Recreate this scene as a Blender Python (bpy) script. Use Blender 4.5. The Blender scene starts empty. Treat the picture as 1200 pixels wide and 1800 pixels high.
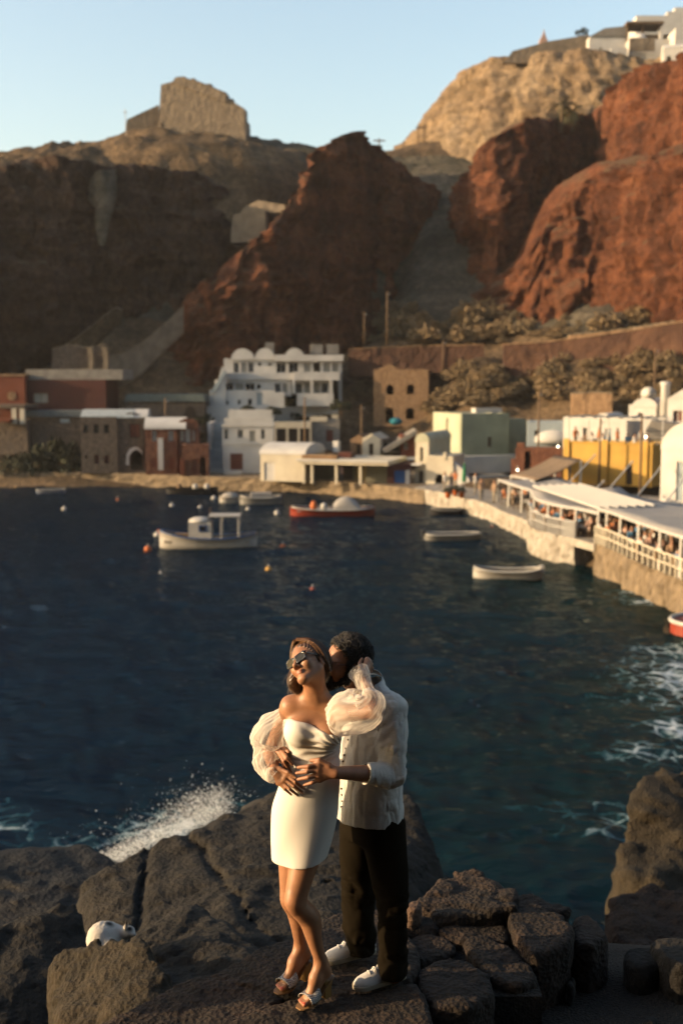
import bpy, bmesh, math, random
import numpy as np
from mathutils import Vector, Matrix

# ------------------------------------------------------------------ camera, sky, sun, exposure
scene = bpy.context.scene
COL = scene.collection
FPX, CX, CY, HORIZON, CAMH = 2000.0, 600.0, 900.0, 665.0, 11.0
PITCH = math.atan((CY - HORIZON) / FPX)

cam_data = bpy.data.cameras.new("camera")
cam = bpy.data.objects.new("camera", cam_data)
COL.objects.link(cam)
cam.location = (0, 0, CAMH)
cam.rotation_euler = (math.pi / 2 - PITCH, 0, 0)
cam_data.sensor_fit = 'VERTICAL'
cam_data.sensor_height = 36.0
cam_data.lens = 40.0
cam_data.clip_start = 0.1
cam_data.clip_end = 3000
cam_data.dof.use_dof = True
cam_data.dof.focus_distance = 5.35
cam_data.dof.aperture_fstop = 2.2
scene.camera = cam

SUN_AZ = math.radians(9.0)     # how far the sun stands behind a line square to the view, on the left
SUN_EL = math.radians(14.0)
SUN_DIR = Vector((-math.cos(SUN_AZ) * math.cos(SUN_EL), -math.sin(SUN_AZ) * math.cos(SUN_EL), math.sin(SUN_EL)))

world = bpy.data.worlds.new("World")
scene.world = world
world.use_nodes = True
wn, wl = world.node_tree.nodes, world.node_tree.links
bg = wn["Background"]
sky = wn.new("ShaderNodeTexSky")
sky.sky_type = 'NISHITA'
sky.sun_disc = False
sky.sun_elevation = SUN_EL
sky.sun_rotation = math.atan2(SUN_DIR.x, SUN_DIR.y)
sky.altitude = 0
sky.air_density = 1.15
sky.dust_density = 2.6
sky.ozone_density = 0.45
wl.new(sky.outputs[0], bg.inputs[0])
bg.inputs[1].default_value = 0.15

sun_data = bpy.data.lights.new("sun", 'SUN')
sun_data.energy = 5.0
sun_data.angle = math.radians(0.55)
sun_data.color = (1.0, 0.70, 0.40)
sun = bpy.data.objects.new("sun", sun_data)
COL.objects.link(sun)
sun.rotation_euler = (-SUN_DIR).to_track_quat('-Z', 'Y').to_euler()
sun.location = SUN_DIR * 200

scene.view_settings.view_transform = 'Standard'
scene.view_settings.look = 'None'
scene.view_settings.gamma = 1.0
scene.view_settings.exposure = 1.1
scene.view_settings.use_curve_mapping = False
scene.render.engine = 'CYCLES'
scene.cycles.use_denoising = True
scene.cycles.max_bounces = 6
scene.cycles.diffuse_bounces = 3
scene.cycles.glossy_bounces = 3
scene.cycles.transmission_bounces = 4
scene.cycles.transparent_max_bounces = 8
scene.cycles.caustics_reflective = False
scene.cycles.caustics_refractive = False

# ------------------------------------------------------------------ helpers
rnd = random.Random(7)
CT, ST = math.cos(PITCH), math.sin(PITCH)

def P(px, py, Y):
    """world point at depth Y that the photograph shows at pixel px, py"""
    u, v = (px - CX) / FPX, -(py - CY) / FPX
    dy, dz = CT + v * ST, v * CT - ST
    t = Y / dy
    return Vector((u * t, Y, CAMH + dz * t))

def PZ(px, py, z=0.0):
    """world point on the level z seen at pixel px, py"""
    u, v = (px - CX) / FPX, -(py - CY) / FPX
    dy, dz = CT + v * ST, v * CT - ST
    t = (z - CAMH) / dz
    return Vector((u * t, dy * t, z))

def A(*v):
    return np.array(v, dtype=np.float64)

# vectorised gradient-free value noise
_rs = np.random.RandomState(3)
_perm = _rs.permutation(256).astype(np.int64)
_perm = np.concatenate([_perm, _perm, _perm])
_val = _rs.rand(256) * 2 - 1

def vnoise(p):
    p = np.asarray(p, dtype=np.float64)
    i = np.floor(p).astype(np.int64)
    f = p - i
    f = f * f * f * (f * (f * 6 - 15) + 10)
    i &= 255
    x0, y0, z0 = i[..., 0], i[..., 1], i[..., 2]
    def h(a, b, c):
        return _val[_perm[_perm[_perm[a & 255] + (b & 255)] + (c & 255)]]
    x1, y1, z1 = x0 + 1, y0 + 1, z0 + 1
    fx, fy, fz = f[..., 0], f[..., 1], f[..., 2]
    a = h(x0, y0, z0) * (1 - fx) + h(x1, y0, z0) * fx
    b = h(x0, y1, z0) * (1 - fx) + h(x1, y1, z0) * fx
    c = h(x0, y0, z1) * (1 - fx) + h(x1, y0, z1) * fx
    d = h(x0, y1, z1) * (1 - fx) + h(x1, y1, z1) * fx
    return (a * (1 - fy) + b * fy) * (1 - fz) + (c * (1 - fy) + d * fy) * fz

def fbm(p, scale=1.0, octaves=4, seed=0.0, ridged=False):
    p = np.asarray(p, dtype=np.float64) * scale + np.array([seed * 17.3, seed * 5.1, seed * 9.7])
    out, amp, tot = 0.0, 1.0, 0.0
    for o in range(octaves):
        n = vnoise(p)
        if ridged:
            n = 1 - 2 * np.abs(n)
        out = out + amp * n
        tot += amp
        amp *= 0.5
        p = p * 2.03 + 11.7
    return out / tot

# ---- materials
MATS = {}
TONE = 0.47      # one scale for every base colour, set with the exposure
def tone(c): return tuple(x * TONE for x in c)

def mat(name, col, rough=0.85, var=0.18, vscale=3.0, bump=0.25, bscale=20.0, col2=None, metallic=0.0, spec=0.3, detail=6.0):
    """plain procedural surface: two noise-mixed tones and a fine relief"""
    if name in MATS:
        return MATS[name]
    col = tone(col); col2 = tone(col2) if col2 else None
    m = bpy.data.materials.new(name)
    m.use_nodes = True
    n, l = m.node_tree.nodes, m.node_tree.links
    b = n["Principled BSDF"]
    tc = n.new("ShaderNodeTexCoord")
    nz = n.new("ShaderNodeTexNoise")
    nz.inputs["Scale"].default_value = vscale
    nz.inputs["Detail"].default_value = detail
    l.new(tc.outputs["Object"], nz.inputs["Vector"])
    rp = n.new("ShaderNodeValToRGB")
    rp.color_ramp.elements[0].position = 0.32
    rp.color_ramp.elements[1].position = 0.68
    c2 = col2 if col2 else tuple(min(1, c * (1 + var)) for c in col)
    c1 = col if col2 else tuple(c * (1 - var) for c in col)
    rp.color_ramp.elements[0].color = (*c1, 1)
    rp.color_ramp.elements[1].color = (*c2, 1)
    l.new(nz.outputs["Fac"], rp.inputs[0])
    l.new(rp.outputs[0], b.inputs["Base Color"])
    b.inputs["Roughness"].default_value = rough
    b.inputs["Metallic"].default_value = metallic
    b.inputs["Specular IOR Level"].default_value = spec
    if bump:
        n2 = n.new("ShaderNodeTexNoise")
        n2.inputs["Scale"].default_value = bscale
        n2.inputs["Detail"].default_value = 5
        l.new(tc.outputs["Object"], n2.inputs["Vector"])
        bp = n.new("ShaderNodeBump")
        bp.inputs["Strength"].default_value = bump
        bp.inputs["Distance"].default_value = 0.4 / bscale
        l.new(n2.outputs["Fac"], bp.inputs["Height"])
        l.new(bp.outputs[0], b.inputs["Normal"])
    MATS[name] = m
    return m

# ---- mesh building
class MB:
    def __init__(self):
        self.v, self.f = [], []

    def poly(self, pts, faces):
        o = len(self.v)
        self.v += [tuple(p) for p in pts]
        self.f += [tuple(i + o for i in f) for f in faces]
        return self

    def box(self, x0, x1, y0, y1, z0, z1):
        return self.poly([(x0, y0, z0), (x1, y0, z0), (x1, y1, z0), (x0, y1, z0), (x0, y0, z1), (x1, y0, z1), (x1, y1, z1), (x0, y1, z1)],
                         [(0, 3, 2, 1), (4, 5, 6, 7), (0, 1, 5, 4), (1, 2, 6, 5), (2, 3, 7, 6), (3, 0, 4, 7)])

    def prism(self, pts, y0, y1):
        """outline in x, z (counter-clockwise seen from -y) pushed from y0 to y1"""
        n = len(pts)
        vs = [(p[0], y0, p[1]) for p in pts] + [(p[0], y1, p[1]) for p in pts]
        fs = [tuple(range(n)), tuple(range(2 * n - 1, n - 1, -1))]
        fs += [((i + 1) % n, i, n + i, n + (i + 1) % n) for i in range(n)]
        return self.poly(vs, fs)

    def prismx(self, pts, x0, x1):
        """outline in y, z pushed along x"""
        n = len(pts)
        vs = [(x0, p[0], p[1]) for p in pts] + [(x1, p[0], p[1]) for p in pts]
        fs = [tuple(range(n - 1, -1, -1)), tuple(range(n, 2 * n))]
        fs += [(i, (i + 1) % n, n + (i + 1) % n, n + i) for i in range(n)]
        return self.poly(vs, fs)

    def slab(self, pts, z0, z1):
        """plan outline (counter-clockwise from above) pushed from z0 to z1"""
        n = len(pts)
        vs = [(p[0], p[1], z0) for p in pts] + [(p[0], p[1], z1) for p in pts]
        fs = [tuple(range(n - 1, -1, -1)), tuple(range(n, 2 * n))]
        fs += [(i, (i + 1) % n, n + (i + 1) % n, n + i) for i in range(n)]
        return self.poly(vs, fs)

    def tube(self, pts, rad, n=8, caps=True):
        pts = [Vector(p) for p in pts]
        if not hasattr(rad, '__len__'):
            rad = [rad] * len(pts)
        o = len(self.v)
        up = Vector((0.13, 0.27, 1)).normalized()
        for i, p in enumerate(pts):
            d = (pts[min(i + 1, len(pts) - 1)] - pts[max(i - 1, 0)]).normalized()
            if abs(d.dot(up)) > 0.95:
                up = Vector((1, 0.2, 0.1)).normalized()
            s = d.cross(up).normalized()
            t = s.cross(d).normalized()
            for k in range(n):
                a = 2 * math.pi * k / n
                self.v.append(tuple(p + (s * math.cos(a) + t * math.sin(a)) * rad[i]))
        for i in range(len(pts) - 1):
            for k in range(n):
                a, b = o + i * n + k, o + i * n + (k + 1) % n
                self.f.append((b, a, a + n, b + n))
        if caps:
            self.f.append(tuple(o + k for k in range(n)))
            e = o + (len(pts) - 1) * n
            self.f.append(tuple(e + k for k in range(n - 1, -1, -1)))
        return self

    def lathe(self, prof, n=16, c=(0, 0, 0)):
        """profile of (radius, z) turned about the z axis"""
        o = len(self.v)
        for r, z in prof:
            for k in range(n):
                a = 2 * math.pi * k / n
                self.v.append((c[0] + r * math.cos(a), c[1] + r * math.sin(a), c[2] + z))
        for i in range(len(prof) - 1):
            for k in range(n):
                a, b = o + i * n + k, o + i * n + (k + 1) % n
                self.f.append((a, b, b + n, a + n))
        self.f.append(tuple(o + k for k in range(n - 1, -1, -1)))
        e = o + (len(prof) - 1) * n
        self.f.append(tuple(e + k for k in range(n)))
        return self

    def ball(self, c, r, n=12, m=8):
        if not hasattr(r, '__len__'):
            r = (r, r, r)
        prof = [(max(1e-3, math.sin(math.pi * i / m)), -math.cos(math.pi * i / m)) for i in range(m + 1)]
        k = len(self.v)
        self.lathe(prof, n)
        for i in range(k, len(self.v)):
            x, y, z = self.v[i]
            self.v[i] = (c[0] + x * r[0], c[1] + y * r[1], c[2] + z * r[2])
        return self

    def grid(self, V, closed_u=False, closed_v=False, flip=False):
        """V: array (nu, nv, 3)"""
        V = np.asarray(V)
        nu, nv = V.shape[:2]
        o = len(self.v)
        self.v += [tuple(p) for p in V.reshape(-1, 3)]
        for i in range(nu if closed_u else nu - 1):
            for j in range(nv if closed_v else nv - 1):
                a, b = o + i * nv + j, o + i * nv + (j + 1) % nv
                c, d = o + ((i + 1) % nu) * nv + (j + 1) % nv, o + ((i + 1) % nu) * nv + j
                self.f.append((a, b, c, d) if flip else (a, d, c, b))
        return self

    def mesh(self, name, smooth=False):
        me = bpy.data.meshes.new(name)
        me.from_pydata(self.v, [], self.f)
        me.validate()
        if smooth:
            me.polygons.foreach_set("use_smooth", [True] * len(me.polygons))
        me.update()
        return me

    def build(self, name, m, parent=None, smooth=False, loc=None):
        return link(name, self.mesh(name, smooth), m, parent, loc)

def np_mesh(name, V, F, smooth=True):
    """V (n,3) and F (m,4) or (m,3) arrays to a mesh, quickly"""
    me = bpy.data.meshes.new(name)
    V = np.ascontiguousarray(V, dtype=np.float32)
    F = np.ascontiguousarray(F, dtype=np.int32)
    k = F.shape[1]
    me.vertices.add(len(V))
    me.vertices.foreach_set("co", V.ravel())
    me.loops.add(F.size)
    me.loops.foreach_set("vertex_index", F.ravel())
    me.polygons.add(len(F))
    me.polygons.foreach_set("loop_start", np.arange(0, F.size, k, dtype=np.int32))
    me.polygons.foreach_set("use_smooth", np.full(len(F), smooth))
    me.update(calc_edges=True)
    me.validate()
    return me

def link(name, me, m=None, parent=None, loc=None):
    o = bpy.data.objects.new(name, me)
    if m is not None and len(me.materials) == 0:
        me.materials.append(m)
    COL.objects.link(o)
    if parent is not None:
        o.parent = parent
    if loc is not None:
        o.location = loc
    return o

def tag(o, label=None, cat=None, group=None, kind=None):
    if label: o["label"] = label
    if cat: o["category"] = cat
    if group: o["group"] = group
    if kind: o["kind"] = kind
    return o

def thing(name, label, cat, loc=(0, 0, 0), rz=0.0, group=None):
    o = bpy.data.objects.new(name, None)
    COL.objects.link(o)
    o.empty_display_size = 0.2
    o.location = loc
    o.rotation_euler = (0, 0, rz)
    return tag(o, label, cat, group)

def copy_tree(o, parent=None):
    c = o.copy()
    COL.objects.link(c)
    c.parent = parent
    for ch in list(o.children):
        copy_tree(ch, c)
    return c

def grid_faces(nu, nv, closed_v=False):
    i, j = np.meshgrid(np.arange(nu - 1), np.arange(nv if closed_v else nv - 1), indexing='ij')
    a = i * nv + j
    b = i * nv + (j + 1) % nv
    c = (i + 1) * nv + (j + 1) % nv
    d = (i + 1) * nv + j
    return np.stack([a, d, c, b], -1).reshape(-1, 4)

def spline(pts, n):
    """Catmull-Rom through the rows of pts, n samples"""
    pts = np.asarray(pts, dtype=np.float64)
    k = len(pts)
    d = np.r_[0, np.cumsum(np.linalg.norm(np.diff(pts[:, :2], axis=0), axis=1) + 1e-6)]
    t = np.linspace(0, d[-1], n)
    out = np.zeros((n, pts.shape[1]))
    idx = np.clip(np.searchsorted(d, t, side='right') - 1, 0, k - 2)
    u = ((t - d[idx]) / (d[idx + 1] - d[idx]))[:, None]
    p1, p2 = pts[idx], pts[idx + 1]
    h = (d[idx + 1] - d[idx])[:, None]
    def tang(i):
        a, b = np.clip(i - 1, 0, k - 1), np.clip(i + 1, 0, k - 1)
        return (pts[b] - pts[a]) / np.maximum(d[b] - d[a], 1e-6)[:, None]
    m1, m2 = tang(idx) * h, tang(idx + 1) * h
    return (2 * u**3 - 3 * u**2 + 1) * p1 + (u**3 - 2 * u**2 + u) * m1 + (-2 * u**3 + 3 * u**2) * p2 + (u**3 - u**2) * m2

# ------------------------------------------------------------------ solid fields turned into one continuous surface
def surface_nets(D, lo, h):
    S = D < 0
    nx, ny, nz = D.shape
    c = np.zeros((nx - 1, ny - 1, nz - 1), np.int8)
    for a in (0, 1):
        for b in (0, 1):
            for e in (0, 1):
                c += S[a:nx - 1 + a, b:ny - 1 + b, e:nz - 1 + e]
    act = (c > 0) & (c < 8)
    cells = np.argwhere(act)
    idx = np.full(act.shape, -1, np.int64)
    idx[act] = np.arange(len(cells))
    pos = np.zeros((len(cells), 3)); cnt = np.zeros(len(cells))
    cor = [(0, 0, 0), (1, 0, 0), (0, 1, 0), (1, 1, 0), (0, 0, 1), (1, 0, 1), (0, 1, 1), (1, 1, 1)]
    val = [D[cells[:, 0] + a, cells[:, 1] + b, cells[:, 2] + e] for a, b, e in cor]
    for i in range(8):
        for j in range(i + 1, 8):
            df = np.array(cor[j]) - np.array(cor[i])
            if np.abs(df).sum() != 1: continue
            di, dj = val[i], val[j]
            m = (di < 0) != (dj < 0)
            t = di[m] / (di[m] - dj[m])
            pos[m] += np.array(cor[i]) + t[:, None] * df
            cnt[m] += 1
    V = (cells + pos / cnt[:, None]) * h + lo
    F = []
    for ax in range(3):
        a = [slice(None)] * 3; b = [slice(None)] * 3
        a[ax] = slice(0, -1); b[ax] = slice(1, None)
        s0, s1 = S[tuple(a)], S[tuple(b)]
        e = np.argwhere(s0 != s1)
        o1, o2 = (ax + 1) % 3, (ax + 2) % 3
        e = e[(e[:, o1] > 0) & (e[:, o2] > 0) & (e[:, o1] < D.shape[o1] - 1) & (e[:, o2] < D.shape[o2] - 1)]
        q = []
        for d1, d2 in ((-1, -1), (0, -1), (0, 0), (-1, 0)):
            k = e.copy(); k[:, o1] += d1; k[:, o2] += d2
            q.append(idx[k[:, 0], k[:, 1], k[:, 2]])
        q = np.stack(q, -1)
        fl = s0[e[:, 0], e[:, 1], e[:, 2]]
        q[~fl] = q[~fl][:, ::-1]
        F.append(q)
    F = np.concatenate(F)
    return V, F[(F >= 0).all(1)]

class Field:
    """signed distance grid; shapes blend into it smoothly"""
    def __init__(self, lo, hi, h):
        self.lo, self.h = np.array(lo, float), h
        self.n = np.ceil((np.array(hi) - self.lo) / h).astype(int) + 1
        self.D = np.full(self.n, 1.0, np.float32)

    def sub(self, lo, hi, pad):
        a = np.clip(np.floor((np.array(lo) - pad - self.lo) / self.h).astype(int), 0, self.n)
        b = np.clip(np.ceil((np.array(hi) + pad - self.lo) / self.h).astype(int) + 1, 0, self.n)
        sl = tuple(slice(x, y) for x, y in zip(a, b))
        ax = [self.lo[i] + self.h * np.arange(a[i], b[i]) for i in range(3)]
        G = np.stack(np.meshgrid(*ax, indexing='ij'), -1).astype(np.float32) if min(b - a) > 0 else None
        return sl, G

    def put(self, prim, k=0.01, cut=False):
        lo, hi, fn = prim
        sl, G = self.sub(lo, hi, k + 3 * self.h)
        if G is None: return self
        d = fn(G).astype(np.float32)
        a = self.D[sl]
        if cut:
            d = -d
            hh = np.maximum(k - np.abs(a - d), 0) / max(k, 1e-9)
            self.D[sl] = np.maximum(a, d) + hh * hh * k * 0.25
        else:
            hh = np.maximum(k - np.abs(a - d), 0) / max(k, 1e-9)
            self.D[sl] = np.minimum(a, d) - hh * hh * k * 0.25
        return self

    def keep(self, fn, k=0.0):
        ax = [self.lo[i] + self.h * np.arange(self.n[i]) for i in range(3)]
        G = np.stack(np.meshgrid(*ax, indexing='ij'), -1)
        self.D = np.maximum(self.D, fn(G).astype(np.float32))
        return self

    def near(self, width, fn):
        """add fn(points) to the field close to its surface only"""
        m = np.abs(self.D) < width
        pts = np.argwhere(m) * self.h + self.lo
        self.D[m] += fn(pts).astype(np.float32)
        return self

    def surf(self):
        return surface_nets(self.D, self.lo, self.h)

def v3(p): return np.array(tuple(p), np.float32)

def rc(a, b, ra, rb=None):
    """tapered round bar"""
    a, b = v3(a), v3(b); rb = ra if rb is None else rb
    r = max(ra, rb)
    def fn(G):
        ab = b - a
        t = np.clip(((G - a) @ ab) / (ab @ ab + 1e-12), 0, 1)
        return np.linalg.norm(G - a - t[..., None] * ab, axis=-1) - (ra + (rb - ra) * t)
    return np.minimum(a, b) - r, np.maximum(a, b) + r, fn

def ell(c, r, R=None):
    """ellipsoid with half axes r along the columns of R"""
    c, r = v3(c), np.array(r, float)
    R = np.eye(3) if R is None else np.array(R, float)
    ext = np.sqrt(((R * r[None, :]) ** 2).sum(1))
    def fn(G):
        q = (G - c) @ R
        k0 = np.linalg.norm(q / r, axis=-1)
        k1 = np.linalg.norm(q / (r * r), axis=-1)
        return k0 * (k0 - 1) / np.maximum(k1, 1e-9)
    return c - ext, c + ext, fn

def rbox(c, r, R=None, rd=0.01):
    c, r = v3(c), np.array(r, float)
    R = np.eye(3) if R is None else np.array(R, float)
    ext = (np.abs(R) * r[None, :]).sum(1)
    def fn(G):
        q = np.abs((G - c) @ R) - (r - rd)
        return np.linalg.norm(np.maximum(q, 0), axis=-1) + np.minimum(q.max(-1), 0) - rd
    return c - ext, c + ext, fn

def loft(rows, pw=2.0, cap=0.02):
    """stack of rounded sections: rows of (x, y, z, half width, half depth, yaw), z rising"""
    R = np.array(rows, float)
    R = R[np.argsort(R[:, 2])]
    z = R[:, 2]
    zz = np.linspace(z[0], z[-1], 120)
    def sm(col):
        # smooth monotone-ish interpolation
        y = R[:, col]
        m = np.gradient(y, z) if len(z) > 2 else np.full(len(z), (y[-1] - y[0]) / (z[-1] - z[0]))
        i = np.clip(np.searchsorted(z, zz, side='right') - 1, 0, len(z) - 2)
        hh = z[i + 1] - z[i]; t = (zz - z[i]) / hh
        return (2*t**3-3*t**2+1)*y[i] + (t**3-2*t**2+t)*hh*m[i] + (-2*t**3+3*t**2)*y[i+1] + (t**3-t**2)*hh*m[i+1]
    cx, cy, ha, hb, yw = sm(0), sm(1), sm(3), sm(4), sm(5)
    rr = np.maximum(ha, hb)
    lo = np.array([(cx - rr).min(), (cy - rr).min(), z[0]]); hi = np.array([(cx + rr).max(), (cy + rr).max(), z[-1]])
    def fn(G):
        gz = G[..., 2]
        x, y = G[..., 0] - np.interp(gz, zz, cx), G[..., 1] - np.interp(gz, zz, cy)
        w = np.interp(gz, zz, yw); a, b = np.interp(gz, zz, ha), np.interp(gz, zz, hb)
        u, v = x * np.cos(w) + y * np.sin(w), -x * np.sin(w) + y * np.cos(w)
        k0 = (np.abs(u / a) ** pw + np.abs(v / b) ** pw) ** (1 / pw)
        k1 = np.sqrt((u / (a * a)) ** 2 + (v / (b * b)) ** 2)
        d = np.where(k0 > 0.3, k0 * (k0 - 1) / np.maximum(k1, 1e-9), -np.minimum(a, b) * 0.7)
        e = np.maximum(z[0] - gz, gz - z[-1])
        return np.maximum(d, e) + np.where((d > -cap) & (e > -cap), np.sqrt(np.maximum(d + cap, 0) ** 2 + np.maximum(e + cap, 0) ** 2) - cap - np.maximum(d, e), 0)
    return lo, hi, fn

def hull_planes(pts):
    bm = bmesh.new()
    for p in pts: bm.verts.new(tuple(p))
    r = bmesh.ops.convex_hull(bm, input=bm.verts)
    bm.normal_update()
    N, O = [], []
    for f in bm.faces:
        n = np.array(f.normal)
        if f.calc_area() < 1e-6: continue
        o = np.array(f.calc_center_median())
        if any(abs(n @ m - 1) < 0.004 and abs((o - q) @ n) < 0.02 for m, q in zip(N, O)): continue
        N.append(n); O.append(o)
    c = np.mean([tuple(p) for p in pts], axis=0)
    N, O = np.array(N), np.array(O)
    fl = ((c - O) * N).sum(1) > 0
    N[fl] *= -1
    bm.free()
    return N, O

def rock_field(pts, h, rnd_k=0.06, amp=0.05, scale=2.0, seed=0, fine=0.012, cracks=()):
    pts = [v3(p) for p in pts]
    lo, hi = np.min(pts, 0) - 0.15 - amp, np.max(pts, 0) + 0.15 + amp
    N, O = hull_planes(pts)
    F = Field(lo, hi, h)
    ax = [F.lo[i] + h * np.arange(F.n[i]) for i in range(3)]
    G = np.stack(np.meshgrid(*ax, indexing='ij'), -1).astype(np.float32)
    d = np.full(F.n, -9.0, np.float32)
    for n, o in zip(N, O):
        e = (G @ n.astype(np.float32)) - np.float32(n @ o)
        hh = np.maximum(rnd_k - np.abs(d - e), 0) / rnd_k
        d = np.maximum(d, e) + hh * hh * rnd_k * 0.25
    F.D = d
    def rough(p):
        w = p + 0.25 / scale * np.stack([vnoise(p * scale + 3), vnoise(p * scale + 31), vnoise(p * scale + 57)], -1)
        ch = fbm(w * np.array([1.0, 1.0, 1.25]), scale * 0.9, 2, seed + 8) * 3.2
        fl = np.floor(ch); st = (fl + np.clip((ch - fl - 0.5) * 5 + 0.5, 0, 1)) / 3.2      # broken, stepped faces
        a = amp * (0.45 * fbm(w, scale * 0.55, 2, seed) + 0.75 * st + 0.35 * fbm(w, scale * 1.9, 3, seed + 3, ridged=True)) + fine * fbm(p, scale * 7, 3, seed + 5)
        for o, n, wd, dp in cracks:
            q = np.abs((p - v3(o)) @ v3(n) + 0.035 * vnoise(p * 2.7) + 0.015 * vnoise(p * 9))
            a = a + dp * np.exp(-(q / wd) ** 2)
        return a
    F.near(amp * 1.3 + 2.5 * h, rough)
    return F

# ------------------------------------------------------------------ land and sea
def rock_mat(name, tones, scale=0.25, streak=0.35, rough=0.95, bump=1.0, fine=1.5, dust=None):
    """layered, streaked rock: three tones by noise, stretched along z, plus coarse and fine relief"""
    tones = [tone(t) for t in tones]
    m = bpy.data.materials.new(name)
    m.use_nodes = True
    n, l = m.node_tree.nodes, m.node_tree.links
    b = n["Principled BSDF"]
    b.inputs["Roughness"].default_value = rough
    b.inputs["Specular IOR Level"].default_value = 0.15
    tc = n.new("ShaderNodeTexCoord")
    mp = n.new("ShaderNodeMapping")
    mp.inputs["Scale"].default_value = (1, 1, streak)
    l.new(tc.outputs["Object"], mp.inputs["Vector"])
    n1 = n.new("ShaderNodeTexNoise"); n1.inputs["Scale"].default_value = scale; n1.inputs["Detail"].default_value = 9; n1.inputs["Roughness"].default_value = 0.62
    l.new(mp.outputs[0], n1.inputs["Vector"])
    rp = n.new("ShaderNodeValToRGB")
    e = rp.color_ramp.elements
    e[0].position, e[1].position = 0.30, 0.72
    e[0].color, e[1].color = (*tones[0], 1), (*tones[-1], 1)
    for k, t in enumerate(tones[1:-1]):
        x = e.new(0.30 + 0.42 * (k + 1) / (len(tones) - 1)); x.color = (*t, 1)
    l.new(n1.outputs["Fac"], rp.inputs[0])
    n2 = n.new("ShaderNodeTexNoise"); n2.inputs["Scale"].default_value = fine; n2.inputs["Detail"].default_value = 8; n2.inputs["Roughness"].default_value = 0.7
    l.new(tc.outputs["Object"], n2.inputs["Vector"])
    vo = n.new("ShaderNodeTexVoronoi"); vo.inputs["Scale"].default_value = fine * 0.8
    l.new(tc.outputs["Object"], vo.inputs["Vector"])
    mx = n.new("ShaderNodeMix"); mx.data_type = 'RGBA'; mx.blend_type = 'MULTIPLY'
    mx.inputs["Factor"].default_value = 0.75
    l.new(rp.outputs[0], mx.inputs["A"])
    r2 = n.new("ShaderNodeValToRGB")
    r2.color_ramp.elements[0].position, r2.color_ramp.elements[1].position = 0.33, 0.62
    r2.color_ramp.elements[0].color, r2.color_ramp.elements[1].color = (0.36, 0.34, 0.32, 1), (1.25, 1.2, 1.16, 1)
    l.new(n2.outputs["Fac"], r2.inputs[0])
    # beds of ash and cinder: faint uneven layers
    mp3 = n.new("ShaderNodeMapping"); mp3.inputs["Scale"].default_value = (0.05, 0.05, 0.55); mp3.inputs["Rotation"].default_value = (0.10, 0.06, 0); l.new(tc.outputs["Object"], mp3.inputs["Vector"])
    n4 = n.new("ShaderNodeTexNoise"); n4.inputs["Scale"].default_value = 1.0; n4.inputs["Detail"].default_value = 7; n4.inputs["Distortion"].default_value = 0.5; l.new(mp3.outputs[0], n4.inputs["Vector"])
    r4 = n.new("ShaderNodeValToRGB"); r4.color_ramp.elements[0].position, r4.color_ramp.elements[1].position = 0.40, 0.60
    r4.color_ramp.elements[0].color, r4.color_ramp.elements[1].color = (0.62, 0.60, 0.60, 1), (1.2, 1.17, 1.12, 1); l.new(n4.outputs["Fac"], r4.inputs[0])
    m4 = n.new("ShaderNodeMix"); m4.data_type = 'RGBA'; m4.blend_type = 'MULTIPLY'; m4.inputs["Factor"].default_value = 0.8
    l.new(r2.outputs[0], m4.inputs["A"]); l.new(r4.outputs[0], m4.inputs["B"]); l.new(m4.outputs["Result"], mx.inputs["B"])
    if dust:      # dry earth and scrub that has settled on ledges
        ge = n.new("ShaderNodeNewGeometry"); sx = n.new("ShaderNodeSeparateXYZ"); l.new(ge.outputs["Normal"], sx.inputs[0])
        dn = n.new("ShaderNodeTexNoise"); dn.inputs["Scale"].default_value = 0.5; dn.inputs["Detail"].default_value = 8; l.new(tc.outputs["Object"], dn.inputs["Vector"])
        sm = n.new("ShaderNodeMath"); sm.operation = 'MULTIPLY_ADD'; sm.inputs[1].default_value = 0.9; l.new(dn.outputs["Fac"], sm.inputs[0]); l.new(sx.outputs["Z"], sm.inputs[2])
        dr = n.new("ShaderNodeMapRange"); dr.inputs["From Min"].default_value = 1.12; dr.inputs["From Max"].default_value = 1.42; l.new(sm.outputs[0], dr.inputs["Value"])
        dm = n.new("ShaderNodeMix"); dm.data_type = 'RGBA'; dm.inputs["B"].default_value = (*tone(dust), 1)
        l.new(dr.outputs[0], dm.inputs["Factor"]); l.new(mx.outputs["Result"], dm.inputs["A"]); l.new(dm.outputs["Result"], b.inputs["Base Color"])
    else:
        l.new(mx.outputs["Result"], b.inputs["Base Color"])
    ad = n.new("ShaderNodeMath"); ad.operation = 'ADD'
    l.new(n2.outputs["Fac"], ad.inputs[0])
    ml = n.new("ShaderNodeMath"); ml.operation = 'MULTIPLY'; ml.inputs[1].default_value = 0.5
    l.new(vo.outputs["Distance"], ml.inputs[0]); l.new(ml.outputs[0], ad.inputs[1])
    bp = n.new("ShaderNodeBump"); bp.inputs["Strength"].default_value = bump; bp.inputs["Distance"].default_value = 0.9 / fine
    l.new(ad.outputs[0], bp.inputs["Height"]); l.new(bp.outputs[0], b.inputs["Normal"])
    MATS[name] = m
    return m

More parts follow.
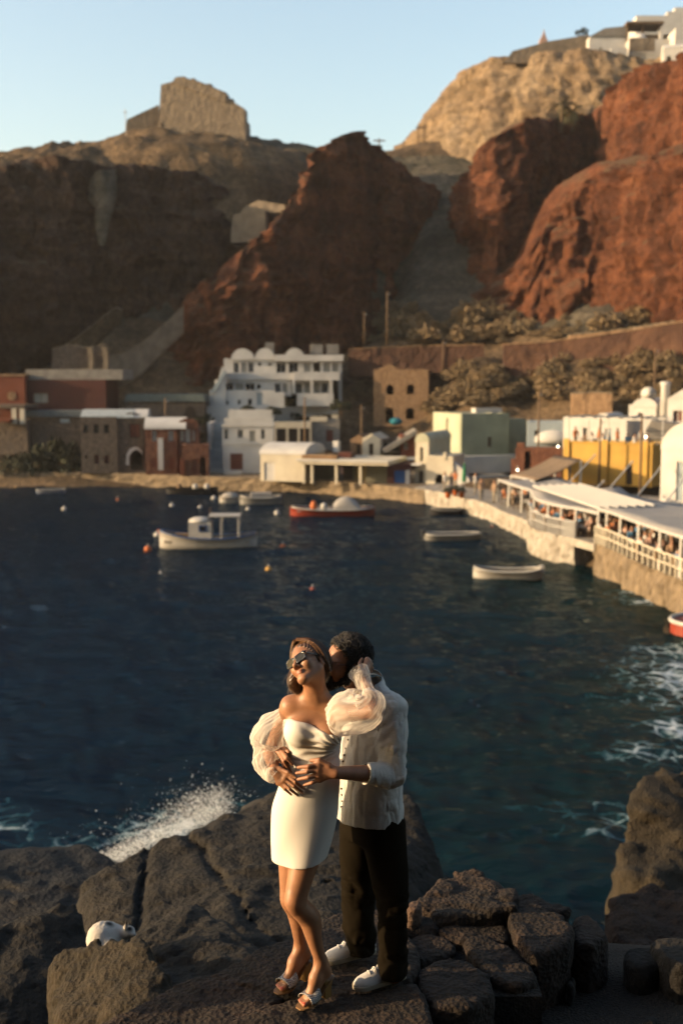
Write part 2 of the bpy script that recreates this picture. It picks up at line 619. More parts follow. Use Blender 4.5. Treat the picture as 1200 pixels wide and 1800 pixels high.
RED = rock_mat("red_cinder_rock", [(0.08, 0.034, 0.022), (0.17, 0.066, 0.035), (0.27, 0.108, 0.055), (0.22, 0.115, 0.07)], scale=0.2, dust=(0.17, 0.115, 0.07))
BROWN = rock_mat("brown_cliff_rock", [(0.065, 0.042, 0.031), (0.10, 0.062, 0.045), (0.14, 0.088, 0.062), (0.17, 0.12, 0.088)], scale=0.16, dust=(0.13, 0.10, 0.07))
TAN = rock_mat("tan_ash_rock", [(0.33, 0.24, 0.16), (0.46, 0.35, 0.23), (0.55, 0.44, 0.31)], scale=0.12, streak=0.7, fine=0.9)
DIRT = rock_mat("dry_hillside", [(0.10, 0.076, 0.048), (0.17, 0.125, 0.078), (0.27, 0.195, 0.12), (0.13, 0.10, 0.062)], scale=0.22, streak=1.0, fine=1.5)
SCREE = rock_mat("grey_green_scree", [(0.08, 0.08, 0.062), (0.13, 0.125, 0.095), (0.22, 0.195, 0.15), (0.11, 0.105, 0.08)], scale=0.2, streak=1.0, fine=1.2)

def cliff(name, ctrl, m, setback=5.0, seed=0, back=24.0, step=0.34, amp=(2.3, 1.7, 0.9), drop=6.0, topslope=-0.12, label=None):
    """a rock wall: a plan line with base and crest read from the photograph, leaning back, with a real top behind the crest"""
    rows = []
    for px, pt, pb, Y in ctrl:
        Bp, Tp = P(px, pb, Y), P(px, pt, Y + setback)
        rows.append((Bp.x, Bp.y, Bp.z - drop, Tp.x, Tp.y, Tp.z))
    rows = np.array(rows)
    L = np.linalg.norm(np.diff(rows[:, :2], axis=0), axis=1).sum()
    nu = int(L / step)
    R = spline(rows, nu)
    H = (R[:, 5] - R[:, 2]).max()
    nv = int(H / step)
    v = np.linspace(0, 1, nv)
    prof = v ** 1.7
    XY = R[:, None, :2] + (R[:, None, 3:5] - R[:, None, :2]) * prof[None, :, None]
    Z = R[:, None, 2] + (R[:, None, 5] - R[:, None, 2]) * (v ** 0.93)[None, :]
    face = np.concatenate([XY, Z[..., None]], -1)
    nb = int(back / (step * 2.2))
    w = np.linspace(0, 1, nb + 1)[1:]
    top = np.repeat(face[:, -1:, :], nb, 1).copy()
    top[..., 1] += w[None, :] * back
    top[..., 2] += (w[None, :] * back) * topslope - 1.2 * np.maximum(0, 0.15 - w)[None, :] / 0.15 * 0
    V = np.concatenate([face, top], 1)
    T = np.gradient(R[:, :2], axis=0)
    T /= np.linalg.norm(T, axis=1)[:, None] + 1e-9
    N = np.stack([T[:, 1], -T[:, 0]], -1)
    q = V.copy()
    q = q + 0.9 * np.stack([vnoise(q * 0.21 + seed), vnoise(q * 0.21 + 7 + seed), vnoise(q * 0.21 + 13)], -1)
    flute = q * np.array([1, 1, 0.28])
    d = amp[0] * fbm(q, 0.11, 3, seed) + amp[1] * fbm(flute, 0.36, 5, seed + 2, ridged=True) + 0.55 * amp[1] * fbm(flute * np.array([1, 1, 0.6]), 1.0, 4, seed + 12, ridged=True) + amp[2] * (fbm(q, 1.1, 4, seed + 4) + 0.5 * np.sign(vnoise(q * np.array([0.08, 0.08, 0.45]))) * vnoise(q * 0.5))
    fade = np.r_[np.ones(nv), np.linspace(1, 0.0, nb) ** 2]
    V[..., 0] += N[:, None, 0] * d * fade
    V[..., 1] += N[:, None, 1] * d * fade
    V[..., 2] += 0.9 * fbm(q, 0.25, 4, seed + 6) * np.r_[np.linspace(0, 1, nv) ** 3, np.ones(nb)]
    me = np_mesh(name, V.reshape(-1, 3), grid_faces(nu, nv + nb)[:, ::-1])
    return tag(link(name, me, m), label, None, None, "structure")

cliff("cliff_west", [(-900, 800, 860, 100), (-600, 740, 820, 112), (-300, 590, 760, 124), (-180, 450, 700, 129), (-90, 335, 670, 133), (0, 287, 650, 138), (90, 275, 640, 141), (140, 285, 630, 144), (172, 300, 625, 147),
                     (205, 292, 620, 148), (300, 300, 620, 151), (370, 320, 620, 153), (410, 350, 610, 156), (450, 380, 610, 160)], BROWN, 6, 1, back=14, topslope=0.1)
cliff("pale_gully", [(160, 318, 330, 148), (168, 304, 372, 145.6), (180, 300, 420, 144.6), (192, 302, 372, 145.6), (203, 300, 330, 148.5)], SCREE, 3.0, 21, back=4, amp=(0.3, 0.3, 0.3), drop=1.0)
cliff("buttress_middle", [(270, 610, 640, 152), (300, 575, 640, 146), (318, 555, 640, 142), (350, 505, 640, 140.5), (410, 450, 640, 141), (470, 388, 640, 143.5), (505, 352, 635, 146), (535, 292, 630, 149), (562, 252, 630, 151.5), (600, 236, 625, 156),
                          (640, 248, 620, 161), (690, 285, 610, 167), (740, 318, 600, 173), (785, 372, 590, 181), (812, 470, 580, 190)], RED, 4, 2, back=26, topslope=-0.25, amp=(2.8, 1.9, 0.7))
cliff("buttress_east", [(800, 420, 580, 170), (818, 345, 560, 163), (845, 290, 560, 158), (872, 240, 560, 156), (905, 215, 560, 158), (960, 207, 550, 164), (1020, 205, 540, 171), (1100, 190, 540, 181), (1200, 170, 540, 194)], RED, 4, 3, back=22, topslope=0.05, amp=(2.2, 1.7, 0.7))
cliff("cliff_east", [(800, 560, 600, 160), (835, 530, 590, 152), (880, 505, 585, 148), (925, 465, 585, 146), (960, 395, 585, 145), (1000, 345, 585, 143), (1045, 318, 585, 142), (1090, 300, 585, 138), (1150, 290, 575, 132), (1220, 270, 570, 125), (1350, 240, 560, 114), (1500, 200, 560, 100)],
      RED, 5, 4, back=9, topslope=0.3)
cliff("cliff_east_upper", [(1078, 330, 420, 168), (1086, 250, 400, 160), (1098, 150, 400, 152), (1125, 122, 400, 147), (1165, 112, 400, 142), (1210, 100, 400, 137), (1300, 80, 380, 128), (1450, 60, 380, 118)], RED, 3, 5, back=22, topslope=0.02)
cliff("pale_cliff", [(660, 300, 330, 232), (700, 268, 320, 215), (735, 232, 320, 203), (775, 175, 320, 196), (805, 140, 320, 192), (860, 108, 310, 188), (920, 98, 310, 185), (985, 95, 300, 182), (1050, 95, 300, 179), (1100, 98, 300, 178), (1160, 100, 300, 176), (1250, 90, 300, 170), (1400, 70, 300, 165)],
      TAN, 9, 6, back=30, amp=(2.2, 1.5, 0.5), topslope=0.12, step=0.55)

# unseen cliff by the coast path, added behind the camera to cut sky light
def cliff_behind():
    xs, zs = np.arange(-40, 70, 0.9), np.arange(2, 46, 0.9)
    X, Z = np.meshgrid(xs, zs, indexing='ij')
    Y = -4.5 - 0.16 * (Z - 2) - np.maximum(0, -X - 8) * 0.35 - np.maximum(0, X - 25) * 0.2
    q = np.stack([X, Y, Z], -1)
    Y = Y - 1.2 * fbm(q, 0.12, 3, 4) - 0.8 * fbm(q * np.array([1, 1, 0.4]), 0.4, 4, 6, ridged=True)
    tag(link("cliff_behind_path", np_mesh("cliff_behind_path", np.stack([X, Y, Z], -1).reshape(-1, 3), grid_faces(len(xs), len(zs))), BROWN), None, None, None, "structure")
cliff_behind()

# dry slope from the quay up to the cliffs and the saddle behind them
_cp = []
def _pt(px, Y, z): _cp.append((P(px, 700, Y).x, Y, z))
for px in (-300, -100, 100, 300, 500, 700): _pt(px, 118, 1.1); _pt(px, 123, 1.25)
for px, z in ((-300, 6), (0, 3.5), (200, 3.2), (400, 3.4), (600, 3.0), (720, 3.2)): _pt(px, 129, z)
for px, z in ((-300, 13), (0, 9), (200, 9), (400, 8.5), (600, 8), (760, 8.5)): _pt(px, 137, z)
for px, z in ((0, 16), (200, 16), (400, 14), (600, 13.5), (700, 14.5), (760, 16), (860, 17)): _pt(px, 146, z)
for px, z in ((440, 27), (560, 14), (650, 15.5), (700, 22), (740, 25), (780, 24)): _pt(px, 160, z)
for px, z in ((480, 36), (690, 23), (730, 30), (770, 32)): _pt(px, 168, z)
for px, z in ((520, 40), (760, 37), (805, 38), (1000, 37)): _pt(px, 177, z)
for px, z in ((300, 44), (500, 47), (600, 47.5), (700, 49), (850, 51), (1000, 55)): _pt(px, 197, z)
for px, z in ((200, 50), (500, 47), (760, 52), (1000, 58), (1300, 60)): _pt(px, 225, z)
_cp += [(13.5, 72, 1.3), (17, 60, 1.2), (22, 75, 1.6), (24, 88, 1.5), (11, 100, 1.3), (8, 112, 1.2), (19, 108, 1.4), (14, 121, 1.6), (20, 120, 2.4), (22, 104, 1.8), (24, 96, 1.8), (33, 98, 3), (28, 116, 4.2), (42, 110, 7), (22, 129, 7.5), (20, 137, 13.2), (41, 124, 14.5), (31, 131, 13.8), (30, 135, 17.5), (52, 112, 14), (62, 95, 20), (45, 60, 5), (60, 62, 10), (35, 75, 1.8), (28, 62, 2.0),
        (0, 105, -5), (-20, 105, -5), (-45, 105, -5), (8, 92, -4), (-10, 80, -6), (9, 75, -5), (11, 62, -5), (0, 60, -7), (-40, 80, -6), (-70, 95, -3), (14, 50, -5), (30, 45, -2), (-90, 120, 2)]
for px, Y, z in ((800, 134.5, 11.6), (885, 130.3, 12.2), (960, 128.7, 12.3), (1030, 126.7, 12.3), (1110, 124.2, 12.2), (1210, 120.6, 12.2)): _pt(px, Y, z)
_cp = np.array(_cp)
def _tps(r2): return 0.5 * r2 * np.log(r2 + 1e-9)
_D = _tps(((_cp[:, None, :2] - _cp[None, :, :2]) ** 2).sum(-1)) + np.eye(len(_cp)) * 3.0
_Q = np.c_[np.ones(len(_cp)), _cp[:, :2]]
_w = np.linalg.solve(np.block([[_D, _Q], [_Q.T, np.zeros((3, 3))]]), np.r_[_cp[:, 2], 0, 0, 0])
def ground_z(X, Y):
    X, Y = np.asarray(X, float), np.asarray(Y, float)
    q = np.stack([X, Y], -1)
    r2 = ((q[..., None, :] - _cp[:, :2]) ** 2).sum(-1)
    return _tps(r2) @ _w[:-3] + _w[-3] + _w[-2] * X + _w[-1] * Y
gx, gy = np.arange(-80, 86, 0.8), np.arange(46, 236, 0.8)
GX, GY = np.meshgrid(gx, gy, indexing='ij')
GZ = np.concatenate([ground_z(GX[i:i + 20], GY[i:i + 20]) for i in range(0, len(gx), 20)])
hill_amt = np.clip((GZ - 2.0) / 5.0, 0, 1)
GZ = GZ + hill_amt * (1.3 * fbm(np.stack([GX, GY, GX * 0], -1), 0.13, 4, 3) + 0.5 * fbm(np.stack([GX, GY, GX * 0], -1), 0.7, 3, 5))
_V = np.stack([GX, GY, GZ], -1)
_me = np_mesh("hillside", _V.reshape(-1, 3), grid_faces(len(gx), len(gy)))
_me.materials.append(DIRT); _me.materials.append(SCREE)
_f = np.zeros(len(_me.polygons), dtype=np.int32)
_cen = np.zeros(len(_f) * 3); _me.polygons.foreach_get("center", _cen); _cen = _cen.reshape(-1, 3)
_g = (_cen[:, 2] > 17.5 + 2.0 * vnoise(_cen * 0.3)) & (_cen[:, 2] < 47 + 2 * vnoise(_cen * 0.2 + 4))
_me.polygons.foreach_set("material_index", _g.astype(np.int32))
tag(link("hillside", _me), None, None, None, "structure")

# knoll under the castle
def knoll(name, c, rx, ry, z0, h, m, seed, n=90):
    u = np.linspace(-1, 1, n)
    U, W = np.meshgrid(u, u, indexing='ij')
    r = np.sqrt(U ** 2 + W ** 2)
    X, Y = c[0] + U * rx, c[1] + W * ry
    q = np.stack([X, Y, X * 0], -1)
    Z = z0 + h * np.clip(1 - r ** 1.35, -0.6, 1) - 45 * np.maximum(0, r - 0.75) ** 1.5 + 1.6 * fbm(q, 0.16, 4, seed) + 0.6 * fbm(q, 0.6, 3, seed + 2, ridged=True)
    return tag(link(name, np_mesh(name, np.stack([X, Y, Z], -1).reshape(-1, 3), grid_faces(n, n)), m), None, None, None, "structure")
knoll("castle_knoll", (P(330, 250, 176).x, 180), 26, 24, 40, 9.5, DIRT, 5)
knoll("castle_shoulder", (P(150, 250, 168).x, 172), 20, 16, 38, 7.0, DIRT, 9)
knoll("saddle", (P(470, 250, 180).x, 184), 22, 20, 40, 8.0, SCREE, 12)
knoll("west_ridge", (P(-20, 250, 160).x, 168), 24, 20, 34, 9.0, DIRT, 14)

# sea
def sea():
    Ys = [4.0]
    while Ys[-1] < 150: Ys.append(Ys[-1] * 1.0075 + 0.01)
    Ys = np.array(Ys)
    a = np.linspace(-0.62, 0.62, 420)
    Yg, Ag = np.meshgrid(Ys, a, indexing='ij')
    X = Ag * (Yg + 6.0)
    q = np.stack([X, Yg, X * 0], -1)
    wq = q + 0.9 * np.stack([vnoise(q * 0.35), vnoise(q * 0.35 + 9), X * 0], -1)
    ang = math.radians(14)
    rot = np.stack([wq[..., 0] * math.cos(ang) + wq[..., 1] * math.sin(ang), -wq[..., 0] * math.sin(ang) + wq[..., 1] * math.cos(ang), X * 0], -1)
    Z = 0.16 * fbm(rot * np.array([0.30, 0.62, 1]), 0.7, 2, 1) + 0.13 * fbm(rot * np.array([0.5, 1.1, 1]), 1.0, 3, 2, ridged=True) + 0.035 * fbm(q, 2.6, 2, 4)
    V = np.stack([X, Yg, Z], -1)
    me = np_mesh("water", V.reshape(-1, 3), grid_faces(len(Ys), len(a))[:, ::-1])
    # where the sea breaks white (churned water by the rocks) and where it is shallow
    foam = np.zeros_like(X); shal = np.zeros_like(X)
    for px, py, rx, ry, s in ((1225, 1200, 3.2, 5.0, 0.66), (1150, 1200, 2.6, 1.8, 0.46), (1195, 1145, 2.8, 2.0, 0.55), (1165, 1240, 2.2, 1.4, 0.5), (1110, 1230, 2.4, 1.2, 0.36), (1120, 1045, 2.4, 3.0, 0.45), (1060, 1020, 1.6, 2.2, 0.4), (1135, 1062, 1.5, 1.5, 0.6), (1000, 1435, 1.3, 0.6, 0.44), (1050, 1468, 1.2, 0.6, 0.46), (960, 1425, 1.4, 0.5, 0.36), (1085, 1440, 1.4, 1.2, 0.4),
                              (1130, 1330, 1.8, 1.6, 0.5), (1190, 1285, 1.4, 1.4, 0.7), (300, 1462, 1.8, 1.2, 0.6), (20, 1460, 1.3, 1.6, 0.42), (10, 1420, 1.0, 1.4, 0.34), (120, 1490, 2.0, 0.8, 0.40), (380, 1420, 1.2, 1.0, 0.4)):
        c = PZ(px, py)
        d2 = ((X - c.x) / rx) ** 2 + ((Yg - c.y) / ry) ** 2
        foam = np.maximum(foam, 0.84 * s * np.exp(-d2))
    for px, py, r, s in ((1100, 1050, 12, 1.0), (1000, 1350, 9, 0.8), (1180, 1230, 7, 1.0), (820, 1450, 7, 0.7), (930, 1100, 10, 0.6)):
        c = PZ(px, py)
        shal = np.maximum(shal, s * np.exp(-(((X - c.x) / r) ** 2 + ((Yg - c.y) / (r * 1.4)) ** 2)))
    for nm, arr in (("foam", foam), ("shallow", shal)):
        at = me.attributes.new(nm, 'FLOAT', 'POINT'); at.data.foreach_set("value", arr.ravel().astype(np.float32))
    m = bpy.data.materials.new("sea_water"); m.use_nodes = True
    n, l = m.node_tree.nodes, m.node_tree.links
    b = n["Principled BSDF"]
    b.inputs["Roughness"].default_value = 0.06
    b.inputs["IOR"].default_value = 1.33
    b.inputs["Specular IOR Level"].default_value = 0.13
    a1 = n.new("ShaderNodeAttribute"); a1.attribute_name = "foam"
    a2 = n.new("ShaderNodeAttribute"); a2.attribute_name = "shallow"
    c = n.new("ShaderNodeMix"); c.data_type = 'RGBA'
    c.inputs["A"].default_value = (0.0008, 0.0062, 0.0150, 1); c.inputs["B"].default_value = (0.0013, 0.0088, 0.0085, 1)
    l.new(a2.outputs["Fac"], c.inputs["Factor"])
    tc = n.new("ShaderNodeTexCoord")
    nz = n.new("ShaderNodeTexNoise"); nz.inputs["Scale"].default_value = 1.1; nz.inputs["Detail"].default_value = 11; nz.inputs["Roughness"].default_value = 0.68; nz.inputs["Distortion"].default_value = 0.6
    l.new(tc.outputs["Object"], nz.inputs["Vector"])
    s = n.new("ShaderNodeMath"); s.operation = 'ADD'; l.new(a1.outputs["Fac"], s.inputs[0]); l.new(nz.outputs["Fac"], s.inputs[1])
    ve = n.new("ShaderNodeTexVoronoi"); ve.feature = 'DISTANCE_TO_EDGE'; ve.inputs["Scale"].default_value = 1.5
    wv = n.new("ShaderNodeVectorMath"); wv.operation = 'MULTIPLY_ADD'; wv.inputs[1].default_value = (0.5, 0.5, 0.5); l.new(nz.outputs["Color"], wv.inputs[0]); l.new(tc.outputs["Object"], wv.inputs[2]); l.new(wv.outputs[0], ve.inputs["Vector"])
    le = n.new("ShaderNodeMapRange"); le.inputs["From Max"].default_value = 0.16; le.inputs["To Min"].default_value = 0.16; le.inputs["To Max"].default_value = -0.07; l.new(ve.outputs["Distance"], le.inputs["Value"])
    s0 = s; s = n.new("ShaderNodeMath"); s.operation = 'ADD'; l.new(s0.outputs[0], s.inputs[0]); l.new(le.outputs[0], s.inputs[1])
    mr = n.new("ShaderNodeMapRange"); mr.inputs["From Min"].default_value = 0.93; mr.inputs["From Max"].default_value = 1.28
    l.new(s.outputs[0], mr.inputs["Value"])
    # churned water is milky blue before it is white
    mr2 = n.new("ShaderNodeMapRange"); mr2.inputs["From Min"].default_value = 0.80; mr2.inputs["From Max"].default_value = 1.15; mr2.inputs["To Max"].default_value = 0.55
    l.new(s.outputs[0], mr2.inputs["Value"])
    c1 = n.new("ShaderNodeMix"); c1.data_type = 'RGBA'; l.new(mr2.outputs[0], c1.inputs["Factor"]); l.new(c.outputs["Result"], c1.inputs["A"]); c1.inputs["B"].default_value = (0.05, 0.17, 0.22, 1)
    c2 = n.new("ShaderNodeMix"); c2.data_type = 'RGBA'; l.new(mr.outputs[0], c2.inputs["Factor"]); l.new(c1.outputs["Result"], c2.inputs["A"]); c2.inputs["B"].default_value = (0.45, 0.48, 0.50, 1)
    rr = n.new("ShaderNodeMapRange"); rr.inputs["To Min"].default_value = 0.07; rr.inputs["To Max"].default_value = 0.8; l.new(mr.outputs[0], rr.inputs["Value"]);
    nb = n.new("ShaderNodeTexNoise"); nb.inputs["Scale"].default_value = 2.2; nb.inputs["Detail"].default_value = 8
    mpp = n.new("ShaderNodeMapping"); mpp.inputs["Scale"].default_value = (0.6, 1.2, 1); mpp.inputs["Rotation"].default_value = (0, 0, 0.25)
    l.new(tc.outputs["Object"], mpp.inputs["Vector"]); l.new(mpp.outputs[0], nb.inputs["Vector"])
    bp = n.new("ShaderNodeBump"); bp.inputs["Strength"].default_value = 0.8; bp.inputs["Distance"].default_value = 0.16
    l.new(nb.outputs["Fac"], bp.inputs["Height"])
    df = n.new("ShaderNodeBsdfDiffuse"); l.new(c2.outputs["Result"], df.inputs["Color"]); l.new(bp.outputs[0], df.inputs["Normal"])
    gl = n.new("ShaderNodeBsdfGlossy"); gl.inputs["Color"].default_value = (0.85, 0.95, 1.0, 1); l.new(rr.outputs[0], gl.inputs["Roughness"]); l.new(bp.outputs[0], gl.inputs["Normal"])
    fr = n.new("ShaderNodeFresnel"); fr.inputs["IOR"].default_value = 1.33; l.new(bp.outputs[0], fr.inputs["Normal"])
    fm = n.new("ShaderNodeMath"); fm.operation = 'MULTIPLY'; fm.inputs[1].default_value = 0.30; l.new(fr.outputs[0], fm.inputs[0])
    ms = n.new("ShaderNodeMixShader"); l.new(fm.outputs[0], ms.inputs[0]); l.new(df.outputs[0], ms.inputs[1]); l.new(gl.outputs[0], ms.inputs[2])
    l.new(ms.outputs[0], n["Material Output"].inputs[0]); n.remove(b)
    MATS["sea_water"] = m
    tag(link("water", me, m), None, None, None, "structure")
    # the open sea beyond the bay
    tag(MB().slab([(-390, -140), (390, -140), (390, 390), (-390, 390)], -9.0, -0.45).build("open_sea", mat("open_sea_water", (0.004, 0.02, 0.032), 0.12, bump=0.4, bscale=2.0)), None, None, None, "structure")
sea()

# the evening air over the bay
hz = MB().box(-400, 400, -150, 400, -10, 84).build("haze", None)
hm = bpy.data.materials.new("evening_haze"); hm.use_nodes = True
hm.node_tree.nodes.remove(hm.node_tree.nodes["Principled BSDF"])
hv = hm.node_tree.nodes.new("ShaderNodeVolumePrincipled")
hv.inputs["Color"].default_value = (0.95, 0.95, 0.96, 1); hv.inputs["Density"].default_value = 0.00012; hv.inputs["Anisotropy"].default_value = 0.2
hm.node_tree.links.new(hv.outputs[0], hm.node_tree.nodes["Material Output"].inputs["Volume"])
hz.data.materials.append(hm); tag(hz, "thin warm evening haze hanging over the whole bay", "haze", None, "stuff")
scene.cycles.volume_bounces = 0

# ------------------------------------------------------------------ quay and town
WHITE = mat("whitewash", (0.80, 0.785, 0.75), 0.85, 0.13, 0.55, 0.3, 6, detail=10)
CREAM = mat("cream_plaster", (0.80, 0.73, 0.58), 0.85, 0.14, 0.6, 0.2, 8)
PALEB = mat("pale_blue_plaster", (0.46, 0.55, 0.60), 0.85, 0.1, 0.8, 0.2, 8)
GREEN = mat("sage_green_plaster", (0.36, 0.40, 0.29), 0.85, 0.17, 0.6, 0.2, 8)
GREENL = mat("pale_green_plaster", (0.62, 0.63, 0.47), 0.85, 0.1, 0.9, 0.2, 8)
YELLOW = mat("ochre_yellow_plaster", (0.66, 0.40, 0.085), 0.85, 0.16, 0.6, 0.25, 6)
STONE = mat("grey_lava_masonry", (0.11, 0.085, 0.07), 0.9, 0.0, 2.6, 0.9, 3.5, col2=(0.22, 0.17, 0.13))
RSTONE = mat("red_lava_masonry", (0.15, 0.055, 0.035), 0.9, 0.0, 2.2, 0.9, 3.0, col2=(0.28, 0.12, 0.07))
WALLR = mat("weathered_red_wall", (0.075, 0.036, 0.025), 0.95, 0.0, 0.5, 1.0, 2.2, col2=(0.16, 0.082, 0.05))
OSTONE = mat("ochre_masonry", (0.24, 0.145, 0.08), 0.9, 0.0, 2.2, 0.9, 3.0, col2=(0.40, 0.26, 0.15))
FSTONE = mat("castle_masonry", (0.22, 0.175, 0.13), 0.9, 0.0, 0.9, 0.9, 1.6, col2=(0.36, 0.29, 0.21))
RUSTP = mat("rust_red_plaster", (0.22, 0.06, 0.03), 0.85, 0.15, 0.6, 0.2, 6)
DKRED = mat("dark_maroon_plaster", (0.10, 0.028, 0.022), 0.85, 0.15, 0.6, 0.2, 6)
WOOD = mat("weathered_wood", (0.20, 0.13, 0.075), 0.85, 0.25, 6, 0.3, 20)
DWOOD = mat("dark_wood", (0.055, 0.035, 0.022), 0.8, 0.25, 6, 0.3, 20)
BRDOOR = mat("brick_red_paint", (0.20, 0.06, 0.035), 0.7, 0.1, 5, 0.1)
BLUE = mat("blue_paint", (0.02, 0.13, 0.42), 0.6, 0.1, 5, 0.1)
GLASS = mat("dark_window_glass", (0.02, 0.025, 0.03), 0.12, 0.1, 5, 0.0, spec=0.5)
CURTAIN = mat("pale_curtain", (0.50, 0.47, 0.40), 0.9, 0.1, 9, 0.1)
METAL = mat("white_painted_metal", (0.70, 0.69, 0.66), 0.5, 0.05, 6, 0.05)
GREY = mat("grey_concrete", (0.32, 0.30, 0.27), 0.9, 0.2, 1.5, 0.4, 8)
QUAY = mat("quay_rubble", (0.17, 0.13, 0.085), 0.9, 0.0, 1.4, 1.0, 3.0, col2=(0.34, 0.26, 0.17))
SHUT = mat("olive_shutter", (0.20, 0.19, 0.13), 0.7, 0.1, 3, 0.2)
YSHUT = mat("yellow_shutter", (0.62, 0.50, 0.22), 0.7, 0.1, 3, 0.2)
CANVAS = mat("white_canvas", (0.46, 0.44, 0.41), 0.9, 0.08, 1.0, 0.3, 4)
REEDM = mat("brown_reed_roof", (0.26, 0.19, 0.13), 0.95, 0.25, 8, 0.8, 30)

class Bld:
    """a building laid out in photograph pixels at one depth: x, y are image coordinates, d is metres behind the front"""
    def __init__(self, name, label, cat, px, py, Y, rz=0.0, group=None, base=None):
        self.px, self.py = px, py
        p = base if base is not None else P(px, py, Y)
        self.s = (Y * CT + (CAMH - p.z) * ST) / FPX
        self.o = thing(name, label, cat, p, rz, group)

    def X(self, x): return (x - self.px) * self.s
    def Z(self, y): return (self.py - y) * self.s

    def box(self, name, m, x0, x1, yt, yb, d0, d1, parent=None):
        return MB().box(self.X(x0), self.X(x1), d0, d1, self.Z(yb), self.Z(yt)).build(name, m, parent or self.o)

    def shape(self, name, m, pts, d0, d1, parent=None):
        return MB().prism([(self.X(x), self.Z(y)) for x, y in pts], d0, d1).build(name, m, parent or self.o)

    def wall(self, name, m, x0, x1, yt, yb, opens=(), d0=0.0, t=0.4, parent=None):
        """a wall with real openings: (xa, xb, ytop, ybottom[, arch]) in pixels"""
        mb = MB()
        X0, X1, Z0, Z1 = self.X(x0), self.X(x1), self.Z(yb), self.Z(yt)
        ops = sorted((self.X(o[0]), self.X(o[1]), self.Z(o[3]), self.Z(o[2]), len(o) > 4 and o[4]) for o in opens)
        xs = sorted({X0, X1, *[o[0] for o in ops], *[o[1] for o in ops]})
        for a, b in zip(xs[:-1], xs[1:]):
            if b - a < 1e-4: continue
            mid = (a + b) / 2
            here = sorted([o for o in ops if o[0] - 1e-5 <= mid <= o[1] + 1e-5], key=lambda o: o[2])
            z = Z0
            for o in here:
                if o[2] > z + 1e-3: mb.box(a, b, d0, d0 + t, z, o[2])
                z = o[3]
                if o[4]:    # the two corners left by a round head
                    r = (o[1] - o[0]) / 2; cx = (o[0] + o[1]) / 2; cz = o[3] - r
                    arc = [(cx - r * math.cos(k * math.pi / 10), cz + r * math.sin(k * math.pi / 10)) for k in range(11)]
                    mb.prism([(o[0], o[3])] + arc[:6], d0, d0 + t) if False else None
                    L = arc[:6]; Rr = arc[5:]
                    mb.prism([*L, (o[0], o[3])], d0, d0 + t)
                    mb.prism([*Rr, (o[1], o[3])], d0, d0 + t)
            if Z1 > z + 1e-3: mb.box(a, b, d0, d0 + t, z, Z1)
        return mb.build(name, m, parent or self.o)

    def shell(self, m, x0, x1, yt, yb, d0, d1, t=0.4, roof=True, mroof=None, proof=0.25):
        """side walls, back wall and a flat roof behind a front wall of thickness t"""
        a, b, z0, z1 = self.X(x0), self.X(x1), self.Z(yb), self.Z(yt)
        MB().box(a, a + t, d0 + t, d1, z0, z1).build("side_wall", m, self.o)
        MB().box(b - t, b, d0 + t, d1, z0, z1).build("side_wall", m, self.o)
        MB().box(a + t, b - t, d1 - t, d1, z0, z1).build("back_wall", m, self.o)
        if roof:
            MB().box(a + t, b - t, d0 + t, d1 - t, z1 - 0.35, z1 - 0.1).build("roof", mroof or m, self.o)

    def window(self, x0, x1, yt, yb, d=0.22, glass=None, frame=None, bars=1):
        """frame and pane set inside an opening"""
        a, b, z0, z1 = self.X(x0), self.X(x1), self.Z(yb), self.Z(yt)
        f = MB()
        w = min(0.07, (b - a) * 0.12)
        f.box(a, a + w, d, d + 0.08, z0, z1).box(b - w, b, d, d + 0.08, z0, z1).box(a + w, b - w, d, d + 0.08, z1 - w, z1).box(a + w, b - w, d, d + 0.08, z0, z0 + w)
        for k in range(bars):
            x = a + (b - a) * (k + 1) / (bars + 1)
            f.box(x - w / 2, x + w / 2, d + 0.005, d + 0.075, z0 + w, z1 - w)
        o = f.build("window", frame or METAL, self.o)
        MB().box(a + w * 0.6, b - w * 0.6, d + 0.035, d + 0.05, z0 + w * 0.6, z1 - w * 0.6).build("pane", glass or GLASS, o)
        return o

    def door(self, x0, x1, yt, yb, m, d=0.15):
        a, b, z0, z1 = self.X(x0), self.X(x1), self.Z(yb), self.Z(yt)
        o = MB().box(a, b, d, d + 0.07, z0, z1).build("door", m, self.o)
        k = MB()
        n = 4
        for i in range(n):
            k.box(a + (b - a) * (i + 0.08) / n, a + (b - a) * (i + 0.92) / n, d - 0.02, d - 0.002, z0 + 0.05, z1 - 0.05)
        k.build("door_boards", m, o)
        return o

    def barrel(self, name, m, x0, x1, y_spring, y_top, d0, d1, parent=None, n=14):
        """a vault whose axis runs away from the viewer"""
        a, b, zs, zt = self.X(x0), self.X(x1), self.Z(y_spring), self.Z(y_top)
        cx, r = (a + b) / 2, (b - a) / 2
        pts = [(cx - r * math.cos(math.pi * k / n), zs + (zt - zs) * math.sin(math.pi * k / n)) for k in range(n + 1)]
        return MB().prism(pts[::-1], d0, d1).build(name, m, parent or self.o)

    def barrelx(self, name, m, x0, x1, z_spring, z_top, d0, d1, parent=None, n=14):
        """a vault whose axis runs along the facade"""
        c, r = (d0 + d1) / 2, (d1 - d0) / 2
        zs, zt = self.Z(z_spring), self.Z(z_top)
        pts = [(c - r * math.cos(math.pi * k / n), zs + (zt - zs) * math.sin(math.pi * k / n)) for k in range(n + 1)]
        return MB().prismx(pts[::-1], self.X(x0), self.X(x1)).build(name, m, parent or self.o)

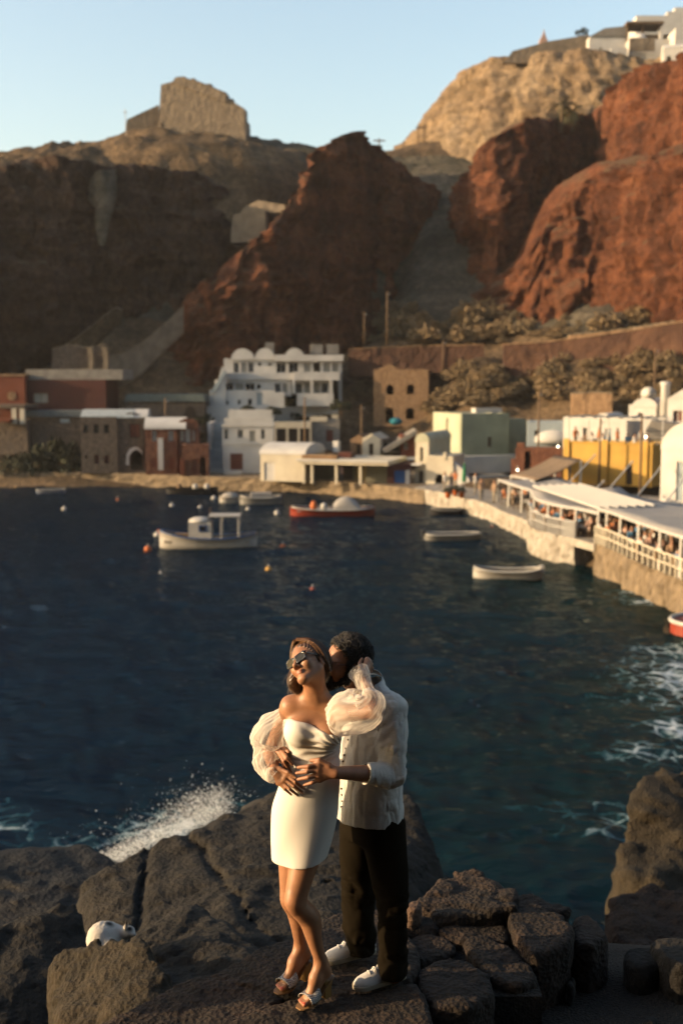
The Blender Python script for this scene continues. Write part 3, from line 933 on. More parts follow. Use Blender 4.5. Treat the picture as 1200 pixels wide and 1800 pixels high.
# ---- the quay
WSTONE = mat("whitewashed_stone", (0.34, 0.30, 0.24), 0.9, 0.0, 1.6, 1.0, 3.0, col2=(0.60, 0.56, 0.49))
def strip(name, edge, inner, z0, z1, m, n=150, rough=0.22):
    e, i = spline(edge, n), spline(inner, n)
    zs = np.linspace(z0, z1, 14)
    V = np.zeros((n, 17, 3))
    for k, z in enumerate(zs): V[:, k, :2], V[:, k, 2] = e, z
    V[:, 14, :2], V[:, 14, 2] = e * 0.93 + i * 0.07, z1
    V[:, 15, :2], V[:, 15, 2] = i, z1
    V[:, 16, :2], V[:, 16, 2] = i, z0
    d = i - e; d /= np.linalg.norm(d, axis=1)[:, None]
    nz = rough * (fbm(V[:, :14], 0.9, 4, 3, ridged=True) + 0.6 * fbm(V[:, :14], 2.6, 3, 6))
    V[:, :14, :2] += d[:, None] * nz[..., None]
    V[:, 13:15, 2] += 0.05 * fbm(V[:, 13:15], 1.5, 2, 5)
    mb = MB().grid(V, closed_v=True)
    mb.f.append(tuple(range(17))); k = (n - 1) * 17; mb.f.append(tuple(k + j for j in range(16, -1, -1)))
    return tag(mb.build(name, m), None, None, None, "structure")

def wl(*pts): return [tuple(PZ(x, y)[:2]) for x, y in pts]
far_edge = [(-75, 121), (-50, 117)] + wl((0, 853), (110, 853), (220, 855), (330, 860), (430, 864), (540, 868), (640, 876), (700, 882), (745, 888))
far_in = [(-75, 131), (-50, 129), (-36, 128), (-28, 128), (-20, 128), (-14, 128), (-8, 128), (-2, 128), (4, 127), (7, 125), (10, 122)]
strip("quay", far_edge, far_in, -2, 1.32, QUAY)
r_edge = wl((728, 884), (800, 900), (850, 915), (880, 930), (925, 950))
r_in = [(16, 118), (17, 112), (19, 104), (21, 98), (23, 90)]
strip("quay_east", r_edge, r_in, -2, 1.36, WSTONE)
t_edge = wl((924, 950), (930, 972), (955, 985), (985, 993), (1004, 997))
t_in = [(24, 92), (26, 86), (27, 80), (27, 76), (27, 73)]
strip("terrace_white", t_edge, t_in, -2, 1.72, WSTONE)
u_edge = wl((1040, 1009), (1060, 1017), (1100, 1040), (1150, 1066), (1200, 1090), (1300, 1135))
u_in = [(27.6, 70.5), (28, 69), (29, 64), (30, 60), (31, 56), (33, 50)]
strip("terrace_tan", u_edge, u_in, -2, 1.76, QUAY)

_a, _b2 = PZ(1002, 997), PZ(1042, 1010)
tag(MB().slab([(_a.x, _a.y), (_b2.x, _b2.y), (27.6, 70.4), (27, 73.2)], 1.3, 1.74).build("terrace_bridge", WSTONE), None, None, None, "structure")

# ---- white terraced hotel
b = Bld("terraced_hotel", "large white terraced hotel with rounded parapets and recessed balconies below the cliff", "hotel", 480, 745, 132, 0.05)
b.wall("wall", WHITE, 393, 603, 632, 660, [(410, 420, 637, 655), (423, 434, 637, 655), (436, 446, 637, 655), (454, 459, 638, 644), (472, 477, 638, 644), (486, 503, 637, 656), (508, 525, 637, 656), (535, 547, 638, 656), (552, 564, 638, 656), (570, 582, 638, 656), (586, 597, 638, 656)], d0=2.6)
b.shell(WHITE, 393, 603, 630, 745, 2.6, 11)
for x0, x1 in ((410, 420), (423, 434), (436, 446), (486, 503), (508, 525), (535, 547), (570, 582), (586, 597)):
    b.window(x0, x1, 637, 656, 2.85, CURTAIN if x0 in (423, 535, 570, 586) else None)
for x0, x1, t in ((406, 447, 613), (448, 484, 612), (500, 537, 612)):
    b.barrel("rounded_parapet", WHITE, x0, x1, 633, t, 2.3, 8.0)
b.box("eave", WHITE, 484, 605, 624, 635, 1.9, 6.0)
b.box("chimney", GREY, 466, 482, 601, 622, 5.0, 6.2)
for x in (548, 577): 
    b.box("water_tank", GREY, x, x + 22, 604, 622, 5.0, 7.0)
b.box("balcony_slab", WHITE, 396, 520, 656, 668, 0.9, 2.6); b.box("balcony_slab", WHITE, 516, 597, 654, 669, 0.2, 2.6)
b.wall("wall", WHITE, 378, 512, 668, 697, [(396, 410, 674, 692), (414, 428, 674, 692), (431, 448, 674, 692), (452, 458, 676, 684), (483, 494, 675, 690), (497, 506, 675, 690)], d0=1.2)
for x0, x1 in ((396, 410), (414, 428), (431, 448), (483, 494), (497, 506)):
    b.window(x0, x1, 674, 692, 1.5, CURTAIN if x0 in (414, 497) else None)
b.wall("wall", WHITE, 514, 586, 669, 693, [(520, 532, 674, 692), (536, 546, 674, 692), (552, 563, 674, 692), (566, 577, 674, 692)], d0=1.6)
for x0, x1 in ((520, 532), (536, 546), (552, 563), (566, 577)): b.window(x0, x1, 674, 692, 1.9, CURTAIN if x0 in (536, 552) else None)
for x in (514, 546, 580): b.box("column", WHITE, x, x + 4, 668, 692, 0.0, 0.3)
b.box("balcony_parapet", WHITE, 522, 586, 692, 714, -0.1, 1.55)
b.wall("wall", WHITE, 370, 484, 686, 718, [(385, 389, 705, 711), (398, 403, 705, 711), (419, 424, 703, 711), (436, 444, 701, 712), (452, 462, 690, 712)], d0=-0.6)
for q in ((385, 389, 705, 711), (398, 403, 705, 711), (419, 424, 703, 711), (436, 444, 701, 712)): b.window(*q, -0.4, bars=0)
b.door(452, 462, 690, 712, PALEB, -0.45)
b.box("parapet", WHITE, 484, 500, 690, 716, -0.6, 1.0)
b.shape("stair_wall", WHITE, [(366, 745), (398, 745), (398, 650), (392, 645)][::1], -0.9, 1.1)
b.shape("stair_wall", PALEB, [(372, 690), (380, 690), (400, 655), (396, 652)], -1.1, -0.92)
b.box("terrace_wall", WHITE, 366, 482, 714, 748, -1.4, 2.0)
b.box("plinth", WHITE, 395, 596, 716, 752, 2.0, 10.5)

# ---- house under the hotel
b = Bld("white_house", "plain white two storey house with brick-red door below the terraced hotel", "house", 435, 832, PZ(435, 832, 1.3).y, 0.04)
b.wall("wall", WHITE, 392, 481, 748, 832, [(395, 402, 754, 772), (418, 428, 755, 770), (439, 449, 757, 776), (459, 466, 755, 772), (405, 427, 797, 826)], t=0.4)
b.shell(WHITE, 392, 481, 748, 832, 0, 7)
for q in ((395, 402, 754, 772), (418, 428, 755, 770), (459, 466, 755, 772)): b.window(*q)
b.door(439, 449, 757, 776, CURTAIN); b.door(405, 427, 797, 826, BRDOOR, 0.1)
b.box("parapet", WHITE, 395, 480, 735, 748, 0.3, 0.6); b.box("parapet", WHITE, 400, 478, 722, 741, 2.5, 3.0)
b.box("cornice", WHITE, 391, 482, 746, 750, -0.12, 0.0); b.box("cornice", WHITE, 391, 482, 779, 782, -0.1, 0.0)
b.box("bench", WHITE, 396, 425, 826, 832, -1.3, -0.05)

b = Bld("blue_stairway", "pale blue stepped walls climbing beside the white house", "stairway", 375, 832, PZ(375, 832, 1.3).y)
for k in range(8):
    b.box("step", PALEB, 358 + k * 1.2, 392 - k * 0.5, 826 - k * 11, 838 - k * 11, k * 0.9, k * 0.9 + 1.0)
b.box("side_wall", WHITE, 360, 366, 745, 800, 3.0, 8.0)

# ---- row with dark bays, and grey ruin
b = Bld("storehouse", "low pale storehouse with three dark bays behind the cream boathouse", "storehouse", 515, 800, 128)
b.wall("wall", CREAM, 482, 547, 742, 800, [(486, 503, 753, 779), (507, 523, 753, 779), (527, 544, 753, 779)])
b.shell(CREAM, 482, 547, 742, 800, 0, 5)
for x in (486, 507, 527): b.door(x, x + 17, 753, 779, DWOOD, 0.3)
b = Bld("grey_house", "small grey plastered house with brown door above the cream boathouse", "house", 570, 800, 129)
b.wall("wall", GREY, 547, 597, 738, 800, [(573, 585, 756, 776)])
b.shell(GREY, 547, 597, 738, 800, 0, 5); b.door(573, 585, 756, 776, BRDOOR)
b.box("parapet", CREAM, 545, 575, 733, 741, -0.15, 1.5); b.box("chimney", CREAM, 583, 594, 730, 738, 1.5, 2.5)

# ---- cream boathouse with canopy
b = Bld("boathouse", "cream vaulted boathouse with a flat canopy on posts at the quay", "boathouse", 570, 848, PZ(570, 848, 1.3).y, -0.28)
b.wall("wall", CREAM, 451, 533, 800, 848, [(458, 478, 815, 847)], t=0.4)
b.door(458, 478, 815, 847, WHITE, 0.12)
b.shell(CREAM, 451, 533, 800, 848, 0, 6.5, roof=False)
b.barrelx("vault", WHITE, 449, 535, 800, 782, -0.05, 6.6)
b.wall("rear_wall", SHUT, 533, 682, 812, 848, [(556, 575, 820, 847), (584, 606, 820, 847), (612, 641, 818, 847)], d0=3.0)
b.door(556, 575, 820, 847, SHUT, 3.15); b.door(584, 606, 820, 847, DWOOD, 3.15); b.door(612, 641, 818, 847, YSHUT, 3.1)
b.box("side_room", SHUT, 642, 684, 814, 848, 0.6, 2.98)
b.box("canopy", CREAM, 530, 692, 807, 814, -1.6, 6.0)
b.box("canopy_edge", WHITE, 529, 693, 805, 809, -1.75, -1.6)
for x in (538, 553, 597, 640): b.box("post", CREAM, x, x + 4, 813, 848, -1.4, -1.1)
b.box("roof_bench", OSTONE, 532, 595, 799, 806, -0.6, 0.2)
b.box("roof_box", DKRED, 585, 608, 797, 807, 2.0, 3.4)
b.box("roof_chimney", WHITE, 560, 570, 780, 800, 4.6, 5.4)

b = Bld("maroon_store", "small maroon store with a bright blue door on the quay", "store", 700, 850, PZ(700, 850, 1.3).y)
b.wall("wall", DKRED, 680, 722, 816, 850, [(693, 712, 827, 849)])
b.shell(DKRED, 680, 722, 816, 850, 0, 4); b.door(693, 712, 827, 849, BLUE, 0.06)
b.box("post", WHITE, 712, 719, 826, 850, -0.5, -0.2)

for nm, lab, px, py, Y, w, h, g in (("gabled_house", "small ochre gabled house with dark door behind the canopy", 630, 800, 124, 30, 32, OSTONE), ("gabled_house", "cream gabled house with dark side roof behind the canopy", 652, 802, 121.5, 32, 36, CREAM)):
    b = Bld(nm, lab, "house", px, py, Y, -0.25)
    x0, x1 = px - w / 2, px + w / 2
    b.wall("wall", g, x0, x1, py - h + 6, py, [(px - 4, px + 4, py - h * 0.62, py - 1)])
    b.shell(g, x0, x1, py - h + 6, py, 0, 4.5, roof=False)
    b.door(px - 4, px + 4, py - h * 0.62, py - 1, DWOOD, 0.2)
    b.shape("roof", g, [(x0 - 1, py - h + 6), (x1 + 1, py - h + 6), (px, py - h - 4)], 0.0, 4.6)
b = Bld("brick_house", "narrow orange-red house with lean-to roof between the gabled houses and the cream chapel", "house", 715, 815, 121)
b.wall("wall", RUSTP, 704, 730, 765, 815, [(709, 716, 778, 790)]); b.shell(RUSTP, 704, 730, 765, 815, 0, 4); b.window(709, 716, 778, 790)
b.shape("roof", GREY, [(672, 790), (730, 755), (732, 762), (676, 797)], -0.6, 4.2)
b.box("balcony", WHITE, 702, 731, 803, 808, -0.7, -0.02)
b = Bld("dark_house", "low dark roofed house with grey window above the canopy", "house", 685, 812, 122.5)
b.wall("wall", STONE, 664, 702, 772, 812, [(672, 694, 776, 788)]); b.shell(STONE, 664, 702, 772, 812, 0, 4); b.window(672, 694, 776, 788)
b.box("canopy", GREY, 662, 704, 791, 796, -0.8, -0.02)

# ---- cream chapel-like house and green house
b = Bld("vaulted_chapel", "cream chapel with barrel vault and sweeping buttress on the quay", "chapel", 765, 850, PZ(765, 850, 1.3).y, -0.35)
b.wall("wall", CREAM, 728, 752, 776, 850, [(736, 742, 786, 812, True), (734, 743, 828, 849)])
b.shell(GREENL, 728, 752, 776, 850, 0, 8, roof=False)
b.window(736, 742, 786, 812); b.door(734, 743, 828, 849, DWOOD)
b.barrel("vault", GREENL, 727, 753, 777, 762, -0.05, 8.1)
b.wall("front_room", CREAM, 752, 800, 800, 850, [(768, 786, 832, 849, True)], d0=-0.8)
b.shell(CREAM, 752, 800, 800, 850, -0.8, 3.5)
b.box("corner_post", CREAM, 783, 788, 794, 806, -0.9, -0.3)
b.shape("buttress", WHITE, [(800, 850), (832, 850), (826, 838), (815, 822), (800, 810)], -0.6, 0.2)
b.box("balcony", WHITE, 724, 742, 815, 818, -0.8, -0.02)

b = Bld("green_house", "tall sage green flat roofed house with one small window", "house", 840, 830, 117, 0.38)
b.wall("wall", GREEN, 806, 900, 727, 830, [(858, 866, 769, 786)], t=0.4); b.window(858, 866, 769, 786, frame=BRDOOR)
b.shell(GREENL, 806, 900, 727, 830, 0, 6.5)  # paler green paints the sunlit look into the side walls
b.box("annex", GREEN, 900, 945, 738, 830, 1.0, 6.0)
b.box("solar_tank", METAL, 852, 905, 719, 727, 2.0, 3.0)
b.box("lower_wall", WHITE, 800, 948, 800, 830, -1.2, -0.02)

b = Bld("blue_house", "low pale blue house with white dome behind the brown pole", "house", 958, 800, 112, -0.15)
b.wall("wall", PALEB, 926, 992, 742, 800, [(938, 946, 756, 772)]); b.shell(PALEB, 926, 992, 742, 800, 0, 5); b.window(938, 946, 756, 772)
b.o_d = MB().lathe([(2.2, 0), (2.1, 0.5), (1.7, 1.0), (1.0, 1.35), (0.15, 1.5)], 18, (b.X(970), 1.2, b.Z(778))).build("dome", WHITE, b.o, True)

b = Bld("red_stone_house", "ruined dark red lava stone walls beside the yellow terrace", "ruin", 930, 838, 103, -0.2)
b.wall("wall", RSTONE, 905, 985, 788, 838, [(921, 931, 793, 838)]); b.shell(RSTONE, 905, 985, 790, 838, 0, 4.5)
b.box("broken_pier", RSTONE, 897, 905, 808, 838, 0.0, 1.2); b.box("broken_pier", RSTONE, 907, 920, 779, 788, 0.05, 0.9)

# ---- yellow terrace building with pergola frame on top
b = Bld("yellow_terrace_house", "bright ochre yellow terrace building carrying an open roof terrace", "house", 1060, 850, 92, -0.62)
b.wall("wall", YELLOW, 984, 1146, 780, 852, [(1100, 1112, 815, 850)])
b.shell(YELLOW, 984, 1146, 781, 852, 0, 6, mroof=GREY); b.door(1100, 1112, 815, 850, DWOOD)
for x in (984, 1056, 1128): b.box("pier", YELLOW, x, x + 11, 773, 851, -0.18, -0.01)
b.box("coping", YELLOW, 982, 1148, 777, 780, -0.1, 0.45)
b.o["label"] = "bright ochre yellow terrace building carrying an open roof terrace"
p = Bld("roof_pergola", "thin white pergola frame standing on the yellow roof terrace", "pergola", 1060, 780, 92, -0.62)
for x in (986, 1060, 1128):
    for d in (0.6, 4.6): p.box("post", METAL, x, x + 2.5, 738, 780, d, d + 0.1)
for d in (0.55, 4.55): p.box("beam", METAL, 980, 1140, 735, 738.5, d, d + 0.15)
for x in range(986, 1136, 24): p.box("crossbeam", METAL, x, x + 2, 733, 735, 0.3, 5.0)

# ---- white houses behind and above
b = Bld("white_house_block", "white house with rounded gable standing behind the yellow terrace", "house", 1030, 800, 104, -0.55)
b.wall("wall", WHITE, 986, 1100, 734, 800, [(1022, 1034, 752, 776), (1062, 1074, 752, 780)]); b.shell(WHITE, 986, 1100, 734, 800, 0, 5)
b.window(1022, 1034, 752, 776); b.door(1062, 1074, 752, 780, PALEB)
b.barrel("rounded_gable", WHITE, 1045, 1072, 736, 726, -0.1, 4)
b = Bld("vaulted_white_house", "white vaulted house with satellite dish above the yellow terrace", "house", 1140, 790, 112, -0.5)
b.wall("wall", WHITE, 1102, 1150, 712, 790, [(1118, 1126, 726, 745)]); b.shell(WHITE, 1102, 1150, 712, 790, 0, 6); b.window(1118, 1126, 726, 745)
b.barrel("vault", WHITE, 1108, 1152, 716, 700, -0.1, 6.1)
d = MB().lathe([(0.05, 0.0), (0.45, 0.08), (0.78, 0.3)], 16).build("satellite_dish", METAL, b.o, True); d.location = (b.X(1132), 1.0, b.Z(692)); d.rotation_euler = (1.9, 0, 0.2)
b.box("dish_mast", METAL, 1131, 1133, 692, 702, 1.0, 1.1)
b.box("terrace_slab", CREAM, 1088, 1200, 762, 790, -3.0, 0)
b = Bld("white_chimney", "tall round white chimney standing right of the satellite dish", "chimney", 1166, 760, 108)
MB().lathe([(0.42, 0), (0.42, 4.4), (0.5, 4.5), (0.5, 4.7), (0.3, 4.8)], 18).build("shaft", WHITE, b.o, True)
b = Bld("white_upper_house", "white flat roofed house with shaded porch at the right edge", "house", 1200, 790, 106, -0.5)
b.wall("wall", WHITE, 1170, 1260, 700, 790, [(1180, 1196, 722, 742), (1206, 1226, 722, 760)]); b.shell(WHITE, 1170, 1260, 700, 790, 0, 6)
b.window(1180, 1196, 722, 742, glass=BRDOOR)
b.shape("gable", WHITE, [(1172, 700), (1262, 700), (1210, 676)], -0.05, 5)
b = Bld("grey_sloped_roof_house", "house with plain grey sloping roof above the white vaulted bar", "house", 1160, 800, 98, -0.3)
b.box("wall", CREAM, 1130, 1240, 772, 812, 0, 4); b.shape("roof", GREY, [(1126, 772), (1246, 772), (1246, 752), (1142, 740)], -0.3, 4.2)

b = Bld("vaulted_bar", "white vaulted building at the right edge behind the awnings", "building", 1190, 880, 80, -0.75)
b.wall("wall", WHITE, 1156, 1260, 790, 885, [(1186, 1200, 812, 880), (1215, 1235, 812, 880)]); b.shell(WHITE, 1156, 1260, 790, 885, 0, 7, roof=False)
b.barrel("vault", WHITE, 1155, 1261, 791, 742, -0.05, 7.1)
b.door(1186, 1200, 812, 880, PALEB); b.door(1215, 1235, 812, 880, PALEB)

# ---- ochre stone ruin with arched windows
b = Bld("stone_ruin", "roofless ochre stone house with four dark arched openings right of the hotel", "ruin", 715, 745, 133, -0.12)
b.wall("wall", OSTONE, 656, 752, 650, 750, [(678, 691, 677, 694, True), (714, 727, 676, 693, True), (677, 691, 717, 744, True), (713, 727, 717, 737, True)], t=0.7)
b.shell(OSTONE, 656, 752, 653, 750, 0, 7, t=0.6, roof=True)
b.shape("broken_gable", OSTONE, [(660, 650), (700, 650), (690, 644), (682, 640), (672, 646)], 0.1, 0.6)
b.box("concrete_slab", GREY, 700, 775, 630, 644, 5.5, 7.5)
b.o_c = None
c = Bld("turquoise_tarpaulin", "small turquoise tarpaulin heaped before the stone ruin", "tarpaulin", 695, 746, 130)
MB().ball((0, 0, 0.35), (0.75, 0.5, 0.45), 10, 6).build("cloth", mat("turquoise_cloth", (0.03, 0.28, 0.36), 0.8), c.o, True)

# ---- western row
b = Bld("maroon_hall", "long dark maroon hall with one small window below the western cliff", "hall", 118, 745, 126, 0.0)
b.wall("wall", DKRED, 46, 188, 668, 770, [(60, 86, 691, 709)]); b.shell(DKRED, 46, 188, 668, 770, 0, 7); b.window(60, 86, 691, 709, glass=CURTAIN, frame=WOOD)
b.box("coping", GREY, 46, 216, 650, 668, 0.6, 6.9)
b = Bld("rust_tower_house", "rust orange block with round window at the left end of the maroon hall", "house", 22, 745, 125, 0.0)
b.box("wall", RUSTP, 1, 46, 662, 770, 0, 6)
MB().tube([(b.X(23), -0.06, b.Z(696)), (b.X(23), -0.01, b.Z(696))], 0.48, 20).build("round_window", OSTONE, b.o)
b.box("coping", OSTONE, -2, 48, 658, 662, -0.1, 6.1)
b = Bld("waterside_cafe", "low cafe with cream piers and orange awning at the left edge", "cafe", 22, 760, 120.5)
b.box("wall", STONE, -30, 44, 738, 800, 1.0, 5); b.box("pier", CREAM, 22, 30, 718, 745, 0, 0.5); b.box("pier", CREAM, 36, 44, 715, 745, 0, 0.5)
b.box("awning", RUSTP, -10, 25, 736, 741, -1.5, 0.9); b.box("roof", STONE, -30, 45, 712, 718, 0, 5)
b = Bld("teal_roof_shed", "long shed with faded teal roof behind the stone houses", "shed", 290, 745, 128)
b.box("wall", STONE, 222, 360, 706, 760, 0, 4); b.shape("roof", mat("faded_teal_paint", (0.14, 0.18, 0.18)), [(220, 706), (362, 706), (358, 693), (224, 693)], -0.3, 4.3)
b.barrel("arch_panel", DWOOD, 324, 346, 735, 714, -0.06, -0.01)
b = Bld("grey_lean_to", "low blue-grey roofed outbuilding below the maroon hall", "outbuilding", 95, 790, 123)
b.box("wall", STONE, 46, 145, 733, 800, 0, 3); b.box("roof", mat("blue_grey_sheet", (0.13, 0.16, 0.18)), 44, 147, 722, 733, -0.4, 3.2)
b.box("skylight", PALEB, 108, 124, 736, 743, -0.06, -0.01)

b = Bld("stone_captain_house", "two storey grey stone house with pale vaulted roof and big white arch", "house", 205, 832, PZ(205, 832, 1.3).y, 0.12)
b.wall("wall", STONE, 145, 208, 733, 832, [(150, 158, 746, 762), (167, 176, 746, 762), (185, 194, 746, 762), (152, 156, 800, 806), (167, 176, 799, 815), (184, 194, 800, 815)])
for q in ((150, 158, 746, 762), (167, 176, 746, 762), (185, 194, 746, 762), (167, 176, 799, 815), (184, 194, 800, 815)): b.window(*q, glass=BRDOOR if q[2] > 780 else None, frame=DWOOD)
b.wall("gable_wall", STONE, 208, 258, 745, 832, [(229, 247, 746, 770), (231, 250, 793, 826, True)], d0=0.4)
b.shape("gable_head", STONE, [(208, 745), (258, 745), (256, 737), (249, 730), (238, 726), (228, 726), (217, 730), (210, 737)], 0.4, 0.8)
b.window(229, 247, 746, 770, 0.6, glass=BRDOOR, frame=DWOOD)
b.shell(STONE, 145, 258, 733, 832, 0.0, 7, roof=False)
b.shape("door_surround", WHITE, [(222, 818), (227, 818), (227, 803), (233, 794), (241, 791), (248, 796), (250, 800), (250, 795), (244, 787), (236, 786), (228, 790), (223, 799)], 0.2, 0.39)
b.barrelx("vault", mat("pale_blue_roof", (0.50, 0.56, 0.58)), 146, 236, 735, 721, 0.0, 7.0)
b.barrelx("ridge_band", WHITE, 236, 261, 735, 721, 0.2, 7.2)
b.o["label"] = "two storey grey stone house with pale blue vaulted roof and arched doorway"
b = Bld("stone_shop_house", "brown stone house with white vaulted roof and tall white windows beside a pole", "house", 305, 834, PZ(305, 834, 1.3).y, 0.1)
b.wall("wall", RSTONE, 257, 312, 752, 834, [(269, 277, 757, 775), (297, 306, 757, 775), (265, 278, 805, 822), (297, 306, 805, 825)])
for q in ((269, 277, 757, 775), (297, 306, 757, 775)): b.window(*q, glass=CURTAIN)
b.door(265, 278, 805, 822, RUSTP, 0.05); b.door(297, 306, 805, 825, RUSTP, 0.05)
b.wall("gable_wall", RSTONE, 312, 350, 748, 834, [(318, 324, 757, 776), (327, 335, 755, 778), (339, 345, 757, 776)], d0=0.5)
for q in ((318, 324, 757, 776), (327, 335, 755, 778), (339, 345, 757, 776)): b.window(*q, 0.6, glass=CURTAIN)
b.shape("gable_head", RSTONE, [(312, 748), (350, 748), (347, 741), (338, 737), (326, 736), (316, 741)], 0.5, 0.9)
b.shell(RSTONE, 257, 350, 752, 834, 0, 6, roof=False)
b.barrelx("vault", WHITE, 256, 328, 754, 735, -0.1, 6.0)
b.box("downpipe", WHITE, 279, 288, 770, 826, -0.12, -0.01)
b.wall("annex", RSTONE, 322, 368, 780, 834, [(339, 348, 805, 830), (352, 362, 800, 832, True)], d0=-2.2); b.shell(RSTONE, 322, 368, 780, 834, -2.2, 0.4)
b.door(339, 348, 805, 830, BRDOOR, -2.0); b.box("rust_pier", RUSTP, 318, 326, 805, 832, -2.5, -2.22)  # narrow pier in rust red plaster

# ---- castle on the knoll
b = Bld("castle_ruin", "ruined tan stone castle with sheer walls on the hilltop", "castle", 350, 285, 172, -0.10)
b.shape("wall", FSTONE, [(276, 300), (434, 300), (432, 196), (402, 178), (400, 168), (352, 148), (320, 139), (310, 140), (305, 147), (284, 152), (281, 190)], 0, 2.2)
b.shape("rear_wall", FSTONE, [(290, 300), (425, 300), (422, 200), (396, 185), (350, 165), (300, 170)], 2.2, 9)
b.shape("parapet", FSTONE, [(306, 150), (400, 186), (399, 169), (352, 149), (320, 140), (311, 141)], -0.25, -0.02)
b.shape("buttress", FSTONE, [(305, 300), (352, 300), (345, 262), (338, 232), (305, 232)], -1.6, -0.02)
b.shape("collapsed_slab", FSTONE, [(318, 258), (345, 300), (352, 298), (326, 245)], -2.2, -1.62)
for x, yt, w, h in ((287, 151, 8, 7), (322, 138.5, 5, 6), (338, 142, 6, 6), (364, 152, 9, 7), (405, 178, 6, 6)): b.box("loose_stone", FSTONE, x, x + w, yt, yt + h + 8, 0.2, 1.6)
b.box("slit_shade", DWOOD, 283, 287, 216, 238, -0.05, -0.01)  # dark strip painting the shade of a narrow wall opening
b = Bld("castle_west_wall", "low ruined curtain wall sloping down left of the castle", "wall", 250, 260, 176, 0.1)
b.shape("wall", FSTONE, [(215, 262), (280, 262), (280, 186), (250, 200), (225, 212)], 0, 2)
b = Bld("watch_tower_ruin", "small ruined tower with one dark window below the castle", "ruin", 350, 315, 166, 0.2)
b.wall("wall", FSTONE, 326, 378, 258, 330, [(361, 368, 261, 275)], t=0.6); b.shell(FSTONE, 326, 378, 262, 330, 0, 4)
b.shape("sloping_wall", FSTONE, [(303, 300), (328, 300), (328, 280), (306, 272)], -0.8, -0.02)
b = Bld("terrace_ruin", "pale retaining wall ruin perched on the cliff path", "wall", 445, 420, 153, -0.3)
b.shape("wall", FSTONE, [(402, 425), (470, 425), (468, 372), (408, 376), (404, 398)], 0, 3)
b.shape("upper_wall", FSTONE, [(412, 376), (500, 374), (500, 362), (450, 352), (425, 362)], 1.0, 3.6)

# ---- stone stair walls climbing the slope
def ramp_wall(name, label, pts, thick=0.8, m=OSTONE):
    """pts: (px, py_top, py_bottom, Y)"""
    o = thing(name, label, "wall", P(pts[0][0], pts[0][2], pts[0][3]))
    pp = np.array(pts, float); n_ = max(12, int(abs(pp[-1, 0] - pp[0, 0]) / 4))
    tt = np.linspace(0, len(pts) - 1, n_); pp = np.stack([np.interp(tt, np.arange(len(pts)), pp[:, k]) for k in range(4)], -1)
    pp[:, 1] += 1.6 * fbm(np.c_[pp[:, 0] * 0.05, pp[:, 3] * 0.1, pp[:, 0] * 0], 1.0, 4, 2)
    V = []
    for x, yt, yb, Y in pp:
        t, q = v3(P(x, yt, Y) - o.location), v3(P(x, yb, Y) - o.location)
        V.append([q + (t - q) * k / 7 for k in range(8)] + [t + np.array([0, thick, 0]), q + np.array([0, thick, 0])])
    V = np.array(V)
    V[:, :8, 1] += 0.22 * fbm(V[:, :8] + v3(o.location), 0.9, 4, 5)
    rows = V
    mb = MB().grid(V, closed_v=True); m_ = V.shape[1]
    mb.f.append(tuple(range(m_))); k = (len(V) - 1) * m_; mb.f.append(tuple(k + i for i in range(m_ - 1, -1, -1)))
    mb.build("masonry", m, o)
    cp = MB()
    C = []
    for i in range(len(V)):
        t = V[i, 7]; j = 0.05 * math.sin(i * 2.7)
        C.append([t + np.array([0, -0.12, -0.02]), t + np.array([0, -0.12, 0.09 + j]), t + np.array([0, thick + 0.1, 0.09 + j]), t + np.array([0, thick + 0.1, -0.02])])
    cp.grid(np.array(C), closed_v=True); k = (len(V) - 1) * 4
    cp.f.append((0, 1, 2, 3)); cp.f.append((k + 3, k + 2, k + 1, k))
    cp.build("coping", OSTONE if m is WALLR else FSTONE, o)
    return o
ramp_wall("stair_wall", "long sloping stone stair wall climbing to the cliff foot", [(186, 628, 690, 132.5), (215, 622, 680, 133.5), (245, 606, 660, 135), (275, 583, 630, 137), (300, 560, 606, 138.5), (322, 538, 585, 139.8)], m=FSTONE)
ramp_wall("stair_wall", "broken pale stone ramp lying against the western cliff", [(100, 618, 650, 136), (140, 590, 628, 137), (175, 562, 600, 138.5), (205, 540, 572, 140), (213, 545, 570, 140.5)], m=DIRT)
ramp_wall("ruin_wall", "roofless stone enclosure wall with pillars above the maroon hall", [(92, 614, 664, 131.5), (112, 608, 660, 131.8), (132, 607, 660, 132), (150, 612, 660, 132.2), (188, 604, 660, 132.5)], m=STONE)
ramp_wall("ruin_wall", "plain low wall behind the coping of the maroon hall", [(45, 655, 700, 131), (120, 650, 700, 131.2), (190, 648, 700, 131.4)], m=FSTONE)
ramp_wall("retaining_wall", "long red dry stone retaining wall under the pale coping on the slope", [(885, 606, 662, 131), (920, 604, 662, 130.3), (960, 601, 660, 129.5), (1030, 593, 655, 127.5), (1110, 581, 650, 125), (1210, 564, 650, 121.5), (1330, 540, 650, 116)], m=WALLR)
ramp_wall("retaining_wall", "short red retaining wall behind the stone ruin", [(612, 614, 662, 137.5), (680, 611, 660, 137), (760, 608, 655, 136.5), (850, 606, 655, 135)], m=WALLR)
ramp_wall("retaining_wall", "upper road edge wall above the long retaining wall", [(1000, 590, 612, 134), (1100, 579, 602, 131), (1210, 562, 590, 127), (1330, 537, 570, 121)], m=OSTONE)
ramp_wall("retaining_wall", "small tan wall with pale doorway on the slope above the blue house", [(1005, 692, 740, 120), (1040, 690, 740, 119), (1075, 692, 740, 118)], m=OSTONE)
for x in (160, 186): 
    b = Bld("stone_pillar", "stone gate pillar of the roofless enclosure, " + ("the one nearer the stair wall" if x == 186 else "the one further from the stair wall"), "pillar", x, 650, 131)
    b.box("shaft", FSTONE, x - 4, x + 4, 614, 655, 0, 0.6); b.box("cap", FSTONE, x - 5, x + 5, 611, 614, -0.08, 0.68)

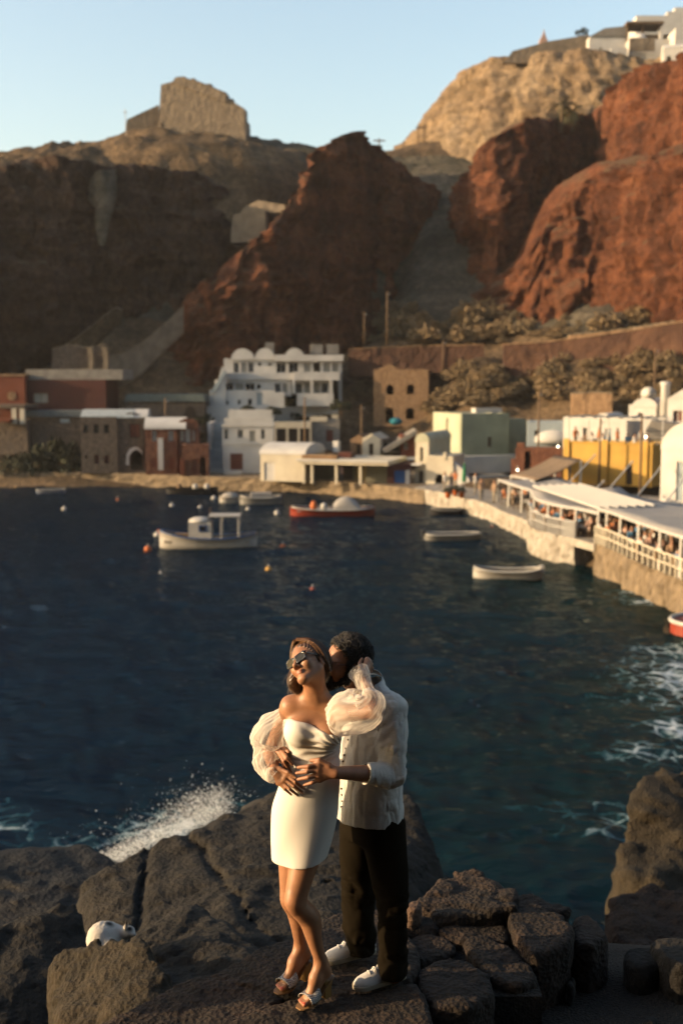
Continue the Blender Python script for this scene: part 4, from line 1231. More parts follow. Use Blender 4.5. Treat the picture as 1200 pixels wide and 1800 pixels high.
# ---- village on the clifftop
b = Bld("clifftop_wall", "long tan boundary wall on the edge of the pale cliff", "wall", 960, 100, 192, 0.0)
b.shape("wall", FSTONE, [(885, 110), (1034, 112), (1034, 62), (960, 74), (900, 90)], 0, 1.2)
b = Bld("pink_bell_tower", "slender pale pink bell tower rising over the clifftop wall", "bell tower", 955, 80, 196)
PINK = mat("pale_pink_plaster", (0.62, 0.40, 0.31))
b.shape("tower", PINK, [(946, 90), (964, 90), (961, 68), (949, 68)], 0, 1.5); b.shape("spire", PINK, [(950, 68), (960, 68), (956, 54)], 0.2, 1.3); b.box("finial", METAL, 955, 956.5, 50, 56, 0.7, 0.85)
b = Bld("clifftop_long_house", "long white house with grey flat roof on the clifftop", "house", 1067, 98, 190)
b.wall("wall", WHITE, 1034, 1102, 66, 104, [(1052, 1058, 84, 97)]); b.shell(WHITE, 1034, 1102, 66, 104, 0, 7); b.door(1052, 1058, 84, 97, CREAM)
b.shape("roof", GREY, [(1034, 66), (1102, 66), (1102, 48), (1060, 52)], -0.2, 6)
b.box("terrace_wall", WHITE, 1066, 1095, 92, 104, -2.5, -2.0)
b = Bld("clifftop_pergola_house", "white domed house under a wooden pergola on the clifftop", "house", 1140, 98, 188)
b.box("wall", WHITE, 1104, 1180, 70, 104, 0, 6); b.box("front_wall", FSTONE, 1100, 1144, 74, 95, -2, -1.6)
MB().ball((b.X(1125), 1.0, b.Z(70)), (1.2, 1.2, 1.1), 14, 8).build("dome", WHITE, b.o, True); b.box("dome_neck", WHITE, 1160, 1166, 50, 70, 1, 1.6)
for x in (1103, 1130, 1160): b.box("pergola_post", WOOD, x, x + 3, 42, 70, 1.5, 1.7)
b.box("pergola_roof", WOOD, 1101, 1166, 38, 42, 0.5, 5)
b = Bld("clifftop_terrace_house", "white stepped house on the skyline at the right corner", "house", 1170, 50, 205)
b.box("wall", WHITE, 1117, 1260, 28, 60, 0, 6); b.box("upper_wall", WHITE, 1174, 1260, 18, 34, 1, 6); b.box("upper_wall", WHITE, 1190, 1260, 8, 24, 2, 6)
b = Bld("cliff_chapel", "small white chapel with arched door on the red cliff edge", "chapel", 1188, 112, 160, -0.2)
b.wall("wall", WHITE, 1166, 1215, 84, 120, [(1171, 1179, 98, 116, True)]); b.shell(WHITE, 1166, 1215, 84, 120, 0, 5, roof=False); b.barrelx("vault", WHITE, 1165, 1216, 85, 74, -0.05, 5.05)
b = Bld("cliff_gable", "white sunlit gable behind the cliff chapel at the right edge", "house", 1195, 70, 185)
b.shape("gable", WHITE, [(1184, 100), (1240, 100), (1240, 20), (1200, 42), (1186, 50)], 0, 5)

# ------------------------------------------------------------------ foreground rocks
def lava_mat(name, tones, fine=14.0, bump=0.8, pits=0.6, rough=0.92, spec=0.25):
    tones = [tuple(0.46 * x for x in tone(t)) for t in tones]
    m = bpy.data.materials.new(name); m.use_nodes = True
    n, l = m.node_tree.nodes, m.node_tree.links
    b = n["Principled BSDF"]; b.inputs["Roughness"].default_value = rough; b.inputs["Specular IOR Level"].default_value = spec
    tc = n.new("ShaderNodeTexCoord")
    def noise(s, d=8, r=0.62):
        x = n.new("ShaderNodeTexNoise"); x.inputs["Scale"].default_value = s; x.inputs["Detail"].default_value = d; x.inputs["Roughness"].default_value = r
        l.new(tc.outputs["Object"], x.inputs["Vector"]); return x
    n1, n2, n3 = noise(2.6), noise(fine), noise(fine * 4, 4)
    rp = n.new("ShaderNodeValToRGB"); e = rp.color_ramp.elements
    e[0].position, e[1].position = 0.32, 0.70; e[0].color, e[1].color = (*tones[0], 1), (*tones[-1], 1)
    for k, t in enumerate(tones[1:-1]):
        x = e.new(0.32 + 0.38 * (k + 1) / (len(tones) - 1)); x.color = (*t, 1)
    l.new(n1.outputs["Fac"], rp.inputs[0])
    mx = n.new("ShaderNodeMix"); mx.data_type = 'RGBA'; mx.blend_type = 'MULTIPLY'; mx.inputs["Factor"].default_value = 0.8
    r2 = n.new("ShaderNodeValToRGB"); r2.color_ramp.elements[0].position, r2.color_ramp.elements[1].position = 0.35, 0.65
    r2.color_ramp.elements[0].color, r2.color_ramp.elements[1].color = (0.55, 0.53, 0.5, 1), (1.25, 1.2, 1.15, 1)
    l.new(n2.outputs["Fac"], r2.inputs[0]); l.new(rp.outputs[0], mx.inputs["A"]); l.new(r2.outputs[0], mx.inputs["B"])
    l.new(mx.outputs["Result"], b.inputs["Base Color"])
    vo = n.new("ShaderNodeTexVoronoi"); vo.inputs["Scale"].default_value = fine * 2.4
    l.new(tc.outputs["Object"], vo.inputs["Vector"])
    a1 = n.new("ShaderNodeMath"); a1.operation = 'MULTIPLY_ADD'; a1.inputs[1].default_value = pits
    l.new(vo.outputs["Distance"], a1.inputs[0]); l.new(n2.outputs["Fac"], a1.inputs[2])
    a2 = n.new("ShaderNodeMath"); a2.operation = 'MULTIPLY_ADD'; a2.inputs[1].default_value = 0.3
    l.new(n3.outputs["Fac"], a2.inputs[0]); l.new(a1.outputs[0], a2.inputs[2])
    bp = n.new("ShaderNodeBump"); bp.inputs["Strength"].default_value = bump; bp.inputs["Distance"].default_value = 0.35 / fine
    l.new(a2.outputs[0], bp.inputs["Height"]); l.new(bp.outputs[0], b.inputs["Normal"])
    MATS[name] = m
    return m

BASALT = lava_mat("weathered_basalt", [(0.036, 0.033, 0.03), (0.062, 0.056, 0.048), (0.10, 0.088, 0.072)], 9, 0.9, 0.4)
DARKB = lava_mat("wet_dark_basalt", [(0.018, 0.016, 0.014), (0.03, 0.026, 0.022), (0.055, 0.046, 0.038)], 8, 0.8, 0.4, rough=0.7)
PITTED = lava_mat("pitted_brown_lava", [(0.045, 0.034, 0.028), (0.08, 0.058, 0.045), (0.13, 0.086, 0.064), (0.07, 0.056, 0.047)], 17, 1.0, 0.8)
OLIVE = lava_mat("olive_brown_basalt", [(0.06, 0.05, 0.032), (0.11, 0.088, 0.055), (0.16, 0.125, 0.078)], 12, 0.9, 0.6)
PATH = lava_mat("dark_gravel_dirt", [(0.05, 0.042, 0.036), (0.075, 0.062, 0.052), (0.10, 0.085, 0.07)], 26, 0.9, 1.2)

def rock(name, label, pts, bottom, m, h=0.028, cat="rock", group=None, **kw):
    """a boulder from its corner points (px, py, depth); the same corners carried down to the level `bottom`"""
    w = [P(*p) for p in pts]
    low = [Vector((p.x, p.y, bottom)) for p in w]
    V, F = rock_field(w + low, h, **kw).surf()
    c = V.mean(0); c[2] = V[:, 2].min()
    o = link(name, np_mesh(name, V - c, F), m, None, c)
    return tag(o, label, cat, group)

def crack(px, py, Y, n, wd=0.018, dp=0.06): return (P(px, py, Y), Vector(n).normalized(), wd, dp)

rock("boulder", "huge grey cracked boulder rising behind the couple's legs",
     [(140, 1592, 9.0), (148, 1558, 9.2), (215, 1508, 9.5), (290, 1466, 9.8), (335, 1449, 9.9), (410, 1428, 10.4), (455, 1404, 11.0), (560, 1383, 11.4), (690, 1385, 11.1), (715, 1402, 10.6), (748, 1452, 10.1), (783, 1540, 9.6), (776, 1590, 9.3),
      (150, 1640, 8.5), (260, 1700, 7.8), (420, 1720, 7.35), (560, 1710, 7.5), (700, 1670, 8.2)], 2.5, BASALT, 0.032, rnd_k=0.05, amp=0.10, scale=1.5, seed=1, fine=0.02,
     cracks=[crack(380, 1540, 8.9, (0.55, 0.25, 0.75)), crack(250, 1560, 9.0, (0.9, 0.1, -0.35)), crack(330, 1520, 9, (0.05, -0.5, 0.9), 0.012, 0.04)])
rock("boulder", "pale flat slab of rock on top of the huge boulder beside the white dress",
     [(408, 1428, 11.3), (430, 1408, 11.9), (480, 1388, 12.6), (560, 1380, 12.8), (600, 1400, 11.9), (560, 1425, 11.4), (470, 1440, 11.1)], 3.5, lava_mat("pale_grey_rock", [(0.13, 0.115, 0.095), (0.19, 0.165, 0.135), (0.24, 0.21, 0.17)], 9, 0.6, 0.3), 0.03, rnd_k=0.08, amp=0.05, scale=1.6, seed=2)
rock("boulder", "rounded grey rock with a broken crest to the right of the cat",
     [(205, 1690, 7.2), (232, 1640, 7.5), (285, 1600, 7.75), (335, 1570, 7.9), (356, 1572, 7.9), (378, 1596, 7.8), (405, 1622, 7.6), (436, 1652, 7.35), (470, 1672, 7.1), (470, 1715, 6.7), (330, 1745, 6.6), (230, 1770, 6.55)], 5.4, BASALT, 0.024, rnd_k=0.05, amp=0.07, scale=2.6, seed=3, fine=0.016)
rock("boulder", "olive brown pitted rock in front of the cat at the lower left",
     [(88, 1700, 6.9), (104, 1668, 7.0), (150, 1668, 6.9), (215, 1650, 6.8), (240, 1640, 6.75), (262, 1660, 6.6), (300, 1715, 6.4), (330, 1760, 6.2), (240, 1830, 5.9), (120, 1830, 6.1), (92, 1760, 6.5)], 5.0, OLIVE, 0.022, rnd_k=0.05, amp=0.06, scale=3.2, seed=4, fine=0.022)
rock("boulder", "tall grey boulder with a sunlit left face at the lower left corner",
     [(-140, 1700, 7.4), (-60, 1650, 7.7), (10, 1628, 7.9), (60, 1592, 8.1), (98, 1576, 8.2), (140, 1588, 8.2), (162, 1640, 8.0), (150, 1720, 7.5), (110, 1800, 7.0), (0, 1830, 6.7), (-140, 1830, 6.7)], 4.6, BASALT, 0.028, rnd_k=0.04, amp=0.08, scale=2.2, seed=5, fine=0.018)
rock("boulder", "dark wet boulder standing in front of the breaking wave",
     [(-160, 1520, 11.2), (-60, 1505, 11.4), (0, 1506, 11.5), (62, 1488, 11.9), (102, 1474, 12.2), (158, 1474, 12.2), (174, 1490, 12.0), (213, 1506, 11.7), (208, 1540, 11.2), (160, 1610, 10.2), (0, 1650, 9.9), (-160, 1650, 9.9)], 1.0, DARKB, 0.042, rnd_k=0.06, amp=0.10, scale=1.8, seed=6, fine=0.02)
rock("boulder", "jagged brown rock standing in the sea near the right edge",
     [(1140, 1362, 16.2), (1162, 1346, 16.5), (1205, 1340, 16.8), (1330, 1335, 17), (1130, 1402, 15.7), (1088, 1450, 15.2), (1068, 1474, 15), (1074, 1500, 14.8), (1098, 1540, 14.5), (1125, 1585, 14.2), (1170, 1600, 13.9), (1330, 1600, 13.9)], 0.5, OLIVE, 0.055, rnd_k=0.06, amp=0.17, scale=1.5, seed=7, fine=0.035)
rock("boulder", "low rust brown seaweed covered rock below the jagged rock",
     [(1062, 1600, 12.6), (1085, 1568, 13), (1130, 1556, 13.2), (1190, 1560, 13.2), (1330, 1560, 13), (1060, 1640, 12), (1120, 1670, 11.6), (1330, 1680, 11.5)], 0.5, lava_mat("seaweed_rock", [(0.03, 0.018, 0.011), (0.065, 0.03, 0.016), (0.10, 0.055, 0.026)], 10, 1.0, 0.8), 0.055, rnd_k=0.1, amp=0.14, scale=2.2, seed=8, fine=0.04)

# rock added outside the view to shade the ledge and the couple's feet
rock("boulder", "unseen boulder added left of the ledge to shade it", [(-560, 1500, 5.5), (-500, 1440, 5.45), (-430, 1425, 5.3), (-380, 1440, 5.1), (-330, 1500, 4.95), (-330, 1600, 4.9), (-560, 1600, 5.0)], 5.0, BASALT, 0.04, rnd_k=0.06, amp=0.12, scale=2.6, seed=9, fine=0.03)

# shore below the path, down into the sea
def shore():
    xs, ys = np.arange(-9, 9, 0.09), np.arange(2.6, 22, 0.09)
    X, Y = np.meshgrid(xs, ys, indexing='ij')
    q = np.stack([X, Y, X * 0], -1)
    Z = np.interp(Y, [2.6, 6.0, 6.6, 7.3, 9.0, 12.0, 15.0, 22.0], [7.74, 7.72, 7.6, 6.3, 3.2, 0.5, -1.5, -4.0])
    left = np.clip((0.4 - X) / 1.0, 0, 1)
    Z = Z - left * np.interp(Y, [2.6, 5.0, 5.6, 9], [1.4, 1.4, 1.8, 0.3])
    rug = np.clip((Y - 6.4) / 1.2, 0, 1)
    Z = Z + (0.03 + 0.5 * rug) * fbm(q, 1.1, 4, 2, ridged=False) + 0.015 * fbm(q, 6, 3, 5)
    V = np.stack([X, Y, Z], -1)
    tag(link("ground", np_mesh("ground", V.reshape(-1, 3), grid_faces(len(xs), len(ys))), PATH), None, None, None, "structure")
shore()

# the rough stone ledge the couple stand on
LEDGE_Z = 8.05
ledge = thing("stone_ledge", "rough ledge of pitted brown lava blocks that the couple stand on", "ledge", (0.2, 5.4, 7.25))
def stone(top, z, depth=0.8, seed=0, h=0.015, m=PITTED, flare=0.04, tilt=0.0, rnd_k=0.035, amp=0.024, fine=0.010, name="stone"):
    w = [PZ(x, y, z) for x, y in top]
    c = sum(w, Vector()) / len(w)
    w = [c + (p - c) * 1.11 + Vector((0, 0, tilt * (p.x - c.x))) for p in w]
    low = [Vector((p.x + (p.x - c.x) * flare, p.y + (p.y - c.y) * flare, z - depth)) for p in w]
    V, F = rock_field(w + low, h, rnd_k=rnd_k, amp=amp, scale=3.6, seed=seed, fine=fine).surf()
    base = v3(ledge.location)
    return link(name, np_mesh(name, V - base, F), m, ledge)
stone([(150, 1812), (255, 1762), (335, 1722), (380, 1712), (470, 1716), (520, 1735), (470, 1765), (395, 1800), (330, 1850), (150, 1850)], 8.02, 1.0, 11)
stone([(372, 1712), (425, 1684), (470, 1668), (520, 1645), (600, 1628), (690, 1632), (716, 1655), (722, 1690), (700, 1722), (640, 1742), (560, 1752), (470, 1730)], 8.03, 1.0, 12)
stone([(395, 1815), (470, 1770), (560, 1760), (640, 1752), (715, 1728), (738, 1760), (748, 1830), (600, 1880), (400, 1880)], 8.03, 1.0, 13)
stone([(735, 1706), (775, 1682), (820, 1685), (858, 1705), (866, 1740), (830, 1765), (770, 1768), (745, 1740)], 8.02, 0.85, 14)
stone([(822, 1655), (850, 1645), (895, 1662), (935, 1690), (944, 1715), (905, 1728), (872, 1718), (842, 1690)], 8.00, 0.85, 15)
stone([(893, 1600), (930, 1583), (985, 1603), (1004, 1626), (1000, 1650), (962, 1668), (935, 1670), (905, 1640)], 8.06, 0.85, 16, tilt=-0.04)
stone([(1004, 1606), (1030, 1598), (1058, 1612), (1066, 1640), (1040, 1658), (1010, 1650)], 8.0, 0.85, 17)
stone([(716, 1648), (745, 1636), (790, 1645), (806, 1662), (770, 1680), (728, 1684)], 8.0, 0.8, 18)
stone([(772, 1612), (815, 1604), (858, 1612), (890, 1628), (892, 1650), (850, 1645), (800, 1652), (775, 1636)], 8.0, 0.8, 19)
stone([(706, 1600), (735, 1592), (772, 1600), (772, 1628), (740, 1634), (708, 1632)], 8.02, 0.8, 20)
stone([(742, 1588), (772, 1556), (800, 1534), (838, 1534), (862, 1558), (895, 1572), (890, 1596), (840, 1604), (780, 1606)], 8.06, 0.9, 21, tilt=0.0, amp=0.06)
stone([(862, 1566), (905, 1562), (960, 1578), (1000, 1594), (985, 1602), (930, 1582), (895, 1592)], 7.96, 0.9, 22, amp=0.05)
stone([(520, 1640), (560, 1612), (620, 1596), (690, 1600), (704, 1628), (690, 1630), (600, 1626)], 7.9, 0.8, 23)
stone([(709, 1590), (722, 1580), (738, 1582), (741, 1592), (722, 1598)], 8.13, 0.12, 24, h=0.008, amp=0.012, rnd_k=0.03, fine=0.006, m=lava_mat("pale_red_stone", [(0.30, 0.16, 0.11), (0.42, 0.30, 0.22)], 20, 0.8, 0.6))
MB().box(-1.0, 1.05, -0.3, 0.6, -0.2, 0.35).build("core", PATH, ledge)
MB().box(0.16, 0.80, -0.05, 0.72, -0.2, 0.69).build("rubble_fill", PATH, ledge)

for lab, top, z, dp, sd in (("flat grey stone on the dirt path at the lower right", [(1094, 1662), (1120, 1656), (1160, 1668), (1166, 1690), (1130, 1702), (1098, 1690)], 7.88, 0.3, 31),
                            ("larger rounded grey stone on the path at the right edge", [(1136, 1650), (1168, 1640), (1230, 1648), (1240, 1690), (1190, 1700), (1160, 1680)], 7.94, 0.36, 32),
                            ("small dark stone at the foot of the ledge", [(993, 1712), (1008, 1706), (1014, 1722), (1000, 1732)], 7.86, 0.25, 33),
                            ("small pebble on the path at the bottom edge", [(1122, 1788), (1142, 1778), (1160, 1792), (1138, 1806)], 7.80, 0.16, 34)):
    w = [PZ(x, y, z) for x, y in top]
    c = sum(w, Vector()) / len(w)
    V, F = rock_field(w + [Vector((p.x, p.y, z - dp)) for p in w], 0.012, rnd_k=0.05, amp=0.015, scale=5, seed=sd, fine=0.006).surf()
    b0 = V.mean(0); b0[2] = V[:, 2].min()
    tag(link("path_stone", np_mesh("path_stone", V - b0, F), BASALT, None, b0), lab, "stone")

# ------------------------------------------------------------------ the couple
def tint_mat(name, base, rough=0.5, sss=0.0, bump=0.0, bscale=200, spec=0.4, var=0.08):
    """base colour times the painted 'tint' of the surface (lips, nails, patches)"""
    base = tone(base)
    m = bpy.data.materials.new(name); m.use_nodes = True
    n, l = m.node_tree.nodes, m.node_tree.links
    b = n["Principled BSDF"]; b.inputs["Roughness"].default_value = rough; b.inputs["Specular IOR Level"].default_value = spec
    at = n.new("ShaderNodeAttribute"); at.attribute_name = "tint"
    tc = n.new("ShaderNodeTexCoord"); nz = n.new("ShaderNodeTexNoise"); nz.inputs["Scale"].default_value = 18; nz.inputs["Detail"].default_value = 6
    l.new(tc.outputs["Object"], nz.inputs["Vector"])
    rp = n.new("ShaderNodeValToRGB"); rp.color_ramp.elements[0].position = 0.35; rp.color_ramp.elements[1].position = 0.65
    rp.color_ramp.elements[0].color = (*[c * (1 - var) for c in base], 1); rp.color_ramp.elements[1].color = (*[c * (1 + var) for c in base], 1)
    l.new(nz.outputs["Fac"], rp.inputs[0])
    mx = n.new("ShaderNodeMix"); mx.data_type = 'RGBA'; mx.blend_type = 'MULTIPLY'; mx.inputs["Factor"].default_value = 1
    l.new(rp.outputs[0], mx.inputs["A"]); l.new(at.outputs["Color"], mx.inputs["B"]); l.new(mx.outputs["Result"], b.inputs["Base Color"])
    if sss:
        b.inputs["Subsurface Weight"].default_value = sss
        b.inputs["Subsurface Radius"].default_value = (0.012, 0.005, 0.003)
        b.inputs["Subsurface Scale"].default_value = 1.0
    if bump:
        n2 = n.new("ShaderNodeTexNoise"); n2.inputs["Scale"].default_value = bscale; n2.inputs["Detail"].default_value = 3
        l.new(tc.outputs["Object"], n2.inputs["Vector"])
        bp = n.new("ShaderNodeBump"); bp.inputs["Strength"].default_value = bump; bp.inputs["Distance"].default_value = 0.5 / bscale
        l.new(n2.outputs["Fac"], bp.inputs["Height"]); l.new(bp.outputs[0], b.inputs["Normal"])
    MATS[name] = m
    return m

def cloth_mat(name, col, rough=0.9, weave=900.0, bump=0.15, trans=0.0, slub=0.0, sheen=0.0):
    col = tone(col)
    m = bpy.data.materials.new(name); m.use_nodes = True
    n, l = m.node_tree.nodes, m.node_tree.links
    b = n["Principled BSDF"]; b.inputs["Roughness"].default_value = rough; b.inputs["Specular IOR Level"].default_value = 0.2
    b.inputs["Sheen Weight"].default_value = sheen
    tc = n.new("ShaderNodeTexCoord")
    mp = n.new("ShaderNodeMapping"); mp.inputs["Scale"].default_value = (1, 1, 0.15); l.new(tc.outputs["Object"], mp.inputs["Vector"])
    mp2 = n.new("ShaderNodeMapping"); mp2.inputs["Scale"].default_value = (0.15, 0.15, 1); l.new(tc.outputs["Object"], mp2.inputs["Vector"])
    a = n.new("ShaderNodeTexNoise"); a.inputs["Scale"].default_value = weave; l.new(mp.outputs[0], a.inputs["Vector"])
    c = n.new("ShaderNodeTexNoise"); c.inputs["Scale"].default_value = weave; l.new(mp2.outputs[0], c.inputs["Vector"])
    s = n.new("ShaderNodeMath"); s.operation = 'ADD'; l.new(a.outputs["Fac"], s.inputs[0]); l.new(c.outputs["Fac"], s.inputs[1])
    rp = n.new("ShaderNodeMapRange"); rp.inputs["From Min"].default_value = 0.7; rp.inputs["From Max"].default_value = 1.3; rp.inputs["To Min"].default_value = 1 - slub; rp.inputs["To Max"].default_value = 1 + slub * 0.4
    l.new(s.outputs[0], rp.inputs["Value"])
    mx = n.new("ShaderNodeMix"); mx.data_type = 'RGBA'; mx.blend_type = 'MULTIPLY'; mx.inputs["Factor"].default_value = 1; mx.inputs["A"].default_value = (*col, 1)
    l.new(rp.outputs[0], mx.inputs["B"]); l.new(mx.outputs["Result"], b.inputs["Base Color"])
    bp = n.new("ShaderNodeBump"); bp.inputs["Strength"].default_value = bump; bp.inputs["Distance"].default_value = 0.002
    l.new(s.outputs[0], bp.inputs["Height"]); l.new(bp.outputs[0], b.inputs["Normal"])
    if trans:
        t = n.new("ShaderNodeBsdfTranslucent"); t.inputs["Color"].default_value = (*[min(1, x * 1.05) for x in col], 1)
        ms = n.new("ShaderNodeMixShader"); ms.inputs[0].default_value = trans
        l.new(b.outputs[0], ms.inputs[1]); l.new(t.outputs[0], ms.inputs[2]); l.new(ms.outputs[0], n["Material Output"].inputs[0])
    MATS[name] = m
    return m

SKINW = tint_mat("bronzed_skin", (0.50, 0.24, 0.125), 0.5, 0.12, 0.25, 260, var=0.12)
SKINM = tint_mat("tanned_skin", (0.52, 0.245, 0.135), 0.55, 0.12, 0.3, 260, var=0.14)
DRESS = cloth_mat("ivory_crepe", (1.05, 1.01, 0.94), 0.7, 1400, 0.08)
LINEN = cloth_mat("white_linen", (1.18, 1.14, 1.06), 0.95, 420, 0.5, trans=0.18, slub=0.16)
TROUSER = cloth_mat("dark_olive_twill", (0.016, 0.012, 0.0065), 0.95, 900, 0.2)
TROUSER.node_tree.nodes["Principled BSDF"].inputs["Specular IOR Level"].default_value = 0.04
HAIRW = tint_mat("brown_hair", (0.12, 0.058, 0.026), 0.38, 0, 0.0, spec=0.5, var=0.35)
HAIRM = tint_mat("black_hair", (0.014, 0.0105, 0.0085), 0.55, 0, 0.0, spec=0.5, var=0.3)
BLACKP = mat("black_acetate", (0.008, 0.008, 0.009), 0.15, 0.0, 5, 0.0, spec=0.6)
LENS = mat("smoked_lens", (0.010, 0.009, 0.009), 0.12, 0.0, 5, 0.0, spec=0.25)
SNEAK = mat("white_canvas_shoe", (0.95, 0.92, 0.88), 0.85, 0.06, 30, 0.25, 400)
SOLE = mat("off_white_rubber", (0.50, 0.44, 0.34), 0.6, 0.08, 20, 0.05, 100)
TAN_L = mat("tan_leather", (0.42, 0.24, 0.11), 0.5, 0.1, 20, 0.1, 200)
GOLDW = mat("honey_wood_heel", (0.48, 0.27, 0.08), 0.45, 0.15, 14, 0.1, 60)

def tulle_mat():
    m = bpy.data.materials.new("ivory_tulle"); m.use_nodes = True
    n, l = m.node_tree.nodes, m.node_tree.links
    b = n["Principled BSDF"]; b.inputs["Base Color"].default_value = (0.72, 0.69, 0.64, 1); b.inputs["Roughness"].default_value = 0.9
    t = n.new("ShaderNodeBsdfTranslucent"); t.inputs["Color"].default_value = (0.70, 0.64, 0.56, 1)
    a = n.new("ShaderNodeMixShader"); a.inputs[0].default_value = 0.45; l.new(b.outputs[0], a.inputs[1]); l.new(t.outputs[0], a.inputs[2])
    tr = n.new("ShaderNodeBsdfTransparent")
    lw = n.new("ShaderNodeLayerWeight"); lw.inputs["Blend"].default_value = 0.35
    mr = n.new("ShaderNodeMapRange"); mr.inputs["To Min"].default_value = 0.30; mr.inputs["To Max"].default_value = 0.94
    l.new(lw.outputs["Facing"], mr.inputs["Value"])
    c = n.new("ShaderNodeMixShader"); l.new(mr.outputs[0], c.inputs[0]); l.new(tr.outputs[0], c.inputs[1]); l.new(a.outputs[0], c.inputs[2])
    l.new(c.outputs[0], n["Material Output"].inputs[0])
    return m
TULLE = tulle_mat()

def skin_obj(name, F, m, parent, tints=(), smooth_it=1):
    V, Q = F.surf()
    base = v3(parent.location) if parent is not None else np.zeros(3)
    me = np_mesh(name, V - base, Q)
    col = np.ones((len(V), 4), np.float32)
    for c, r, t in tints:
        d = np.linalg.norm(V - v3(c), axis=1)
        w = np.clip(1.4 - d / r, 0, 1)[:, None]
        col[:, :3] = col[:, :3] * (1 - w) + np.array(t) * w
    at = me.attributes.new("tint", 'FLOAT_COLOR', 'POINT'); at.data.foreach_set("color", col.ravel())
    return link(name, me, m, parent)

class Frame:
    """head or foot space: forward, left, up about a centre"""
    def __init__(self, C, f, u, s=1.0):
        self.C, f, u = v3(C), v3(f), v3(u)
        f /= np.linalg.norm(f); u -= f * (u @ f); u /= np.linalg.norm(u)
        self.R = np.stack([f, np.cross(u, f), u], -1); self.k = s
    def __call__(self, a, b, c): return self.C + self.R @ (np.array([a, b, c]) * self.k)
    def ell(self, c, r): return ell(self(*c), np.array(r) * self.k, self.R)
    def rc(self, a, b, ra, rb=None): return rc(self(*a), self(*b), ra * self.k, (ra if rb is None else rb) * self.k)
    def box(self, c, r, rd): return rbox(self(*c), np.array(r) * self.k, self.R, rd)

def add_head(F, H, male=False):
    F.put(H.ell((-0.012, 0, 0.035), (0.096, 0.074, 0.088)), 0.01)
    F.put(H.ell((0.028, 0, -0.028), (0.064, 0.058 if male else 0.054, 0.078)), 0.03)
    jw = 0.053 if male else 0.047
    for s in (1, -1):
        F.put(H.rc((0.005, s * jw, -0.05), (0.070, s * 0.012, -0.096), 0.020, 0.016), 0.025)
        F.put(H.rc((0.080, s * 0.012, 0.022), (0.066, s * 0.048, 0.020), 0.011, 0.009), 0.016)
        F.put(H.ell((0.062, s * 0.040, -0.024), (0.026, 0.022, 0.024)), 0.025)
        F.put(H.ell((0.099, s * 0.031, 0.000), (0.014, 0.019, 0.011)), 0.012, cut=True)
        F.put(H.ell((0.078, s * 0.031, 0.000), (0.012, 0.014, 0.011)), 0.004)
        F.put(H.ell((0.098, s * 0.0125, -0.036), (0.011, 0.008, 0.008)), 0.007)
        F.put(H.ell((-0.010, s * 0.076, -0.006), (0.020, 0.008, 0.031)), 0.006)
        F.put(H.ell((-0.004, s * 0.085, -0.002), (0.011, 0.006, 0.018)), 0.004, cut=True)
    F.put(H.rc((0.086, 0, 0.014), (0.109, 0, -0.026), 0.008, 0.0095), 0.012)
    F.put(H.ell((0.112, 0, -0.030), (0.011, 0.0105, 0.010)), 0.008)
    F.put(H.ell((0.076, 0, -0.095), (0.020, 0.024, 0.018)), 0.02)
    F.put(H.ell((0.090, 0, -0.058), (0.012, 0.024, 0.0065)), 0.007)
    F.put(H.ell((0.089, 0, -0.0695), (0.012, 0.020, 0.0075)), 0.007)
    F.put(H.rc((0.103, -0.02, -0.0635), (0.103, 0.02, -0.0635), 0.0022), 0.003, cut=True)

def limb(pts, rad, sub=4):
    """one smooth tapering limb through several joints"""
    pts, rad = np.array([v3(p) for p in pts]), np.array(rad, float)
    k = len(pts)
    if k > 2:
        t = np.arange(k); tt = np.linspace(0, k - 1, (k - 1) * sub + 1)
        i = np.minimum(tt.astype(int), k - 2); u = (tt - i)[:, None]
        q = np.c_[pts, rad]; m = np.gradient(q, axis=0) * 0.8
        C = (2*u**3-3*u**2+1)*q[i] + (u**3-2*u**2+u)*m[i] + (-2*u**3+3*u**2)*q[i+1] + (u**3-u**2)*m[i+1]
        pts, rad = C[:, :3], np.maximum(C[:, 3], 1e-4)
    r = rad.max()
    def fn(G):
        d = None
        for a, b, ra, rb in zip(pts[:-1], pts[1:], rad[:-1], rad[1:]):
            ab = b - a
            t = np.clip(((G - a) @ ab) / (ab @ ab + 1e-12), 0, 1)
            e = np.linalg.norm(G - a - t[..., None] * ab, axis=-1) - (ra + (rb - ra) * t)
            d = e if d is None else np.minimum(d, e)
        return d
    return pts.min(0) - r, pts.max(0) + r, fn

def add_chain(F, pts, rad, k=0.01):
    F.put(limb(pts, rad), k)

def add_hand(F, wrist, fingers, thumb, r=0.0085, palm=0.0125):
    """fingers: knuckle, middle joint and tip of each; thumb: root, joint, tip"""
    for kn, mid, tip in fingers:
        F.put(rc(wrist, kn, palm * 1.05, palm), 0.016)
    ks = [f[0] for f in fingers]
    for a, b in zip(ks[:-1], ks[1:]): F.put(rc(a, b, palm * 0.92), 0.01)
    for i, (kn, mid, tip) in enumerate(fingers):
        q = r * (0.88 if i == 3 else 1.0)
        F.put(rc(kn, mid, q * 1.18, q), 0.006); F.put(rc(mid, tip, q * 1.02, q * 0.76), 0.002)
    F.put(rc(wrist, thumb[0], palm, r * 1.35), 0.014)
    F.put(rc(thumb[0], thumb[1], r * 1.4, r * 1.12), 0.006); F.put(rc(thumb[1], thumb[2], r * 1.12, r * 0.85), 0.003)

def mid_of(a, b, bow=0.0, t=0.5):
    a, b = v3(a), v3(b)
    return a * (1 - t) + b * t + np.array([0, -bow, 0])

